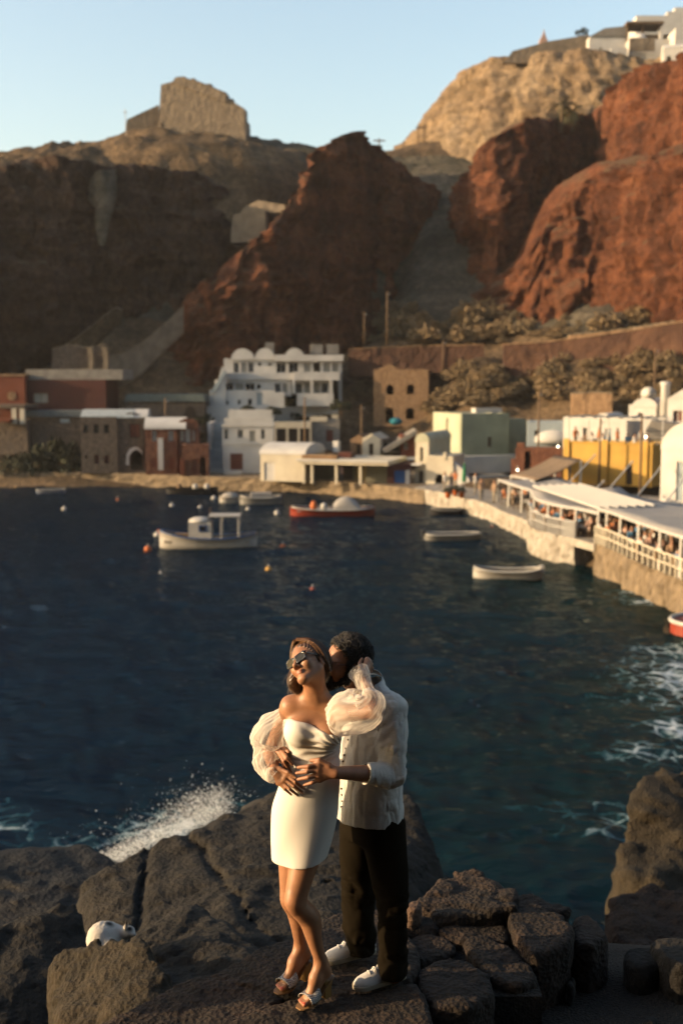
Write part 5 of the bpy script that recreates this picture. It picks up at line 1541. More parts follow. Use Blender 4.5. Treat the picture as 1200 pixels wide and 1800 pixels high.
def hit(F, px, py, Y0=4.6, Y1=6.0):
    """first point where the ray of a pixel enters a field"""
    for Y in np.arange(Y0, Y1, F.h * 0.5):
        p = v3(P(px, py, Y))
        i = np.round((p - F.lo) / F.h).astype(int)
        if (i >= 0).all() and (i < F.n).all() and F.D[tuple(i)] < 0:
            return p
    return None

# ================= the woman
woman = thing("person", "woman in a short ivory strapless dress and black sunglasses leaning back against the man", "person", PZ(540, 1740, LEDGE_Z))
HW = Frame(v3(P(520, 1158, 5.105)) - 0.088 * np.array([-0.66, -0.64, 0.38]) - 0.012 * np.array([-0.232, 0.654, 0.699]), (-0.66, -0.64, 0.38), (-0.232, 0.654, 0.699), 0.96)
W = Field(P(425, 1790, 5.0) + Vector((0, -0.2, 0)), (0.24, 5.56, 9.86), 0.004)
W.lo[1] = 4.88; W.n = np.ceil((np.array([0.24, 5.56, 9.86]) - W.lo) / W.h).astype(int) + 1; W.D = np.full(W.n, 1.0, np.float32)
add_head(W, HW)
TW = [(525, 1540, 5.17, .112, .090), (528, 1500, 5.17, .128, .102), (533, 1455, 5.17, .143, .112), (537, 1415, 5.17, .147, .113), (545, 1372, 5.17, .134, .100), (551, 1334, 5.18, .117, .088), (551, 1308, 5.18, .122, .092), (550, 1285, 5.18, .134, .098), (552, 1260, 5.19, .140, .085), (554, 1240, 5.20, .130, .066), (555, 1228, 5.20, .085, .052)]
def rows(T, grow=0.0, yaw=0.0):
    out = []
    for px, py, Y, a, b in T:
        p = P(px, py, Y); out.append((p.x, p.y, p.z, a + grow, b + grow, yaw))
    return out
W.put(loft(rows(TW[2:])), 0.01)
BUST = [(526, 1288, 5.105), (577, 1292, 5.095)]
for q in BUST: W.put(ell(P(*q), (0.056, 0.050, 0.054)), 0.05)
RS, LS = P(512, 1241, 5.20), P(597, 1254, 5.14)
NB, NT = P(555, 1236, 5.20), HW(-0.015, 0, -0.05)
W.put(rc(NB, NT, 0.054, 0.049), 0.03)
for S in (RS, LS):
    W.put(rc(S, mid_of(NB, NT, 0, 0.25), 0.040, 0.040), 0.04)
    W.put(ell(S, (0.048, 0.046, 0.046)), 0.03)
    W.put(rc(P(554, 1238, 5.145), mid_of(S, P(554, 1238, 5.15), 0.02, 0.25), 0.011, 0.010), 0.016)
# the tendon of the stretched neck
W.put(rc(P(557, 1236, 5.145), HW(0.0, 0.055, -0.045), 0.010, 0.012), 0.02)
W.put(rc(P(551, 1236, 5.145), HW(0.0, -0.052, -0.05), 0.009, 0.012), 0.02)
# arms
RE, RW = P(476, 1320, 5.27), P(481, 1352, 5.095)
add_chain(W, [RS, mid_of(RS, RE, 0, 0.45), RE], [0.045, 0.042, 0.035], 0.02)
add_chain(W, [RE, mid_of(RE, RW, 0, 0.3), RW], [0.036, 0.037, 0.024], 0.015)
LE, LW = P(659, 1250, 5.00), P(637, 1185, 5.135)
add_chain(W, [LS, mid_of(LS, LE, 0, 0.45), LE], [0.045, 0.041, 0.035], 0.02)
add_chain(W, [LE, mid_of(LE, LW, 0, 0.3), LW], [0.036, 0.036, 0.024], 0.015)
def fin(k, t, Yk, Ym, Yt, tm=0.5, bow=0.006):
    a, b = P(*k, Yk), P(*t, Yt)
    m = P(k[0] * (1 - tm) + t[0] * tm, k[1] * (1 - tm) + t[1] * tm, Ym)
    return v3(a), v3(m) + np.array([0, -bow, 0]), v3(b)
add_hand(W, RW, [fin((504, 1362), (534, 1386), 5.065, 5.045, 5.052), fin((500, 1369), (533, 1394), 5.065, 5.045, 5.052), fin((495, 1374), (523, 1398), 5.07, 5.05, 5.055), fin((489, 1376), (512, 1397), 5.075, 5.06, 5.06)],
         (v3(P(492, 1352, 5.08)), v3(P(506, 1358, 5.055)), v3(P(520, 1367, 5.045))), 0.0078, 0.0115)
add_hand(W, LW, [fin((648, 1177), (653, 1181), 5.20, 5.26, 5.33, 0.6, 0), fin((649, 1171), (655, 1174), 5.20, 5.26, 5.34, 0.6, 0), fin((648, 1165), (654, 1167), 5.20, 5.26, 5.34, 0.6, 0), fin((645, 1160), (651, 1161), 5.21, 5.26, 5.33, 0.6, 0)],
         (v3(P(632, 1174, 5.16)), v3(P(632, 1166, 5.185)), v3(P(636, 1158, 5.20))), 0.0078, 0.0125)
# legs and feet
def add_foot(F, toe, heel, lift=0.085):
    toe, heel = v3(toe), v3(heel)
    d = toe - heel; d[2] = 0; L = np.linalg.norm(d); d /= L; n = np.array([-d[1], d[0], 0])
    up = np.array([0, 0, 1.0])
    hb = heel + up * (lift + 0.028) + d * 0.008
    ball = toe - d * 0.062 + up * 0.024
    ank = hb + up * 0.062 + d * 0.028
    F.put(rc(hb, hb + up * 0.03 + d * 0.006, 0.028, 0.027), 0.015)
    F.put(rc(ank, mid_of(ank, ball, 0, 0.5) + up * 0.006, 0.030, 0.028), 0.02)
    F.put(rc(mid_of(ank, ball, 0, 0.5) + up * 0.006, ball, 0.028, 0.022), 0.02)
    F.put(rc(hb, ball, 0.024, 0.022), 0.02)
    for s in (1, -1): F.put(rc(ball, ball + n * s * 0.020 - up * 0.002, 0.021, 0.018), 0.012)
    for i, o in enumerate((-0.030, -0.016, -0.003, 0.010, 0.023)):
        ln = (0.040, 0.045, 0.048, 0.050, 0.052)[i]; r = (0.0075, 0.008, 0.008, 0.0085, 0.012)[i]
        a = ball + n * o * 0.95 - up * 0.004
        F.put(rc(a, a + d * ln - up * (0.010 - (0.003 if i == 4 else 0)), r * 1.1, r), 0.004)
    return ank, d, n, hb, ball
F1T, F1H = PZ(527, 1769, LEDGE_Z + 0.012), PZ(574, 1746, LEDGE_Z + 0.012)
F2T, F2H = PZ(488, 1742, LEDGE_Z + 0.012), PZ(538, 1716, LEDGE_Z + 0.012)
A1, A2 = add_foot(W, F1T, F1H), add_foot(W, F2T, F2H)
LH, LK, RH, RK = P(556, 1425, 5.16), P(520, 1582, 5.075), P(517, 1425, 5.19), P(512, 1578, 5.20)
def add_leg(F, hip, knee, ank, bulge):
    hip, knee, ank = v3(hip), v3(knee), v3(ank)
    add_chain(F, [hip, mid_of(hip, knee, 0, 0.5), knee, mid_of(knee, ank, 0, 0.32) + bulge, mid_of(knee, ank, 0, 0.68) + bulge * 0.35, ank], [0.084, 0.070, 0.051, 0.053, 0.036, 0.029], 0.02)
    F.put(ell(knee + np.array([-0.010, -0.016, 0.0]), (0.036, 0.036, 0.050)), 0.025)
add_leg(W, LH, LK, A1[0], np.array([0.024, 0.020, 0]))
add_leg(W, RH, RK, A2[0], np.array([0.014, 0.022, 0]))
lips = [(HW(0.100, o, -0.064), 0.010, (0.86, 0.55, 0.52)) for o in (-0.014, 0, 0.014)]
nails = [(P(534, 1386, 5.045), 0.006, (1.9, 2.8, 3.8)), (P(533, 1394, 5.045), 0.006, (1.9, 2.8, 3.8)), (P(523, 1398, 5.05), 0.006, (1.9, 2.8, 3.8)), (P(520, 1367, 5.037), 0.006, (1.9, 2.8, 3.8))]
toes = []
for A_, T_ in ((A1, F1T), (A2, F2T)):
    for i, o in enumerate((-0.030, -0.016, -0.003, 0.010, 0.023)):
        ln = (0.040, 0.045, 0.048, 0.050, 0.052)[i]
        toes.append((A_[4] + A_[2] * o * 0.95 + A_[1] * (ln + 0.004) + np.array([0, 0, -0.004]), 0.006 if i < 4 else 0.009, (1.3, 0.25, 0.15)))
skin_obj("body", W, SKINW, woman, lips + nails + toes)

# dress: follows the body, folds gathered to one side of the bodice
D = Field((-0.36, 4.93, 8.66), (0.10, 5.42, 9.5), 0.0045)
TD = [(524, 1530, 5.17, .113, .094)] + [(527, 1505, 5.17, .124, .100)] + TW[2:9]
D.put(loft(rows(TD, 0.006), 2.1, 0.01), 0.01)
for q in BUST: D.put(ell(P(*q), (0.060, 0.054, 0.056)), 0.055)
for hp, kn in ((LH, LK), (RH, RK)): D.put(rc(hp, mid_of(hp, kn, 0, 0.85), 0.079, 0.074), 0.05)
def dress_folds(p):
    z, x, y = p[:, 2], p[:, 0], p[:, 1]
    waist = P(551, 1338, 5.1).z
    up = np.clip((z - waist + 0.02) / 0.05, 0, 1)
    gx, gz = x - P(604, 1318, 5.1).x, z - P(604, 1318, 5.1).z
    ang = np.arctan2(gz, -gx); rad = np.hypot(gx, gz)
    f = np.sin(ang * 24 + 2.2 * vnoise(p * 14)) * np.exp(-((rad - 0.10) / 0.10) ** 2) * 0.0042 * np.clip(rad / 0.05, 0, 1)
    band = 0.0035 * np.exp(-((z - waist) / 0.006) ** 2)
    low = (1 - up) * (0.0030 * vnoise(np.stack([x * 9, y * 9, z * 3.5], -1)) + 0.002 * vnoise(np.stack([x * 16, y * 16, z * 30], -1)) * np.exp(-((z - waist + 0.05) / 0.05) ** 2))
    return up * f + low + band
D.near(0.03, dress_folds)
n0 = np.cross(v3(P(604, 1296, 5.08)) - v3(P(500, 1262, 5.10)), v3(P(560, 1268, 5.28)) - v3(P(500, 1262, 5.10))); n0 /= np.linalg.norm(n0)
n0 = n0 if n0[2] > 0 else -n0
q0 = v3(P(500, 1262, 5.10))
hem = v3(P(530, 1522, 5.07)); nh = np.array([0.10, 0.06, -1.0]); nh /= np.linalg.norm(nh)
def nick(G): return (G - q0) @ n0 - 0.010 * np.exp(-(((G[..., 0] - P(540, 1262, 5.1).x) / 0.05) ** 2))
D.keep(nick); D.keep(lambda G: (G - hem) @ nh)
skin_obj("dress", D, DRESS, woman)

# tulle sleeves: gathered tubes round the arms
def sleeve(name, path, rad, parent, pleats=17, seed=0, wob=0.10, n=110, m=84):
    path, rad = np.array([v3(p) for p in path]), np.array(rad)
    C = spline(np.c_[path, rad], n)
    # spline() measures length in the plane, so resample by true length
    t = np.linspace(0, 1, len(path)); tt = np.linspace(0, 1, n)
    C = np.stack([np.interp(tt, t, path[:, k]) for k in range(3)] + [np.interp(tt, t, rad)], -1)
    for _ in range(7): C[1:-1] = 0.25 * C[:-2] + 0.5 * C[1:-1] + 0.25 * C[2:]
    T = np.gradient(C[:, :3], axis=0); T /= np.linalg.norm(T, axis=1)[:, None]
    up = np.array([0.2, -1.0, 0.15]); N1 = np.cross(T, up); N1 /= np.linalg.norm(N1, axis=1)[:, None]; N2 = np.cross(T, N1)
    th = np.linspace(0, 2 * np.pi, m, endpoint=False)
    S, TH = np.meshgrid(np.linspace(0, 1, n), th, indexing='ij')
    dirv = N1[:, None] * np.cos(TH)[..., None] + N2[:, None] * np.sin(TH)[..., None]
    q = np.stack([np.cos(TH) * 1.3 + seed, np.sin(TH) * 1.3, S * 4.5], -1)
    wobble = 1 + wob * fbm(q, 1.0, 3, seed) + 0.022 * np.sin(pleats * TH + 3.5 * vnoise(q * 0.8)) + 0.018 * np.sin(pleats * 2.3 * TH + 6 * vnoise(q * 1.3))
    rr = C[:, 3][:, None] * wobble
    V = C[:, None, :3] + dirv * rr[..., None]
    me = np_mesh(name, (V - v3(parent.location)).reshape(-1, 3), grid_faces(n, m, True))
    return link(name, me, TULLE, parent)
sleeve("sleeve", [P(503, 1258, 5.19), P(494, 1268, 5.2), P(482, 1282, 5.21), P(474, 1300, 5.22), P(470, 1318, 5.21), P(466, 1328, 5.19), P(467, 1336, 5.17), P(468, 1346, 5.14), P(474, 1358, 5.11), P(481, 1364, 5.085)],
       [0.050, 0.066, 0.086, 0.092, 0.076, 0.050, 0.060, 0.052, 0.040, 0.033], woman, 19, 1.3, 0.34)
sleeve("sleeve", [P(588, 1262, 5.10), P(598, 1262, 5.08), P(610, 1256, 5.05), P(626, 1252, 5.01), P(642, 1246, 4.99), P(652, 1234, 5.0), P(645, 1221, 5.04), P(640, 1207, 5.075), P(636, 1194, 5.11), P(632, 1184, 5.135)],
       [0.060, 0.084, 0.098, 0.102, 0.092, 0.070, 0.044, 0.036, 0.036, 0.040], woman, 21, 4.1, 0.26)
sleeve("cuff_ruffle", [P(638, 1198, 5.095), P(634, 1188, 5.12), P(629, 1180, 5.14)], [0.034, 0.044, 0.050], woman, 15, 2.2, 0.10, 30)
sleeve("cuff_ruffle", [P(473, 1352, 5.12), P(480, 1362, 5.09), P(486, 1366, 5.08)], [0.036, 0.042, 0.036], woman, 13, 3.2, 0.12, 30)

# hair: swept off the face, falling behind the neck and blown to the side
Hh = Field((-0.36, 5.02, 9.30), (0.00, 5.42, 9.86), 0.003)
Hh.put(HW.ell((-0.022, 0, 0.045), (0.099, 0.084, 0.096)), 0.01)
Hh.put(HW.ell((-0.050, -0.016, -0.01), (0.058, 0.060, 0.085)), 0.03)
Hh.put(HW.ell((0.075, 0.005, -0.025), (0.085, 0.075, 0.098)), 0.012, cut=True)
def poly_tubes(name, paths, rad, m, parent, sides=3, tint=(1, 1, 1)):
    """many thin tapering tubes at once; paths (n, k, 3)"""
    n, k = paths.shape[:2]
    T = np.gradient(paths, axis=1); T /= np.linalg.norm(T, axis=2)[..., None] + 1e-9
    ref = np.array([0.31, -0.52, 0.79]); A1_ = np.cross(T, ref); A1_ /= np.linalg.norm(A1_, axis=2)[..., None] + 1e-9; A2_ = np.cross(T, A1_)
    taper = (1 - 0.75 * np.linspace(0, 1, k) ** 2)[None, :, None] * (rad if np.isscalar(rad) else rad[:, None, None])
    rings = [paths + (A1_ * math.cos(2 * math.pi * i / sides) + A2_ * math.sin(2 * math.pi * i / sides)) * taper for i in range(sides)]
    V = np.stack(rings, 2)                       # n, k, sides, 3
    f = grid_faces(k, sides, True)
    F = (f[None] + (np.arange(n) * k * sides)[:, None, None]).reshape(-1, 4)
    me = np_mesh(name, V.reshape(-1, 3) - v3(parent.location), F)
    rs = np.random.RandomState(2); c = np.ones((n, k * sides, 4), np.float32)
    c[..., :3] = np.array(tint) * (0.6 + 0.9 * rs.rand(n, 1, 1))
    at = me.attributes.new("tint", 'FLOAT_COLOR', 'POINT'); at.data.foreach_set("color", c.ravel())
    return tag(link(name, me, m, parent), kind="stuff")
guides = [[HW(0.060, -0.010, 0.122), HW(0.048, -0.055, 0.100), HW(0.020, -0.084, 0.050), HW(-0.005, -0.094, -0.005), P(519, 1184, 5.18), P(514, 1199, 5.17), P(518, 1212, 5.17)],
          [HW(0.050, -0.010, 0.128), HW(0.000, -0.070, 0.115), HW(-0.050, -0.088, 0.050), HW(-0.060, -0.088, -0.02), P(528, 1189, 5.22), P(523, 1204, 5.21), P(527, 1216, 5.2)],
          [HW(0.030, 0.000, 0.136), HW(-0.050, -0.040, 0.130), HW(-0.110, -0.05, 0.060), HW(-0.112, -0.05, -0.02), P(538, 1195, 5.28), P(535, 1208, 5.26), P(538, 1218, 5.24)],
          [HW(0.040, 0.010, 0.134), HW(-0.050, 0.040, 0.130), HW(-0.110, 0.04, 0.060), HW(-0.112, 0.04, -0.03), P(552, 1199, 5.30), P(549, 1211, 5.29), P(550, 1219, 5.27)],
          [HW(0.060, 0.010, 0.122), HW(0.045, 0.055, 0.100), HW(0.010, 0.084, 0.050), HW(-0.020, 0.086, -0.01), HW(-0.05, 0.072, -0.06), P(560, 1203, 5.27), P(556, 1213, 5.27)]]
guides = np.array([[v3(p) for p in g] for g in guides])
for g in guides[1:3]:
    add_chain(Hh, list(g[2:]), (0.024, 0.028, 0.028, 0.022, 0.006), 0.03)
add_chain(Hh, list(guides[4][1:5]), (0.005, 0.007, 0.008, 0.008), 0.012)
add_chain(Hh, list(guides[0][3:]), (0.014, 0.022, 0.020, 0.006), 0.03)
def locks_relief(p):
    d = (p - HW.C) @ HW.R
    return 0.0016 * np.sin((d[:, 0] + 0.35 * d[:, 2]) * 620 + 5 * vnoise(p * 22)) + 0.003 * vnoise(p * np.array([40, 40, 14]))
Hh.near(0.02, locks_relief)
hair = skin_obj("hair", Hh, HAIRW, woman)
def woman_strands(n=3400, k=18):
    rs = np.random.RandomState(5)
    w = rs.rand(n) * (len(guides) - 1); i = np.minimum(w.astype(int), len(guides) - 2); t = (w - i)[:, None, None]
    G = guides[i] * (1 - t) + guides[i + 1] * t
    # keep the blend out on the scalp
    rel = G[:, :4] - (HW(-0.022, 0, 0.045)); q = (rel @ HW.R) / (np.array([0.099, 0.084, 0.096]) * HW.k * 1.025)
    ln = np.linalg.norm(q, axis=2)[..., None]; G[:, :4] = HW(-0.022, 0, 0.045) + rel / np.minimum(ln, 1.0) * np.where(ln < 1, 1.0, 1.0)
    j = rs.randn(n, 1, 3) * 0.006 * np.linspace(0.5, 2.0, G.shape[1])[None, :, None]
    fly = (rs.rand(n, 1, 1) < 0.08) * rs.rand(n, 1, 1) * np.array([-0.045, -0.01, 0.01]) * (np.linspace(0, 1, G.shape[1])[None, :, None] ** 2)
    G = G + j + fly
    tt, t0 = np.linspace(0, 1, k), np.linspace(0, 1, G.shape[1])
    idx = np.clip(np.searchsorted(t0, tt, side='right') - 1, 0, G.shape[1] - 2); u = ((tt - t0[idx]) / (t0[1] - t0[0]))[None, :, None]
    C = G[:, idx] * (1 - u) + G[:, idx + 1] * u
    for _ in range(3): C[:, 1:-1] = 0.25 * C[:, :-2] + 0.5 * C[:, 1:-1] + 0.25 * C[:, 2:]
    C += 0.004 * vnoise(np.stack([w[:, None] * 3 + 0 * tt, tt[None] * 5 + 0 * w[:, None], 0 * w[:, None] + tt[None] * 0], -1))[..., None] * np.array([1, 0.3, 0.3])
    mid = HW(-0.03, 0, 0.0)
    lift = 0.0005 + 0.003 * rs.rand(n, 1)
    for _ in range(16):       # lay every strand on the outside of the hair
        i = np.clip(np.round((C - Hh.lo) / Hh.h).astype(int), 0, Hh.n - 1)
        d = Hh.D[i[..., 0], i[..., 1], i[..., 2]]
        o_ = C - mid; o_ /= np.linalg.norm(o_, axis=2)[..., None]
        C = C + o_ * np.where(d < lift, 0.003, 0)[..., None]
    for _ in range(2): C[:, 1:-1] = 0.25 * C[:, :-2] + 0.5 * C[:, 1:-1] + 0.25 * C[:, 2:]
    return poly_tubes("hair_strands", C, 0.0012, HAIRW, woman, tint=(1.25, 1.15, 1.0))
woman_strands()

def sunglasses(H, parent, frame_m, lens_m, w=0.028, hgt=0.021, cat=True, x=0.108, thick=0.0045):
    """frame, two lenses and two temples in head space"""
    base = v3(parent.location)
    fr = Field(H.C - 0.16, H.C + 0.16, 0.002)
    for s in (1, -1):
        lift = 0.006 if cat else 0.0
        c = H(x - 0.010, s * 0.033, 0.002)
        R = H.R @ np.array([[math.cos(s * 0.20), -math.sin(s * 0.20), 0], [math.sin(s * 0.20), math.cos(s * 0.20), 0], [0, 0, 1]])
        tw = s * (0.16 if cat else 0.03)
        R = R @ np.array([[1, 0, 0], [0, math.cos(tw), -math.sin(tw)], [0, math.sin(tw), math.cos(tw)]])
        fr.put(rbox(c, (0.0032, w, hgt), R, 0.003), 0.002)
        fr.put(ell(c, (0.02, w - thick, hgt - thick), R), 0.002, cut=True)
        if cat: fr.put(rc(H(x - 0.016, s * 0.056, 0.016), H(x - 0.019, s * 0.066, 0.021), 0.0055, 0.003), 0.004)
        fr.put(rc(H(x - 0.022, s * 0.064, 0.012), H(-0.015, s * 0.079, 0.012), 0.0032, 0.0026), 0.003)
        lm = MB(); n = 20; pts = []
        for kx in (0.0012, -0.0012):
            for i in range(n):
                a = 2 * math.pi * i / n
                pts.append(tuple(c + R @ np.array([kx, (w - thick * 0.7) * math.cos(a), (hgt - thick * 0.7) * math.sin(a)]) - base))
        lm.poly(pts, [tuple(range(n)), tuple(range(2 * n - 1, n - 1, -1))] + [((i + 1) % n, i, n + i, n + (i + 1) % n) for i in range(n)])
        lm.build("lens", lens_m, parent)
    fr.put(H.rc((x - 0.004, -0.010, 0.006), (x - 0.004, 0.010, 0.006), 0.003), 0.003)
    V, Q = fr.surf()
    return link("sunglasses_frame", np_mesh("sunglasses_frame", V - base, Q), frame_m, parent)
sunglasses(HW, woman, BLACKP, LENS)

# sandals
CRYST = bpy.data.materials.new("crystal_strap"); CRYST.use_nodes = True
_n, _l = CRYST.node_tree.nodes, CRYST.node_tree.links
_b = _n["Principled BSDF"]; _b.inputs["Roughness"].default_value = 0.25; _b.inputs["Metallic"].default_value = 0.6
_tc = _n.new("ShaderNodeTexCoord"); _vo = _n.new("ShaderNodeTexVoronoi"); _vo.inputs["Scale"].default_value = 190; _vo.inputs["Randomness"].default_value = 0.25
_l.new(_tc.outputs["Object"], _vo.inputs["Vector"])
_rp = _n.new("ShaderNodeValToRGB"); _rp.color_ramp.elements[0].color = (0.85, 0.83, 0.80, 1); _rp.color_ramp.elements[1].color = (0.10, 0.09, 0.085, 1); _rp.color_ramp.elements[1].position = 0.55
_l.new(_vo.outputs["Distance"], _rp.inputs[0]); _l.new(_rp.outputs[0], _b.inputs["Base Color"])
_bp = _n.new("ShaderNodeBump"); _bp.invert = True; _bp.inputs["Distance"].default_value = 0.003; _l.new(_vo.outputs["Distance"], _bp.inputs["Height"]); _l.new(_bp.outputs[0], _b.inputs["Normal"])
def build_sandal(foot, toe, heel, parent):
    ank, d, n, hb, ball = foot
    toe, heel, up = v3(toe), v3(heel), np.array([0, 0, 1.0]); base = v3(parent.location)
    mb = MB(); g = []
    for t, w, z in ((-0.012, 0.016, 0.0), (0.0, 0.028, 0.0), (0.03, 0.039, 0.0), (0.062, 0.042, 0.002), (0.10, 0.036, 0.022), (0.14, 0.030, 0.058), (0.17, 0.030, 0.080), (0.195, 0.027, 0.088), (0.21, 0.016, 0.088)):
        c = toe - d * t + up * (z - 0.004)
        g.append([c + n * w - up * 0.006, c + n * w, c - n * w, c - n * w - up * 0.006])
    V = np.array(g) - base
    mb.grid(V, closed_v=True); k = (len(g) - 1) * 4; mb.f += [(0, 1, 2, 3), (k + 3, k + 2, k + 1, k)]
    s = mb.build("sandal", TAN_L, parent)
    hbm = MB(); c = heel + d * 0.005 - up * 0.012
    q = []
    for z, w, l_ in ((0.0, 0.021, 0.020), (0.05, 0.021, 0.021), (0.088, 0.026, 0.028)):
        q.append([c + up * z + n * w + d * l_, c + up * z - n * w + d * l_, c + up * z - n * w - d * l_ * 0.8, c + up * z + n * w - d * l_ * 0.8])
    hbm.grid(np.array(q) - base, closed_v=True); hbm.f += [(0, 1, 2, 3), (11, 10, 9, 8)]
    hbm.build("block_heel", GOLDW, s)
    st = MB(); rowsv = []
    for t in np.linspace(-0.030, 0.034, 12):
        r_ = []
        for a in np.linspace(-0.25, math.pi + 0.25, 22):
            wd, hg = 0.047 - max(0, t) * 0.12, 0.029 + max(0, t) * 0.55 + min(0, t) * 0.15
            r_.append(ball - d * t + n * wd * math.cos(a) + up * (hg * max(-0.5, math.sin(a)) - 0.006 + max(0, t) * 0.35))
        rowsv.append(r_)
    st.grid(np.array(rowsv) - base)
    b_ = st.build("strap", CRYST, s, True)
    so = b_.modifiers.new("thickness", 'SOLIDIFY'); so.thickness = 0.004; so.offset = 1
build_sandal(A1, F1T, F1H, woman); build_sandal(A2, F2T, F2H, woman)

# ================= the man
man = thing("person", "bearded man in a white linen shirt and dark trousers holding the woman from behind", "person", PZ(655, 1712, LEDGE_Z))
fM, uM = np.array([-0.84, -0.50, 0.16]), np.array([0.20, 0.05, 0.98])
HM = Frame((0, 0, 0), fM, uM, 1.03)
HM.C = v3(P(620, 1178, 5.305)) - HM.R @ np.array([-0.008, 0.076, -0.01])
YAW = -0.93
M = Field((-0.42, 4.86, 8.0), (0.42, 5.86, 9.88), 0.0048)
add_head(M, HM, True)
TM = [(655, 1470, 5.40, .125, .090), (653, 1420, 5.40, .145, .095), (651, 1370, 5.40, .150, .100), (653, 1310, 5.41, .180, .115), (656, 1265, 5.42, .190, .110), (657, 1240, 5.43, .150, .085), (652, 1222, 5.43, .075, .070)]
M.put(loft(rows(TM, 0, YAW)), 0.02)
M.put(rc(P(652, 1225, 5.43), HM(-0.03, 0, -0.05), 0.062, 0.056), 0.03)
MS, ME, MW = P(688, 1246, 5.27), P(689, 1361, 5.20), P(590, 1358, 5.035)
add_chain(M, [MS, ME], [0.055, 0.042], 0.02)
add_chain(M, [ME, mid_of(ME, MW, 0, 0.35), MW], [0.043, 0.042, 0.028], 0.02)
add_hand(M, MW, [fin((560, 1344), (524, 1349), 5.03, 5.018, 5.03), fin((558, 1353), (521, 1359), 5.025, 5.012, 5.025), fin((559, 1362), (524, 1370), 5.025, 5.014, 5.028), fin((562, 1370), (535, 1380), 5.03, 5.02, 5.03)],
         (v3(P(578, 1346, 5.03)), v3(P(561, 1336, 5.03)), v3(P(547, 1337, 5.045))), 0.0102, 0.0150)
# his other arm passes behind her, the hand closes on her waist
M2S, M2E, M2W = P(612, 1252, 5.52), P(520, 1330, 5.47), P(483, 1322, 5.26)
add_chain(M, [M2S, M2E, M2W], [0.05, 0.042, 0.028], 0.02)
add_hand(M, M2W, [fin((490, 1322), (508, 1352), 5.15, 5.09, 5.095), fin((494, 1319), (514, 1344), 5.15, 5.09, 5.085), fin((496, 1326), (511, 1357), 5.16, 5.10, 5.095), fin((493, 1330), (505, 1360), 5.17, 5.12, 5.11)],
         (v3(P(494, 1316, 5.19)), v3(P(500, 1316, 5.15)), v3(P(507, 1322, 5.12))), 0.0092, 0.013)
add_chain(M, [P(672, 1440, 5.34), P(690, 1580, 5.29), P(692, 1712, 5.29)], [0.09, 0.065, 0.045], 0.03)
add_chain(M, [P(635, 1440, 5.47), P(630, 1570, 5.50), P(636, 1668, 5.54)], [0.09, 0.065, 0.045], 0.03)
skin_obj("body", M, SKINM, man, [(HM(0.10, o, -0.063), 0.010, (0.95, 0.6, 0.55)) for o in (-0.012, 0.012)])

# hair and beard: short dark curls
Mh = Field(HM.C - 0.19, HM.C + 0.19, 0.0034)
Mh.put(HM.ell((-0.028, 0, 0.050), (0.104, 0.086, 0.092)), 0.01)
Mh.put(HM.ell((-0.070, 0, -0.005), (0.050, 0.072, 0.070)), 0.03)
Mh.put(HM.ell((0.106, 0, -0.008), (0.112, 0.13, 0.102)), 0.012, cut=True)
Mh.put(HM.ell((0.03, 0, -0.075), (0.075, 0.12, 0.070)), 0.015, cut=True)
for s in (1, -1): Mh.put(HM.rc((0.012, s * 0.072, 0.02), (0.010, s * 0.070, -0.02), 0.012, 0.010), 0.01)
Mh.near(0.03, lambda p: 0.006 * fbm(p, 38, 2, 1) + 0.004 * fbm(p, 90, 2, 3))
mhair = skin_obj("hair", Mh, HAIRM, man)
def man_curls(Fd, n=2200, k=9, small=1.0, name="curls"):
    V, Q = Fd.surf(); rs = np.random.RandomState(8)
    c = V[rs.randint(len(V), size=n)]
    out = c - HM(-0.02, 0, 0.03); out /= np.linalg.norm(out, axis=1)[:, None]
    a = rs.randn(n, 3); a -= out * (a * out).sum(1)[:, None]; a /= np.linalg.norm(a, axis=1)[:, None]
    r = (0.006 + 0.008 * rs.rand(n, 1)) * small; th = np.linspace(-0.6, 3.6, k)
    C = c[:, None] + (a[:, None] * np.cos(th)[None, :, None] + (out + 0.5 * np.cross(a, out))[:, None] * np.sin(th)[None, :, None]) * r[:, None] + np.cross(a, out)[:, None] * (th * 0.0012)[None, :, None]
    return poly_tubes(name, C, 0.0015, HAIRM, man, tint=(1.3, 1.2, 1.1))
curls_of = man_curls
man_curls(Mh)
Mb = Field(HM.C - 0.19, HM.C + 0.19, 0.0034)
for s in (1, -1):
    Mb.put(HM.rc((0.010, s * 0.067, 0.005), (0.012, s * 0.058, -0.062), 0.010, 0.020), 0.01)
    Mb.put(HM.rc((0.012, s * 0.054, -0.062), (0.074, s * 0.014, -0.104), 0.023, 0.021), 0.02)
    Mb.put(HM.rc((0.094, s * 0.004, -0.049), (0.078, s * 0.030, -0.062), 0.0085, 0.010), 0.01)
    Mb.put(HM.rc((0.078, s * 0.030, -0.062), (0.072, s * 0.028, -0.095), 0.011, 0.016), 0.01)
Mb.put(HM.ell((0.080, 0, -0.102), (0.024, 0.028, 0.024)), 0.02)
Mb.near(0.02, lambda p: 0.005 * fbm(p, 90, 2, 7, ridged=True))
skin_obj("beard", Mb, HAIRM, man); man_curls(Mb, 1200, 7, 0.55, "beard_hairs")
CLEAR = mat("rose_tinted_frame", (0.22, 0.10, 0.07), 0.2, 0.05, 5, 0.0, spec=0.6)
sunglasses(HM, man, CLEAR, mat("brown_lens", (0.10, 0.045, 0.03), 0.06, 0.0, 5, 0.0, spec=0.7), 0.027, 0.020, False, thick=0.003)

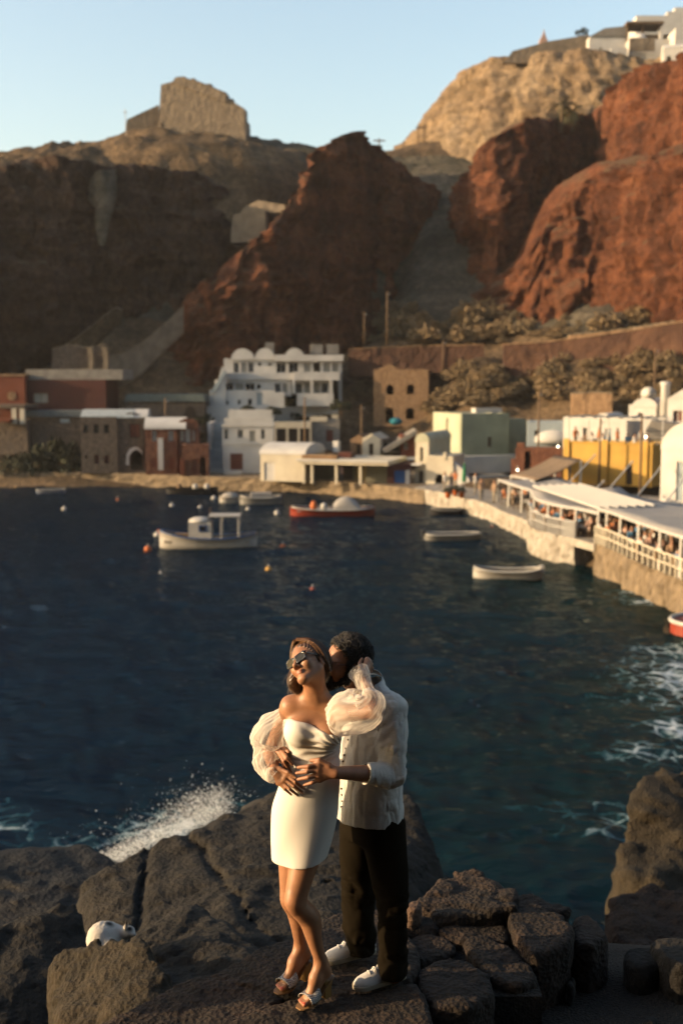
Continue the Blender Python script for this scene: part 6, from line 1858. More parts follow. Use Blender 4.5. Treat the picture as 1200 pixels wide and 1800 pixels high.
# shirt
Sh = Field((-0.10, 4.98, 8.85), (0.42, 5.78, 9.72), 0.0048)
TS = [(648, 1500, 5.40, .185, .150), (648, 1420, 5.40, .185, .150), (649, 1370, 5.40, .178, .142), (653, 1310, 5.41, .190, .140), (657, 1268, 5.42, .200, .132), (659, 1243, 5.43, .175, .108), (656, 1222, 5.43, .110, .086), (650, 1204, 5.42, .072, .072), (648, 1194, 5.42, .070, .070)]
Sh.put(loft(rows(TS, 0, YAW), 2.2, 0.008), 0.02)
Sh.put(rc(P(655, 1218, 5.41), v3(MS) + np.array([0, 0.02, 0.012]), 0.050, 0.058), 0.05)
Sh.put(rc(P(650, 1218, 5.43), M2S, 0.050, 0.058), 0.05)
Sh.put(rc(MS, mid_of(MS, ME, 0, 0.55), 0.073, 0.066), 0.035)
Sh.put(rc(mid_of(MS, ME, 0, 0.55), v3(ME) + np.array([0.006, 0, -0.006]), 0.066, 0.062), 0.02)
cuff = mid_of(ME, MW, 0, 0.50)
Sh.put(rc(v3(ME) + np.array([0.0, 0, -0.006]), mid_of(ME, MW, 0, 0.34), 0.062, 0.056), 0.02)
Sh.put(rc(mid_of(ME, MW, 0, 0.36), mid_of(ME, MW, 0, 0.46), 0.055, 0.054), 0.006)
Sh.put(rc(M2S, mid_of(M2S, M2E, 0, 0.4), 0.07, 0.06), 0.03)
def shirt_folds(p):
    el = np.exp(-((np.linalg.norm(p - v3(ME), axis=1)) / 0.085) ** 2)
    sh = np.exp(-((np.linalg.norm(p - v3(MS) - np.array([-0.05, 0, -0.05]), axis=1)) / 0.10) ** 2)
    w = p + 0.03 * np.stack([vnoise(p * 9), vnoise(p * 9 + 5), vnoise(p * 9 + 11)], -1)
    a = 0.011 * fbm(w * np.array([1.0, 1.0, 0.35]), 11, 2, 3) + 0.005 * fbm(w * np.array([1, 1, 0.5]), 26, 2, 5, ridged=True)
    b = 0.015 * fbm(w * np.array([0.6, 0.6, 1.3]), 22, 2, 9, ridged=True)
    c = 0.008 * np.sin(((w[:, 0] - w[:, 2] * 0.9)) * 85 + 2 * vnoise(p * 8))
    return a + el * b + sh * c * 0.6
Sh.near(0.035, shirt_folds)
dfa = v3(MW) - v3(ME); dfa /= np.linalg.norm(dfa)
qc = mid_of(ME, MW, 0, 0.50)
def arm_end(G):
    d = (G - qc) @ dfa
    near_arm = np.linalg.norm((G - qc) - d[..., None] * dfa, axis=-1) < 0.085
    return np.where(near_arm & (d > -0.02), d, -1.0)
Sh.keep(arm_end)
Sh.put(rc(mid_of(ME, MW, 0, 0.44), mid_of(ME, MW, 0, 0.62), 0.043, 0.040), 0.004, cut=True)
hem2 = v3(P(655, 1450, 5.30)); nh2 = np.array([-0.05, 0.10, -1.0]); nh2 /= np.linalg.norm(nh2)
Sh.keep(lambda G: (G - hem2) @ nh2 + 0.012 * np.cos((G[..., 0] - 0.15) * 14))
Sh.put(rc(P(650, 1206, 5.42), P(640, 1180, 5.38), 0.064, 0.066), 0.004, cut=True)
shirt = skin_obj("shirt", Sh, LINEN, man)
base = v3(man.location)
WOODB = mat("brown_button", (0.09, 0.05, 0.03), 0.4, 0.1, 20, 0)
placket = []
for px, py in ((612, 1300), (608, 1315), (605, 1327), (603, 1338), (600, 1386), (601, 1397), (602, 1408), (600, 1418)):
    p = hit(Sh, px, py)
    if p is None: p = hit(Sh, px + 5, py)
    if p is None: continue
    MB().ball(tuple(p + np.array([-0.001, -0.002, 0]) - base), (0.0052, 0.004, 0.0052), 10, 6).build("button", WOODB, shirt, True)
# seam of the armhole
seam = MB(); pts = []
for px, py in ((664, 1285), (666, 1268), (673, 1252), (684, 1243), (697, 1242), (707, 1250), (713, 1262)):
    p = hit(Sh, px, py)
    if p is not None: pts.append(Vector(p - base) + Vector((0, -0.001, 0)))
if len(pts) > 2: seam.tube(pts, 0.0028, 5).build("seam", LINEN, shirt, True)
# standing collar
col = MB(); g = []
cc = v3(P(649, 1200, 5.42)); ax = v3(P(640, 1172, 5.37)) - cc; ax /= np.linalg.norm(ax)
e1 = np.cross(ax, [0, 1, 0]); e1 /= np.linalg.norm(e1); e2 = np.cross(ax, e1)
for r_, hgt in ((0.074, -0.02), (0.072, 0.0), (0.070, 0.026), (0.066, 0.026), (0.067, 0.0)):
    g.append([cc + ax * hgt + (e1 * math.cos(a) + e2 * math.sin(a)) * r_ * (1 + 0.03 * math.sin(3 * a)) - base for a in np.linspace(0, 2 * math.pi, 40, endpoint=False)])
col.grid(np.array(g), closed_v=True).build("collar", LINEN, shirt, True)

# trousers
Tr = Field((-0.08, 4.98, 8.02), (0.44, 5.80, 9.08), 0.005)
TT = [(655, 1475, 5.40, .140, .120), (654, 1440, 5.40, .155, .125), (653, 1405, 5.40, .150, .120)]
Tr.put(loft(rows(TT, 0, YAW), 2.2, 0.02), 0.02)
def leg(hip, knee, cuffp, r):
    add_chain(Tr, [hip, knee, cuffp], r, 0.03)
leg(P(672, 1455, 5.345), P(689, 1580, 5.29), P(690, 1724, 5.285), (0.112, 0.083, 0.070))
leg(P(634, 1455, 5.47), P(630, 1570, 5.50), P(633, 1680, 5.545), (0.108, 0.086, 0.079))
def tr_folds(p):
    w = p + 0.03 * np.stack([vnoise(p * 7), vnoise(p * 7 + 5), vnoise(p * 7 + 11)], -1)
    kn = np.exp(-((p[:, 2] - P(660, 1585, 5.35).z) / 0.12) ** 2) + 1.2 * np.exp(-((p[:, 2] - P(660, 1670, 5.4).z) / 0.10) ** 2)
    crease = 0.006 * np.sin((w[:, 0] * 0.7 + w[:, 2]) * 38 + 3 * vnoise(p * 6))
    return 0.007 * fbm(w * np.array([1, 1, 0.3]), 13, 2, 2) + kn * (0.010 * fbm(w * np.array([0.8, 0.8, 1.2]), 13, 2, 6, ridged=True) + 0.6 * crease)
Tr.near(0.035, tr_folds)
c1, c2 = P(690, 1715, 5.285).z, P(633, 1671, 5.545).z
midx = P(661, 1690, 5.4)
Tr.keep(lambda G: np.where(G[..., 1] - 5.41 + (G[..., 0] - 0.17) * -0.9 > 0, c2, c1) - G[..., 2])
skin_obj("trousers", Tr, TROUSER, man)

# sneakers
def plan_cap(a, b, ra, rb, z0, z1, rd=0.006):
    a, b = v3(a), v3(b)
    def fn(G):
        ab = (b - a)[:2]
        t = np.clip(((G[..., :2] - a[:2]) @ ab) / (ab @ ab), 0, 1)
        d = np.linalg.norm(G[..., :2] - a[:2] - t[..., None] * ab, axis=-1) - (ra + (rb - ra) * t) + rd
        e = np.maximum(z0 - G[..., 2], G[..., 2] - z1) + rd
        return np.sqrt(np.maximum(d, 0) ** 2 + np.maximum(e, 0) ** 2) + np.minimum(np.maximum(d, e), 0) - rd
    r = max(ra, rb)
    lo, hi = np.minimum(a, b) - r, np.maximum(a, b) + r
    lo[2], hi[2] = z0, z1
    return lo, hi, fn
def sneaker(toe, heel):
    toe, heel = v3(toe), v3(heel); base = v3(man.location)
    d = toe - heel; d[2] = 0; L = np.linalg.norm(d); d /= L; n = np.array([-d[1], d[0], 0]); up = np.array([0, 0, 1.0])
    fr = Frame(heel, d, up)
    S = Field(np.minimum(toe, heel) - 0.08, np.maximum(toe, heel) + np.array([0.08, 0.08, 0.16]), 0.003)
    z = heel[2]
    S.put(plan_cap(heel + d * 0.036, heel + d * (L - 0.046), 0.036, 0.046, z, z + 0.028), 0.004)
    U = Field(S.lo, S.lo + (S.n - 1) * S.h, 0.003)
    U.put(fr.ell((L - 0.075, 0, 0.030), (0.070, 0.043, 0.034)), 0.01)
    U.put(fr.ell((L * 0.52, 0, 0.036), (0.090, 0.038, 0.046)), 0.02)
    U.put(fr.ell((0.058, 0, 0.040), (0.056, 0.034, 0.052)), 0.02)
    U.put(fr.rc((0.055, 0, 0.05), (0.052, 0, 0.085), 0.034, 0.036), 0.02)
    U.put(fr.rc((L * 0.42, 0, 0.072), (L * 0.68, 0, 0.050), 0.020, 0.017), 0.012)
    U.put(fr.rc((0.058, 0, 0.075), (0.064, 0, 0.15), 0.028, 0.034), 0.004, cut=True)
    V, Q = U.surf(); u = link("sneaker", np_mesh("sneaker", V - base, Q), SNEAK, man)
    V, Q = S.surf(); link("sole", np_mesh("sole", V - base, Q), SOLE, u)
    lc = MB()
    for i in range(6):
        t = L * 0.42 + i * L * 0.27 / 5
        h0 = 0.107 - i * 0.0060
        p = [fr(t + (0.006 if i % 2 else -0.004), s_ * 0.021, h0 - 0.010 * (s_ * s_)) for s_ in (-1, -0.5, 0, 0.5, 1)]
        lc.tube([Vector(q - base) + Vector((0, 0, 0.0035 - 0.010 * (abs(k - 2) / 2) ** 2)) for k, q in enumerate(p)], 0.0034, 6)
    lc.build("laces", SNEAK, u, True)
sneaker(PZ(621, 1741, LEDGE_Z), PZ(712, 1716, LEDGE_Z)); sneaker(PZ(568, 1694, LEDGE_Z), PZ(660, 1672, LEDGE_Z))
# wedding ring
rg = MB(); kp = v3(P(546, 1365, 5.018)); 
ang = [(0.0105 * math.cos(a), 0.0105 * math.sin(a)) for a in np.linspace(0, 2 * math.pi, 17)]
rg.tube([Vector(kp + np.array([0.001 * c, c * 0.9, s]) - base) for c, s in ang], 0.0016, 6, False).build("ring", mat("silver_ring", (0.8, 0.8, 0.8), 0.2, 0, 5, 0, metallic=1.0), man, True)

# ------------------------------------------------------------------ boats, buoys, poles, plants, people of the harbour
WPAINT = mat("white_boat_paint", (0.62, 0.60, 0.56), 0.45, 0.08, 3, 0.05)
BPAINT = mat("blue_boat_paint", (0.03, 0.10, 0.30), 0.45, 0.1, 3, 0.05)
RPAINT = mat("red_boat_paint", (0.34, 0.055, 0.03), 0.45, 0.1, 3, 0.05)
DPAINT = mat("dark_rubber", (0.025, 0.025, 0.028), 0.6, 0.1, 3, 0.05)
GPAINT = mat("grey_rubber", (0.30, 0.30, 0.29), 0.6, 0.1, 3, 0.05)
OPAINT = mat("orange_plastic", (0.65, 0.16, 0.03), 0.5, 0.1, 3, 0.05)
YPAINT = mat("yellow_plastic", (0.62, 0.36, 0.08), 0.5, 0.1, 3, 0.05)
MOTOR = mat("outboard_cowl", (0.05, 0.05, 0.055), 0.4, 0.1, 3, 0.05)

def hull_mesh(L, B, H, sheer=0.25, sharp=(1.6, 3.0), n=22, m=9, thick=0.06):
    """open boat hull: outside, inside and gunwale; bow towards -x"""
    mb = MB()
    ts = np.linspace(0, 1, n)
    out, inn = [], []
    for t in ts:
        w = B / 2 * (1 - abs(1 - 2 * t) ** (sharp[0] * 2 if t < 0.5 else sharp[1] * 2)) ** 0.5 if 0 < t < 1 else 0.02
        w = max(w, 0.03)
        top = H * (1 + sheer * (2 * abs(t - 0.55)) ** 2.2)
        x = -L / 2 + L * t
        bot = -0.25 + 0.18 * abs(2 * t - 1) ** 4
        ro, ri = [], []
        for k in range(m):
            a = math.pi * k / (m - 1)
            yy, zz = -math.cos(a), -abs(math.sin(a)) ** 0.75
            ro.append((x, w * yy, top + (top - bot) * zz))
            ri.append((x, (w - min(thick, w * 0.6)) * yy, top + (top - bot - thick * 2) * zz))
        out.append(ro); inn.append(ri)
    mb.grid(np.array(out), flip=True)
    mb.grid(np.array(inn))
    o, q = 0, n * m
    for i in range(n - 1):
        for k in (0, m - 1):
            a, b, c, d = o + i * m + k, o + (i + 1) * m + k, q + (i + 1) * m + k, q + i * m + k
            mb.f.append((a, b, c, d) if k else (d, c, b, a))
    return mb

def boat(name, label, px0, px1, pywl, hullm, B=1.5, H=0.5, rz=0.0, flip=False, sheer=0.25, sharp=(1.6, 3.0), rail=None):
    a, b = PZ(px0, pywl), PZ(px1, pywl)
    L = (b - a).length / max(0.5, math.cos(rz))
    o = thing(name, label, "boat", ((a.x + b.x) / 2, (a.y + b.y) / 2, 0), rz + (math.pi if flip else 0))
    hull_mesh(L, B, H, sheer, sharp).build("hull", hullm, o, True)
    if rail:
        for s in (1, -1):
            pts = []
            for t in np.linspace(0.02, 0.98, 20):
                w = max(B / 2 * (1 - abs(1 - 2 * t) ** (sharp[0] * 2 if t < 0.5 else sharp[1] * 2)) ** 0.5, 0.03)
                pts.append((-L / 2 + L * t, s * (w + 0.01), H * (1 + sheer * (2 * abs(t - 0.55)) ** 2.2)))
            MB().tube(pts, 0.05, 6).build("rail", rail, o, True)
    for t in (-0.18, 0.14):
        MB().box(L * t - 0.12, L * t + 0.12, -B * 0.42, B * 0.42, H * 0.55, H * 0.62).build("thwart", WOOD, o)
    o["len"] = L
    return o, L

def outboard(o, L, side=1, m=MOTOR, z=0.45):
    e = MB().box(side * L / 2 - 0.12, side * L / 2 + 0.16, -0.16, 0.16, z + 0.1, z + 0.55).box(side * L / 2 - 0.05, side * L / 2 + 0.08, -0.06, 0.06, z - 0.6, z + 0.098).build("outboard_motor", m, o)
    bv = e.modifiers.new("round", 'BEVEL'); bv.width = 0.06; bv.segments = 2
    return e

o, L = boat("fishing_boat", "white wooden fishing boat with little cabin and flat sun roof moored in the bay", 281, 452, 963, WPAINT, 2.2, 0.72, 0.02, sheer=0.55, sharp=(1.1, 1.5), rail=BPAINT)
MB().box(-L * 0.44, L * 0.42, -0.75, 0.75, 0.45, 0.55).build("deck", mat("boat_deck", (0.36, 0.30, 0.22)), o)
cab = MB().box(-1.2, 0.25, -0.7, 0.7, 0.55, 1.75).build("cabin", WPAINT, o)
for x0, x1 in ((-0.55, -0.02),):
    MB().box(x0, x1, -0.74, -0.705, 1.15, 1.6).build("window", BPAINT, cab); MB().box(x0 + 0.08, x1 - 0.08, -0.755, -0.741, 1.22, 1.53).build("pane", GLASS, cab)
MB().lathe([(0.78, 0), (0.72, 0.12), (0.5, 0.25), (0.2, 0.3)], 14, (-0.5, 0, 1.75)).build("cabin_roof", WPAINT, cab, True)
MB().box(0.1, 2.1, -0.8, 0.8, 2.12, 2.2).build("sun_roof", WPAINT, o)
for x in (0.9, 2.0):
    for y in (-0.7, 0.7): MB().tube([(x, y, 0.5), (x, y, 2.13)], 0.03, 6).build("post", METAL, o)
MB().tube([(0.12, 0.2, 1.7), (0.12, 0.2, 2.6)], 0.03, 6).build("mast", WOOD, o)
MB().tube([(-L * 0.47, 0, 0.6), (-L * 0.515, 0, 1.25)], [0.09, 0.06], 8).build("stem_post", RPAINT, o, True)
MB().box(-2.2, -1.3, -0.35, 0.35, 0.55, 0.95).build("engine_box", WOOD, o)

o, L = boat("dinghy", "white rowing dinghy with a small outboard drifting near the terrace wall", 831, 950, 1017, WPAINT, 1.4, 0.46, -0.03, sheer=0.35, rail=METAL); outboard(o, L, 1, WPAINT, 0.2)
o, L = boat("dinghy", "pale grey dinghy with a dark outboard tied off the quay", 744, 845, 949, GPAINT, 1.5, 0.42, 0.10, True, sheer=0.1, rail=METAL); outboard(o, L, 1, MOTOR, 0.2)
o, L = boat("motor_boat", "red motor boat with a white domed cover by the quay", 510, 658, 908, RPAINT, 2.3, 0.62, 0.05, sheer=0.3, rail=WPAINT)
MB().box(-L * 0.42, L * 0.42, -0.85, 0.85, 0.5, 0.58).build("deck", WPAINT, o)
V = []
for t in np.linspace(-0.05, 1.75, 12):
    h = 1.05 * math.sin(math.pi * min(1, (t + 0.15) / 1.95)) ** 0.6
    V.append([(0.1 + t * 1.2, -0.85 * math.cos(a), 0.58 + h * math.sin(a) ** 0.8) for a in np.linspace(0.02, math.pi - 0.02, 12)])
MB().grid(np.array(V), flip=True).build("cover", CANVAS, o, True)
MB().ball((-1.5, -0.3, 0.9), (0.28, 0.28, 0.42)).build("fender", OPAINT, o, True); MB().ball((-0.7, -0.5, 0.85), (0.26, 0.26, 0.34)).build("fender", WPAINT, o, True)
o, L = boat("dinghy", "black inflatable boat moored under the stone shop house", 293, 384, 869, DPAINT, 1.9, 0.6, 0.03, sheer=0.2)
for x in (-1.2, 0.3, 1.4): MB().ball((x, -0.3, 0.75), (0.28, 0.28, 0.3)).build("fender", WPAINT if x > 0 else WOOD, o, True)
o, L = boat("dinghy", "small white covered dinghy left of the long white launch", 386, 420, 884, WPAINT, 1.2, 0.5, 0.1); MB().ball((0.1, 0, 0.55), (0.8, 0.5, 0.4)).build("cover", CANVAS, o, True)
o, L = boat("launch", "long white launch moored before the cream boathouse", 422, 496, 888, GPAINT, 1.8, 0.7, 0.12, sheer=0.2, rail=WPAINT); MB().box(-0.9, 0.9, -0.5, 0.5, 0.6, 1.1).build("cover", CANVAS, o); outboard(o, L, 1, MOTOR, 0.5)
o, L = boat("flat_boat", "faded blue flat boat alone on the dark water", 64, 115, 867, mat("faded_blue_paint", (0.16, 0.20, 0.30)), 1.3, 0.35, 0.0, sheer=0.05, rail=GPAINT)
o, L = boat("work_boat", "small blue and white work boat with raised boom at the left edge", -14, 26, 851, BPAINT, 1.6, 0.6, 0.1, rail=WPAINT); MB().tube([(0.0, 0, 0.5), (1.0, 0, 2.2)], 0.07, 6).build("boom", WOOD, o)
o, L = boat("dinghy", "dark grey inflatable tender tied to the east quay", 756, 815, 904, DPAINT, 1.6, 0.4, 0.0, rail=GPAINT)
p0 = PZ(1262, 1098, 0.9)
o = thing("slip_platform", "maroon floored landing platform with white rim at the right edge", "platform", (p0.x, p0.y, 0.55))
pl = [(2.6 * math.cos(a) * (1.0 if math.cos(a) > 0 else 0.75), 1.5 * math.sin(a)) for a in np.linspace(0, 2 * math.pi, 24, endpoint=False)]
MB().slab(pl, 0.0, 0.5).build("floor", RPAINT, o); MB().tube([(x, y, 0.52) for x, y in pl + pl[:2]], 0.10, 6).build("rim", WPAINT, o, True)

def buoy(px, py, r, m, label, tall=1.0):
    p = PZ(px, py)
    o = thing("mooring_buoy", label, "buoy", (p.x, p.y, 0.0))
    MB().ball((0, 0, r * 0.35), (r, r, r * tall), 14, 8).build("float", m, o, True)
    MB().tube([(0, 0, r * tall * 1.25), (0, 0, r * tall * 1.25 + 0.14)], 0.03, 6).build("ring_post", METAL, o)
for a in ((260, 968, 0.24, OPAINT, "bright orange buoy just left of the fishing boat"), (277, 944, 0.27, WPAINT, "white buoy touching the bow of the fishing boat"), (497, 963, 0.19, OPAINT, "orange buoy to the right of the fishing boat's stern"), (472, 1003, 0.19, YPAINT, "yellow buoy alone on the open water"),
          (549, 1038, 0.14, RPAINT, "small red buoy nearest the couple's heads"), (113, 896, 0.2, WPAINT, "white buoy below the faded blue boat"), (302, 890, 0.2, WPAINT, "white buoy below the black inflatable boat"), (352, 894, 0.2, WPAINT, "white buoy behind the fishing boat's cabin"),
          (487, 904, 0.24, WPAINT, "white buoy at the bow of the red motor boat"), (436, 897, 0.2, WPAINT, "white buoy above the fishing boat's sun roof"), (207, 882, 0.13, OPAINT, "thin orange marker buoy on the dark water", 2.2), (864, 928, 0.13, RPAINT, "tiny red buoy beside the white terrace wall"), (282, 1010, 0.10, WPAINT, "tiny pale float below the fishing boat"), (376, 878, 0.25, WPAINT, "white buoy at the stern of the black inflatable"), (28, 858, 0.16, YPAINT, "yellow marker beside the work boat")):
    buoy(*a)

# ---- wooden poles
def pole(px, yt, yb, Y, label, r=0.11, arms=False):
    b, t = P(px, yb, Y), P(px, yt, Y)
    o = thing("utility_pole", label, "pole", b)
    h = t.z - b.z
    MB().tube([(0, 0, -1.0), (0, 0, h)], [r, r * 0.75], 8).build("shaft", WOOD, o, True)
    if arms:
        MB().box(-0.8, 0.8, -0.06, 0.06, h - 0.5, h - 0.36).build("crossarm", WOOD, o)
        for x in (-0.7, 0, 0.7): MB().lathe([(0.05, 0), (0.07, 0.1), (0.04, 0.2)], 8, (x, 0, h - 0.36)).build("insulator", METAL, o)
    else: MB().box(-0.05, 0.35, -0.04, 0.04, h - 0.35, h - 0.28).build("bracket", METAL, o)
for a in ((293, 700, 828, 119.5, "brown pole in front of the stone shop house"), (536, 698, 848, 116.5, "tall brown pole at the corner of the cream boathouse"), (784, 735, 855, 113, "leaning brown pole before the cream chapel"), (945, 688, 800, 108, "brown pole between the green house and the blue house"),
          (1052, 735, 848, 90.5, "dark pole fixed to the middle of the yellow wall"), (1124, 728, 850, 88, "dark pole at the end of the yellow wall"), (680, 512, 592, 141, "tall lone pole above the stone ruin"), (635, 712, 790, 125.5, "thin pole behind the gabled houses"), (1148, 612, 720, 117, "pole standing on the slope above the satellite dish"), (778, 598, 640, 136, "short pole on the road behind the stone ruin"), (640, 548, 590, 142, "stub of a pole left of the lone pole")):
    pole(*a)
for px, yt, yb, Y, lab in ((740, 220, 250, 200, "double pole on the saddle before the pale cliff"), (666, 243, 268, 196, "thin pole with crossarm on the saddle skyline")):
    b, t = P(px, yb, Y), P(px, yt, Y)
    o = thing("power_pylon", lab, "pylon", b); h = t.z - b.z
    for x in ((-0.5, 0.5) if px == 740 else (0,)): MB().tube([(x, 0, -2), (x, 0, h)], 0.12, 6).build("shaft", WOOD, o)
    MB().box(-1.0, 1.0, -0.1, 0.1, h - 0.5, h - 0.3).build("crossarm", WOOD, o)
b = P(221, 218, 172); o = thing("mast", "thin radio mast on the ridge left of the castle", "mast", b); MB().tube([(0, 0, -2), (0, 0, 2.2)], 0.06, 6).build("shaft", METAL, o); MB().box(-0.4, 0.4, -0.03, 0.03, 1.6, 1.68).build("crossbar", METAL, o)

# ---- plants
def leaf_mat(name, c1, c2):
    m = mat(name, c1, 0.8, 0, 1.3, 0.0, col2=c2)
    return m
DRYL = leaf_mat("dry_tan_leaves", (0.24, 0.17, 0.09), (0.42, 0.30, 0.165))
DARKL = leaf_mat("dark_green_leaves", (0.022, 0.03, 0.014), (0.05, 0.058, 0.026))
PALML = leaf_mat("palm_leaves", (0.05, 0.055, 0.02), (0.10, 0.09, 0.035))
def bush_mesh(name, n, leaf, seed, flat=0.75):
    rs = np.random.RandomState(seed)
    d = rs.randn(n, 3); d /= np.linalg.norm(d, axis=1)[:, None]; d[:, 2] = np.abs(d[:, 2])
    lump = 1 + 0.35 * vnoise(d * 2.3 + seed)
    c = d * (lump * (0.55 + 0.45 * rs.rand(n) ** 0.4))[:, None] * np.array([1, 1, flat])
    a, b = rs.randn(n, 3), rs.randn(n, 3)
    a /= np.linalg.norm(a, axis=1)[:, None]; b -= a * (a * b).sum(1)[:, None]; b /= np.linalg.norm(b, axis=1)[:, None]
    s = leaf * (0.6 + 0.8 * rs.rand(n, 1))
    V = np.stack([c - a * s, c + b * s * 0.5, c + a * s, c - b * s * 0.5], 1).reshape(-1, 3)
    return np_mesh(name, V, np.arange(4 * n).reshape(-1, 4), False)
def plant(name, label, cat, p, r, meshes, m, group=None, stem=True, hgt=1.0):
    o = thing(name, label, cat, p, rnd.uniform(0, 6.28), group)
    c = link("foliage", meshes[rnd.randrange(len(meshes))], m, o); c.scale = (r, r, r * hgt)
    if stem: 
        t = link("stem", STEM, None, o); t.scale = (r, r, r * hgt)
    return o
STEM = MB().tube([(0, 0, -0.4), (0.03, 0, 0.1), (0.05, 0.03, 0.5)], [0.09, 0.07, 0.03], 6).mesh("stem"); STEM.materials.append(WOOD)
DRYB = [bush_mesh("dry_bush_leaves", 800, 0.10, k, 0.6 + 0.1 * k) for k in range(4)]
DRYL2 = leaf_mat("grey_brown_leaves", (0.16, 0.125, 0.075), (0.34, 0.25, 0.14))
for k, me in enumerate(DRYB): me.materials.append(DRYL if k % 2 else DRYL2)
DKB = [bush_mesh("dark_bush_leaves", 700, 0.12, k + 5, 0.95) for k in range(2)]
for me in DKB: me.materials.append(DARKL)
def on_ground(px, py, Y0=86, Y1=230):
    Ys = np.arange(Y0, Y1, 0.5); q = np.array([tuple(P(px, py, Y)) for Y in Ys])
    g = ground_z(q[:, 0], Ys); k = np.nonzero(q[:, 2] < g)[0]
    return Vector((q[k[0], 0], Ys[k[0]], g[k[0]] - 0.05)) if len(k) else None
n = 0
for x0, x1, y0, y1, k in ((620, 900, 545, 605, 80), (800, 1195, 635, 715, 120), (900, 1190, 560, 595, 24), (735, 880, 645, 730, 60), (600, 660, 620, 740, 14), (480, 600, 705, 740, 10), (860, 930, 430, 480, 5)):
    for _ in range(k):
        px, py = rnd.uniform(x0, x1), rnd.uniform(y0, y1)
        p = on_ground(px, py)
        if p is None or p.y > 170: continue
        r = rnd.uniform(0.35, 1.0) ** 1.6 * 1.9 * (1.25 if y1 < 610 else 1)
        if (x0, y0) == (480, 705): plant("dark_bush", "dark green bush on the bank below the hotel", "bush", p, r * 0.8, DKB, None, "dark bushes below the hotel")
        elif y1 < 610: plant("dry_bush", "dry tan bush on the slope under the red cliffs", "bush", p, r, DRYB, None, "dry bushes under the red cliffs")
        else: plant("dry_bush", "dry tan bush on the slope below the retaining walls", "bush", p, r, DRYB, None, "dry bushes below the retaining walls")
for px, py, Y, r, h, lab in ((70, 830, 119, 1.9, 1.6, "broad dark tree between the cafe and the stone house"), (110, 832, 119.5, 2.1, 1.7, "tall dark tree next to the grey stone house"), (30, 832, 119, 1.7, 1.2, "low dark tree before the cafe pier"), (358, 745, 128, 1.0, 1.2, "dark shrub beside the blue stairway"), (436, 722, 126, 0.7, 0.9, "green shrub growing on the hotel terrace"),
                             (478, 728, 126, 0.9, 0.9, "green shrub hanging over the lower hotel terrace"), (1021, 60, 194, 1.0, 1.0, "small round tree behind the clifftop wall"), (1140, 255, 168, 1.3, 0.8, "dark bush beside the palm on the ledge"), (600, 720, 130, 1.2, 1.0, "dark shrub at the right end of the hotel")):
    plant("dark_tree", lab, "tree", P(px, py, Y), r, DKB, None, None, True, h)

def palm(px, py, Y, h, R, label, seed=1):
    o = thing("palm_tree", label, "palm", P(px, py, Y))
    MB().tube([(0, 0, -2), (0.05, 0, h * 0.5), (0.1, 0, h)], [0.28, 0.22, 0.24], 8).build("trunk", WOOD, o, True)
    rs = np.random.RandomState(seed)
    for k in range(26):
        a, e = rs.rand() * 6.28, rs.uniform(-0.5, 1.2)
        pts = [np.array([0.1, 0, h]) + R * t * np.array([math.cos(a) * math.cos(e - 1.0 * t), math.sin(a) * math.cos(e - 1.0 * t), math.sin(e - 0.9 * t)]) for t in np.linspace(0, 1, 9)]
        mb = MB(); sd = np.array([-math.sin(a), math.cos(a), 0])
        for i in range(8):
            for q in range(3):
                c = pts[i] + (pts[i + 1] - pts[i]) * q / 3
                dd = pts[i + 1] - pts[i]; dd = dd / np.linalg.norm(dd)
                for s in (1, -1):
                    l_ = 0.42 * R / 2.6 * math.sin(0.35 + 2.6 * (i + q / 3) / 8) + 0.06
                    tip = c + sd * s * l_ + dd * l_ * 0.5 - np.array([0, 0, l_ * 0.35])
                    mb.poly([c, c + dd * 0.09, tip], [(0, 1, 2)])
        mb.build("frond", PALML, o)
    return o
palm(986, 208, 169, 1.9, 2.9, "palm tree with spreading crown on the ledge below the pale cliff")
palm(1006, 206, 170, 0.7, 2.1, "low bushy palm right beside the taller palm", 4)

# ---- boulders of the far shore
for lab, pts, bot, m, h in (("big round tan boulder at the foot of the terrace wall", [(1132, 1040, 57), (1140, 1016, 58), (1160, 1010, 58.5), (1178, 1022, 58), (1182, 1050, 57), (1165, 1066, 56), (1142, 1064, 56)], -0.6, QUAY, 0.12),
                            ("dark brown rocks under the maroon platform", [(1162, 1110, 48), (1175, 1090, 49), (1215, 1085, 49.5), (1260, 1100, 49), (1260, 1150, 47), (1190, 1140, 47), (1168, 1130, 47.5)], -0.8, lava_mat("shore_brown_rock", [(0.07, 0.045, 0.025), (0.13, 0.085, 0.045)], 4, 1, 0.6), 0.12),
                            ("rubble heap at the corner of the quay", [(690, 878, 112), (705, 858, 114), (738, 852, 115), (752, 868, 113), (745, 886, 111), (705, 890, 110.5)], -0.6, QUAY, 0.16)):
    rock("boulder", lab, pts, bot, m, h, rnd_k=0.5, amp=0.35, scale=0.8, seed=len(lab), fine=0.06)

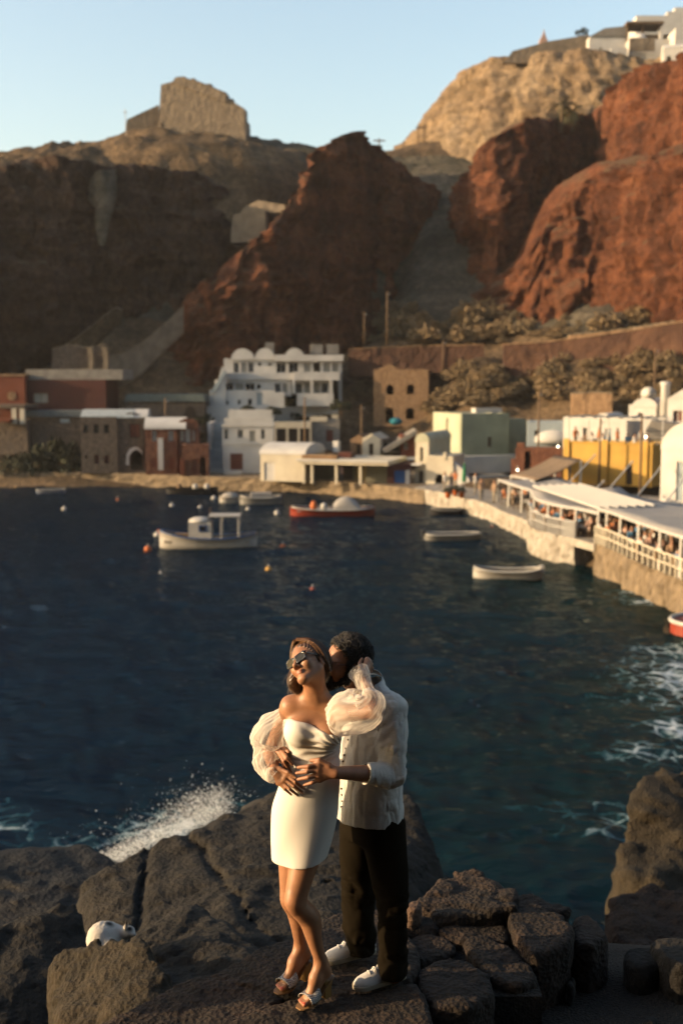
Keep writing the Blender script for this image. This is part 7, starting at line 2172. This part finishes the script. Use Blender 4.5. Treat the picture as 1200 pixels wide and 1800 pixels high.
# ---- restaurant terraces: awnings, rails, tables and diners
def lerp2(E, t):
    E = np.array(E); k = t * (len(E) - 1); i = min(int(k), len(E) - 2); return E[i] + (E[i + 1] - E[i]) * (k - i)
def awning(name, label, edge, t0, t1, zf, zb, depth, m=CANVAS, n=14, slats=0, posts=5, inset=0.3, deck=1.95):
    """canvas roof along a quay edge, with posts and beams"""
    q0 = lerp2(edge, t0)
    o = thing(name, label, "awning", (q0[0], q0[1], deck))
    F_, B_ = [], []
    inw = np.array([0.92, 0.38])
    for t in np.linspace(t0, t1, n):
        p = lerp2(edge, t)
        F_.append(np.array([*(p + inw * inset), zf]) - v3(o.location)); B_.append(np.array([*(p + inw * depth), zb]) - v3(o.location))
    F_, B_ = np.array(F_), np.array(B_)
    mb = MB(); G = []
    for i in range(n):
        G.append([F_[i] * (1 - s) + B_[i] * s + np.array([0, 0, 0.10 * math.sin(i * 1.7) * math.sin(math.pi * s) - 0.18 * math.sin(math.pi * s)]) for s in np.linspace(0, 1, 8)])
    c = mb.grid(np.array(G)).build("canvas", m, o, True)
    so = c.modifiers.new("thickness", 'SOLIDIFY'); so.thickness = 0.05
    MB().tube([tuple(p + np.array([0, 0, -0.08])) for p in F_], 0.07, 6).build("front_beam", METAL, o)
    MB().tube([tuple(p + np.array([0, 0, -0.08])) for p in B_], 0.07, 6).build("rear_beam", METAL, o)
    for k in range(posts):
        i = int(k * (n - 1) / max(1, posts - 1))
        for p in (F_[i], B_[i]):
            MB().tube([(p[0], p[1], -0.05), (p[0] + 0.04, p[1], p[2] - 0.1)], 0.09, 8).build("post", METAL, o)
    for k in range(slats):
        a = F_[0] + (B_[0] - F_[0]) * (k + 0.3) / slats * 0.6; b = F_[-1] + (B_[-1] - F_[-1]) * (k + 0.3) / slats * 0.6
        MB().tube([tuple(a + np.array([0, 0, 0.22])), tuple(b + np.array([0, 0, 0.22]))], 0.11, 6).build("slat", METAL, o)
    return o
e_all = [tuple(p) for p in (r_edge[-1:] + t_edge[1:] + u_edge)]
awning("terrace_awning", "big white canvas awning over the nearest restaurant terrace", e_all[5:], 0.0, 0.95, 3.75, 3.7, 9.5, slats=0, posts=7, deck=1.76)
awning("terrace_awning", "white slatted awning over the middle restaurant terrace", e_all[:6], 0.0, 1.0, 3.5, 3.45, 7.5, slats=7, posts=6, deck=1.72)
awning("terrace_awning", "off-white canvas awning at the far end of the restaurants", [tuple(p) for p in r_edge[2:]], -0.0, 1.0, 3.2, 3.3, 6.0, posts=4, inset=1.2, deck=1.36)
awning("reed_canopy", "brown reed roof on leaning posts beside the red ruin", [tuple(p) for p in r_edge[1:4]], 0.25, 0.7, 3.2, 4.7, 8.0, REEDM, posts=3, inset=3.8, deck=1.36)

for k, (x0, y0, x1, y1, Y) in enumerate(((985, 850, 1045, 800, 84), (1050, 868, 1110, 812, 80), (1100, 880, 1160, 822, 76), (1140, 905, 1200, 842, 70), (1000, 890, 1060, 846, 76))):
    a, b = P(x0, y0, Y), P(x1, y1, Y + 4); o = thing("stay_pole", ("first", "second", "third", "fourth", "fifth")[k] + " slanting white pole over the awnings, counted from the chapel side", "pole", a)
    MB().tube([(0, 0, -0.6), tuple(b - a)], 0.05, 6).build("shaft", METAL, o); MB().ball(tuple(b - a), 0.09, 8, 6).build("cap", METAL, o, True)
def railing(label, edge, n, h=0.95, z=1.95, inset=0.15, m=METAL):
    q0 = lerp2(edge, 0); o = thing("railing", label, "railing", (q0[0], q0[1], z)); L0 = v3(o.location); pts = []
    for i in range(n):
        p = lerp2(edge, i / (n - 1)); q = np.array([p[0] + 0.92 * inset, p[1] + 0.38 * inset, z]) - L0; pts.append(q)
        MB().box(q[0] - 0.06, q[0] + 0.06, q[1] - 0.06, q[1] + 0.06, 0, h).build("post", m, o)
    for zz in (h, h * 0.5): MB().tube([tuple(q + np.array([0, 0, zz])) for q in pts], 0.045, 6).build("rail", m, o)
railing("white railing along the whitewashed terrace wall", [tuple(p) for p in t_edge], 26, z=1.72)
railing("pale wooden railing along the nearest terrace", [tuple(p) for p in u_edge[:-1]], 22, z=1.76, m=CREAM)

FIGM = tint_mat("clothes_and_skin", (1.25, 1.25, 1.25), 0.8, var=0.05)
def figure_mesh(name, pose, shirt, legs, hair=(0.03, 0.02, 0.015), skin=(0.36, 0.19, 0.12)):
    """small harbour figure, 1.7 m: one continuous body"""
    F = Field((-0.45, -0.75, -0.03), (0.45, 0.4, 1.8), 0.028)
    sit = pose == "sit"
    hipz = 0.5 if sit else 0.92
    up = hipz
    F.put(limb([(0, 0, up), (0, 0.01, up + 0.25), (0, 0, up + 0.5)], [0.15, 0.14, 0.16]), 0.05)
    for s in (1, -1):
        sh, el = (s * 0.2, 0, up + 0.5), (s * 0.27, -0.08 if not sit else -0.15, up + 0.24)
        wr = (s * 0.18, -0.38, up + 0.28) if sit else (s * 0.26, -0.14, up + 0.0)
        F.put(limb([sh, el, wr], [0.06, 0.048, 0.036]), 0.03)
        F.put(ell((wr[0], wr[1] - 0.04, wr[2]), (0.04, 0.06, 0.03)), 0.02)
        kn = (s * 0.12, -0.45, 0.5) if sit else (s * 0.10, -0.03, 0.48)
        an = (s * 0.12, -0.42, 0.06) if sit else (s * 0.11, 0.02, 0.06)
        F.put(limb([(s * 0.09, 0, hipz), kn, an], [0.09, 0.065, 0.045]), 0.04)
        F.put(ell((an[0], an[1] - 0.07, 0.035), (0.045, 0.12, 0.04)), 0.03)
    F.put(rc((0, 0, up + 0.55), (0, -0.01, up + 0.64), 0.055), 0.03)
    F.put(ell((0, -0.01, up + 0.74), (0.078, 0.095, 0.115)), 0.02)
    F.put(ell((0, -0.105, up + 0.725), (0.015, 0.02, 0.02)), 0.01)
    F.put(ell((0, 0.015, up + 0.775), (0.088, 0.10, 0.10)), 0.01)
    V, Q = F.surf()
    me = np_mesh(name, V, Q)
    c = np.ones((len(V), 4), np.float32); c[:, :3] = shirt
    c[V[:, 2] < up + 0.02, :3] = legs
    if sit: c[(V[:, 1] < -0.16) & (V[:, 2] < up + 0.14), :3] = legs
    c[V[:, 2] > up + 0.56, :3] = skin
    hz = (V[:, 2] > up + 0.72) & ((V[:, 1] > 0.0) | (V[:, 2] > up + 0.82)); c[hz, :3] = hair
    hand = (V[:, 1] < -0.30) & (V[:, 2] > up + 0.2) if sit else (np.abs(V[:, 0]) > 0.21) & (V[:, 2] < up + 0.06) & (V[:, 2] > up - 0.12)
    c[hand, :3] = skin
    c[V[:, 2] < 0.09, :3] = (0.1, 0.08, 0.06)
    at = me.attributes.new("tint", 'FLOAT_COLOR', 'POINT'); at.data.foreach_set("color", c.ravel())
    me.materials.append(FIGM)
    return me
CLOTH = [("white top", (0.65, 0.63, 0.6)), ("dark top", (0.03, 0.03, 0.035)), ("tan top", (0.42, 0.28, 0.18)), ("blue top", (0.08, 0.22, 0.40)), ("orange top", (0.50, 0.17, 0.06)), ("pale pink top", (0.55, 0.36, 0.30))]
SIT = [figure_mesh("diner", "sit", c, (0.10, 0.09, 0.08) if i % 2 else (0.36, 0.3, 0.24)) for i, (_, c) in enumerate(CLOTH)]
STAND = [figure_mesh("walker", "stand", c, (0.07, 0.07, 0.09) if i % 2 else (0.30, 0.26, 0.2)) for i, (_, c) in enumerate(CLOTH)]
TCLOTH = mat("white_tablecloth", (0.62, 0.61, 0.58), 0.9)
CHAIRP = {}
for nm, prim in (("seat", MB().box(-0.2, 0.2, -0.2, 0.2, 0.40, 0.44)), ("backrest", MB().box(-0.2, 0.2, 0.18, 0.22, 0.45, 0.9)), ("leg", MB().box(-0.02, 0.02, -0.02, 0.02, 0, 0.40))):
    CHAIRP[nm] = prim.mesh(nm); CHAIRP[nm].materials.append(WOOD)
TABLEP = {"cloth": MB().box(-0.42, 0.42, -0.42, 0.42, 0.52, 0.76).mesh("cloth"), "leg": MB().box(-0.03, 0.03, -0.03, 0.03, 0, 0.52).mesh("leg")}
TABLEP["cloth"].materials.append(TCLOTH); TABLEP["leg"].materials.append(WOOD)
def chair(p, rz, lab, grp):
    o = thing("chair", lab, "chair", p, rz, grp)
    link("seat", CHAIRP["seat"], None, o); link("backrest", CHAIRP["backrest"], None, o)
    for x in (-0.18, 0.18):
        for y in (-0.18, 0.18): link("leg", CHAIRP["leg"], None, o, (x, y, 0))
def dining(edge, count, z, where, rowsn=2, off=1.2):
    for i in range(count):
        for r in range(rowsn):
            t = (i + 0.5) / count
            p = lerp2(edge, t) + np.array([0.92, 0.38]) * (off + r * 2.3)
            a = rnd.uniform(-0.25, 0.25)
            tb = thing("dining_table", f"square table under a white cloth on the {where}", "table", (p[0], p[1], z), a, f"tables on the {where}")
            link("cloth", TABLEP["cloth"], None, tb)
            for x in (-0.35, 0.35):
                for y in (-0.35, 0.35): link("leg", TABLEP["leg"], None, tb, (x, y, 0))
            for s in ((0, 1, 2, 3) if r == 0 else (0, 2)):
                if rnd.random() < 0.12: continue
                ra = a + s * math.pi / 2
                q = Vector((p[0] + 0.85 * math.sin(-ra) * -1, p[1] + 0.85 * math.cos(ra), z))
                q = Vector((p[0] - 0.82 * math.sin(ra), p[1] + 0.82 * math.cos(ra), z))
                chair(q, ra, f"wooden chair at a table on the {where}", f"chairs on the {where}")
                k = rnd.randrange(len(SIT))
                o = link("person", SIT[k], None, None, q); o.rotation_euler = (0, 0, ra)
                tag(o, f"seated diner in a {CLOTH[k][0]} at a table on the {where}", "person", f"diners in {CLOTH[k][0]}s on the {where}")
dining([tuple(p) for p in u_edge[:-1]], 6, 1.76, "nearest terrace")
dining([tuple(p) for p in t_edge], 5, 1.72, "whitewashed terrace")
dining([tuple(p) for p in r_edge[2:]], 3, 1.36, "far terrace", 1, 2.2)
for px, py, zb, k, lab in ((208, 829, 1.32, 3, "person in a blue top walking past the grey stone house"), (655, 848, 1.32, 4, "person in orange standing under the boathouse canopy"), (781, 866, 1.36, 0, "person in white standing by the cream chapel door"), (792, 868, 1.36, 1, "person in dark clothes beside the chapel buttress"), (835, 868, 1.36, 0, "person in white beside the folded green parasol"), (800, 862, 1.36, 4, "person in orange top near the chapel"), (845, 880, 1.36, 2, "person in tan walking by the reed canopy"), (280, 831, 1.32, 1, "person in dark clothes near the shop house door"), (868, 884, 1.36, 2, "person in tan at the end of the far awning"), (600, 850, 1.32, 5, "person in pale pink near the boathouse post")):
    p = PZ(px, py, zb); o = link("person", STAND[k], None, None, p); o.rotation_euler = (0, 0, rnd.uniform(-2, 2)); tag(o, lab, "person")
by = P(1060, 850, 92)
for i in range(11):
    k = rnd.randrange(len(STAND)); u = -3.2 + i * 0.62
    a = -0.62; x, y = u, 0.9 + rnd.random() * 1.2
    q = Vector((by.x + x * math.cos(a) - y * math.sin(a), by.y + x * math.sin(a) + y * math.cos(a), P(1060, 781, 92).z - 0.1 - 0.4))
    o = link("person", SIT[k] if i % 3 else STAND[k], None, None, q); o.rotation_euler = (0, 0, rnd.uniform(-3, 3))
    tag(o, f"person in a {CLOTH[k][0]} on the yellow roof terrace", "person", f"people in {CLOTH[k][0]}s on the yellow roof terrace")
# folded parasol, pots, lamps
p = PZ(815, 866, 1.36); o = thing("folded_parasol", "folded green and white parasol by the chapel buttress", "parasol", p)
MB().tube([(0, 0, 0), (0, 0, 2.6)], 0.03, 6).build("pole", METAL, o); MB().lathe([(0.16, 0.9), (0.2, 1.2), (0.14, 1.9), (0.05, 2.5)], 10).build("cloth", mat("green_cloth", (0.04, 0.26, 0.12), 0.9), o, True)
for px, py, lab in ((800, 872, "terracotta pot with green shrub nearest the chapel"), (811, 875, "terracotta pot with shrub beside the folded parasol"), (787, 876, "terracotta pot with shrub at the quay edge")):
    p = PZ(px, py, 1.36); o = thing("plant_pot", lab, "plant pot", p)
    MB().lathe([(0.18, 0), (0.25, 0.45), (0.28, 0.5)], 12).build("pot", OPAINT, o, True); f = link("foliage", DKB[0], None, o, (0, 0, 0.5)); f.scale = (0.35, 0.35, 0.4)
EM = bpy.data.materials.new("lit_bulb"); EM.use_nodes = True
_e = EM.node_tree.nodes["Principled BSDF"]; _e.inputs["Emission Color"].default_value = (1, 0.85, 0.6, 1); _e.inputs["Emission Strength"].default_value = 4
for px, py, Y, lab in ((909, 826, 95, "lit bulb lamp hanging at the far awning"), (980, 785, 101, "lit bulb lamp at the corner of the red ruin"), (1134, 768, 88, "lit bulb lamp on the yellow roof terrace")):
    p = P(px, py, Y); o = thing("bulb_lamp", lab, "lamp", p); MB().ball((0, 0, 0), 0.09, 10, 6).build("bulb", EM, o, True); MB().tube([(0, 0, 0.14), (0, 0, 0.34)], 0.05, 6).build("socket", METAL, o)

# ---- the breaking wave: flying drops
def spray():
    rs = np.random.RandomState(4); n = 15000
    t = rs.rand(n) ** 0.8
    px = 175 + 222 * t
    base = 1505 - 95 * t
    height = (10 + 34 * np.exp(-((t - 0.75) / 0.33) ** 2)) 
    py = base - height * rs.rand(n) ** 2.1 * 1.25 + 8 * rs.randn(n) + 16
    px = px + rs.randn(n) * 12 + (base - py) * 0.10
    Y = 19.5 + rs.randn(n) * 0.7
    far = rs.rand(n) < 0.06
    py[far] -= rs.rand(far.sum()) ** 2 * 60; px[far] += rs.randn(far.sum()) * 40
    C = np.array([tuple(P(a, b, y)) for a, b, y in zip(px, py, Y)])
    s = 0.003 + 0.009 * rs.rand(n) ** 5; s[far] *= 1.1
    O = np.array([[1, 0, 0], [-1, 0, 0], [0, 1, 0], [0, -1, 0], [0, 0, 1], [0, 0, -1]], float)
    V = C[:, None] + O[None] * s[:, None, None]
    T = np.array([[0, 2, 4], [2, 1, 4], [1, 3, 4], [3, 0, 4], [2, 0, 5], [1, 2, 5], [3, 1, 5], [0, 3, 5]])
    F = (T[None] + (np.arange(n) * 6)[:, None, None]).reshape(-1, 3)
    m = mat("sea_spray_drops", (1.3, 1.4, 1.5), 0.5, 0.0, 5, 0.0)
    tag(link("sea_spray", np_mesh("sea_spray", V.reshape(-1, 3), F), m), "white spray of a wave breaking behind the boulders", "spray", None, "stuff")
spray()

# ------------------------------------------------------------------ the cat on the rocks
cat_o = thing("cat", "white cat with black patches hunched on the rock at the lower left", "cat", P(192, 1668, 7.05))
def build_cat():
    B = v3(cat_o.location)
    c = lambda x, y, Y: v3(P(x, y, Y))
    F = Field(B - np.array([0.30, 0.25, 0.08]), B + np.array([0.32, 0.3, 0.42]), 0.0055)
    F.put(ell(c(179, 1650, 7.08), (0.098, 0.12, 0.105)), 0.02)                 # haunches
    F.put(ell(c(194, 1648, 7.12), (0.090, 0.10, 0.085)), 0.05)                 # back
    F.put(ell(c(207, 1650, 7.14), (0.066, 0.07, 0.068)), 0.04)                 # shoulders
    F.put(rc(c(210, 1644, 7.13), c(220, 1640, 7.12), 0.044, 0.042), 0.03)      # neck carried low and forward
    F.put(ell(c(225, 1638, 7.11), (0.046, 0.044, 0.040)), 0.015)               # head
    F.put(ell(c(234, 1642, 7.09), (0.020, 0.020, 0.016)), 0.012)               # muzzle
    for x, y in ((221, 7.08), (226, 7.14)): F.put(rc(c(x, 1630, y), c(x + 2, 1619, y), 0.016, 0.003), 0.006)
    for x, Y in ((172, 7.0), (192, 6.99)): F.put(rc(c(x, 1662, Y), c(x + 6, 1670, Y - 0.05), 0.035, 0.022), 0.03)   # hind feet
    for Y in (7.2, 7.27): F.put(rc(c(207, 1652, Y), c(211, 1668, Y - 0.01), 0.028, 0.02), 0.02)                     # front legs
    F.put(limb([c(170, 1662, 7.02), c(164, 1668, 6.97), c(172, 1673, 6.92), c(186, 1674, 6.9)], [0.02, 0.018, 0.016, 0.012]), 0.012)   # tail
    F.near(0.02, lambda p: 0.004 * fbm(p * np.array([1, 1, 0.6]), 55, 2, 3))
    blk = (0.03, 0.028, 0.03)
    return skin_obj("body", F, tint_mat("cat_fur", (0.66, 0.62, 0.57), 0.9, var=0.06), cat_o,
                    [(c(192, 1625, 7.10), 0.032, blk), (c(222, 1621, 7.08), 0.026, blk), (c(228, 1621, 7.14), 0.026, blk), (c(228, 1633, 7.09), 0.022, blk)])
build_cat()
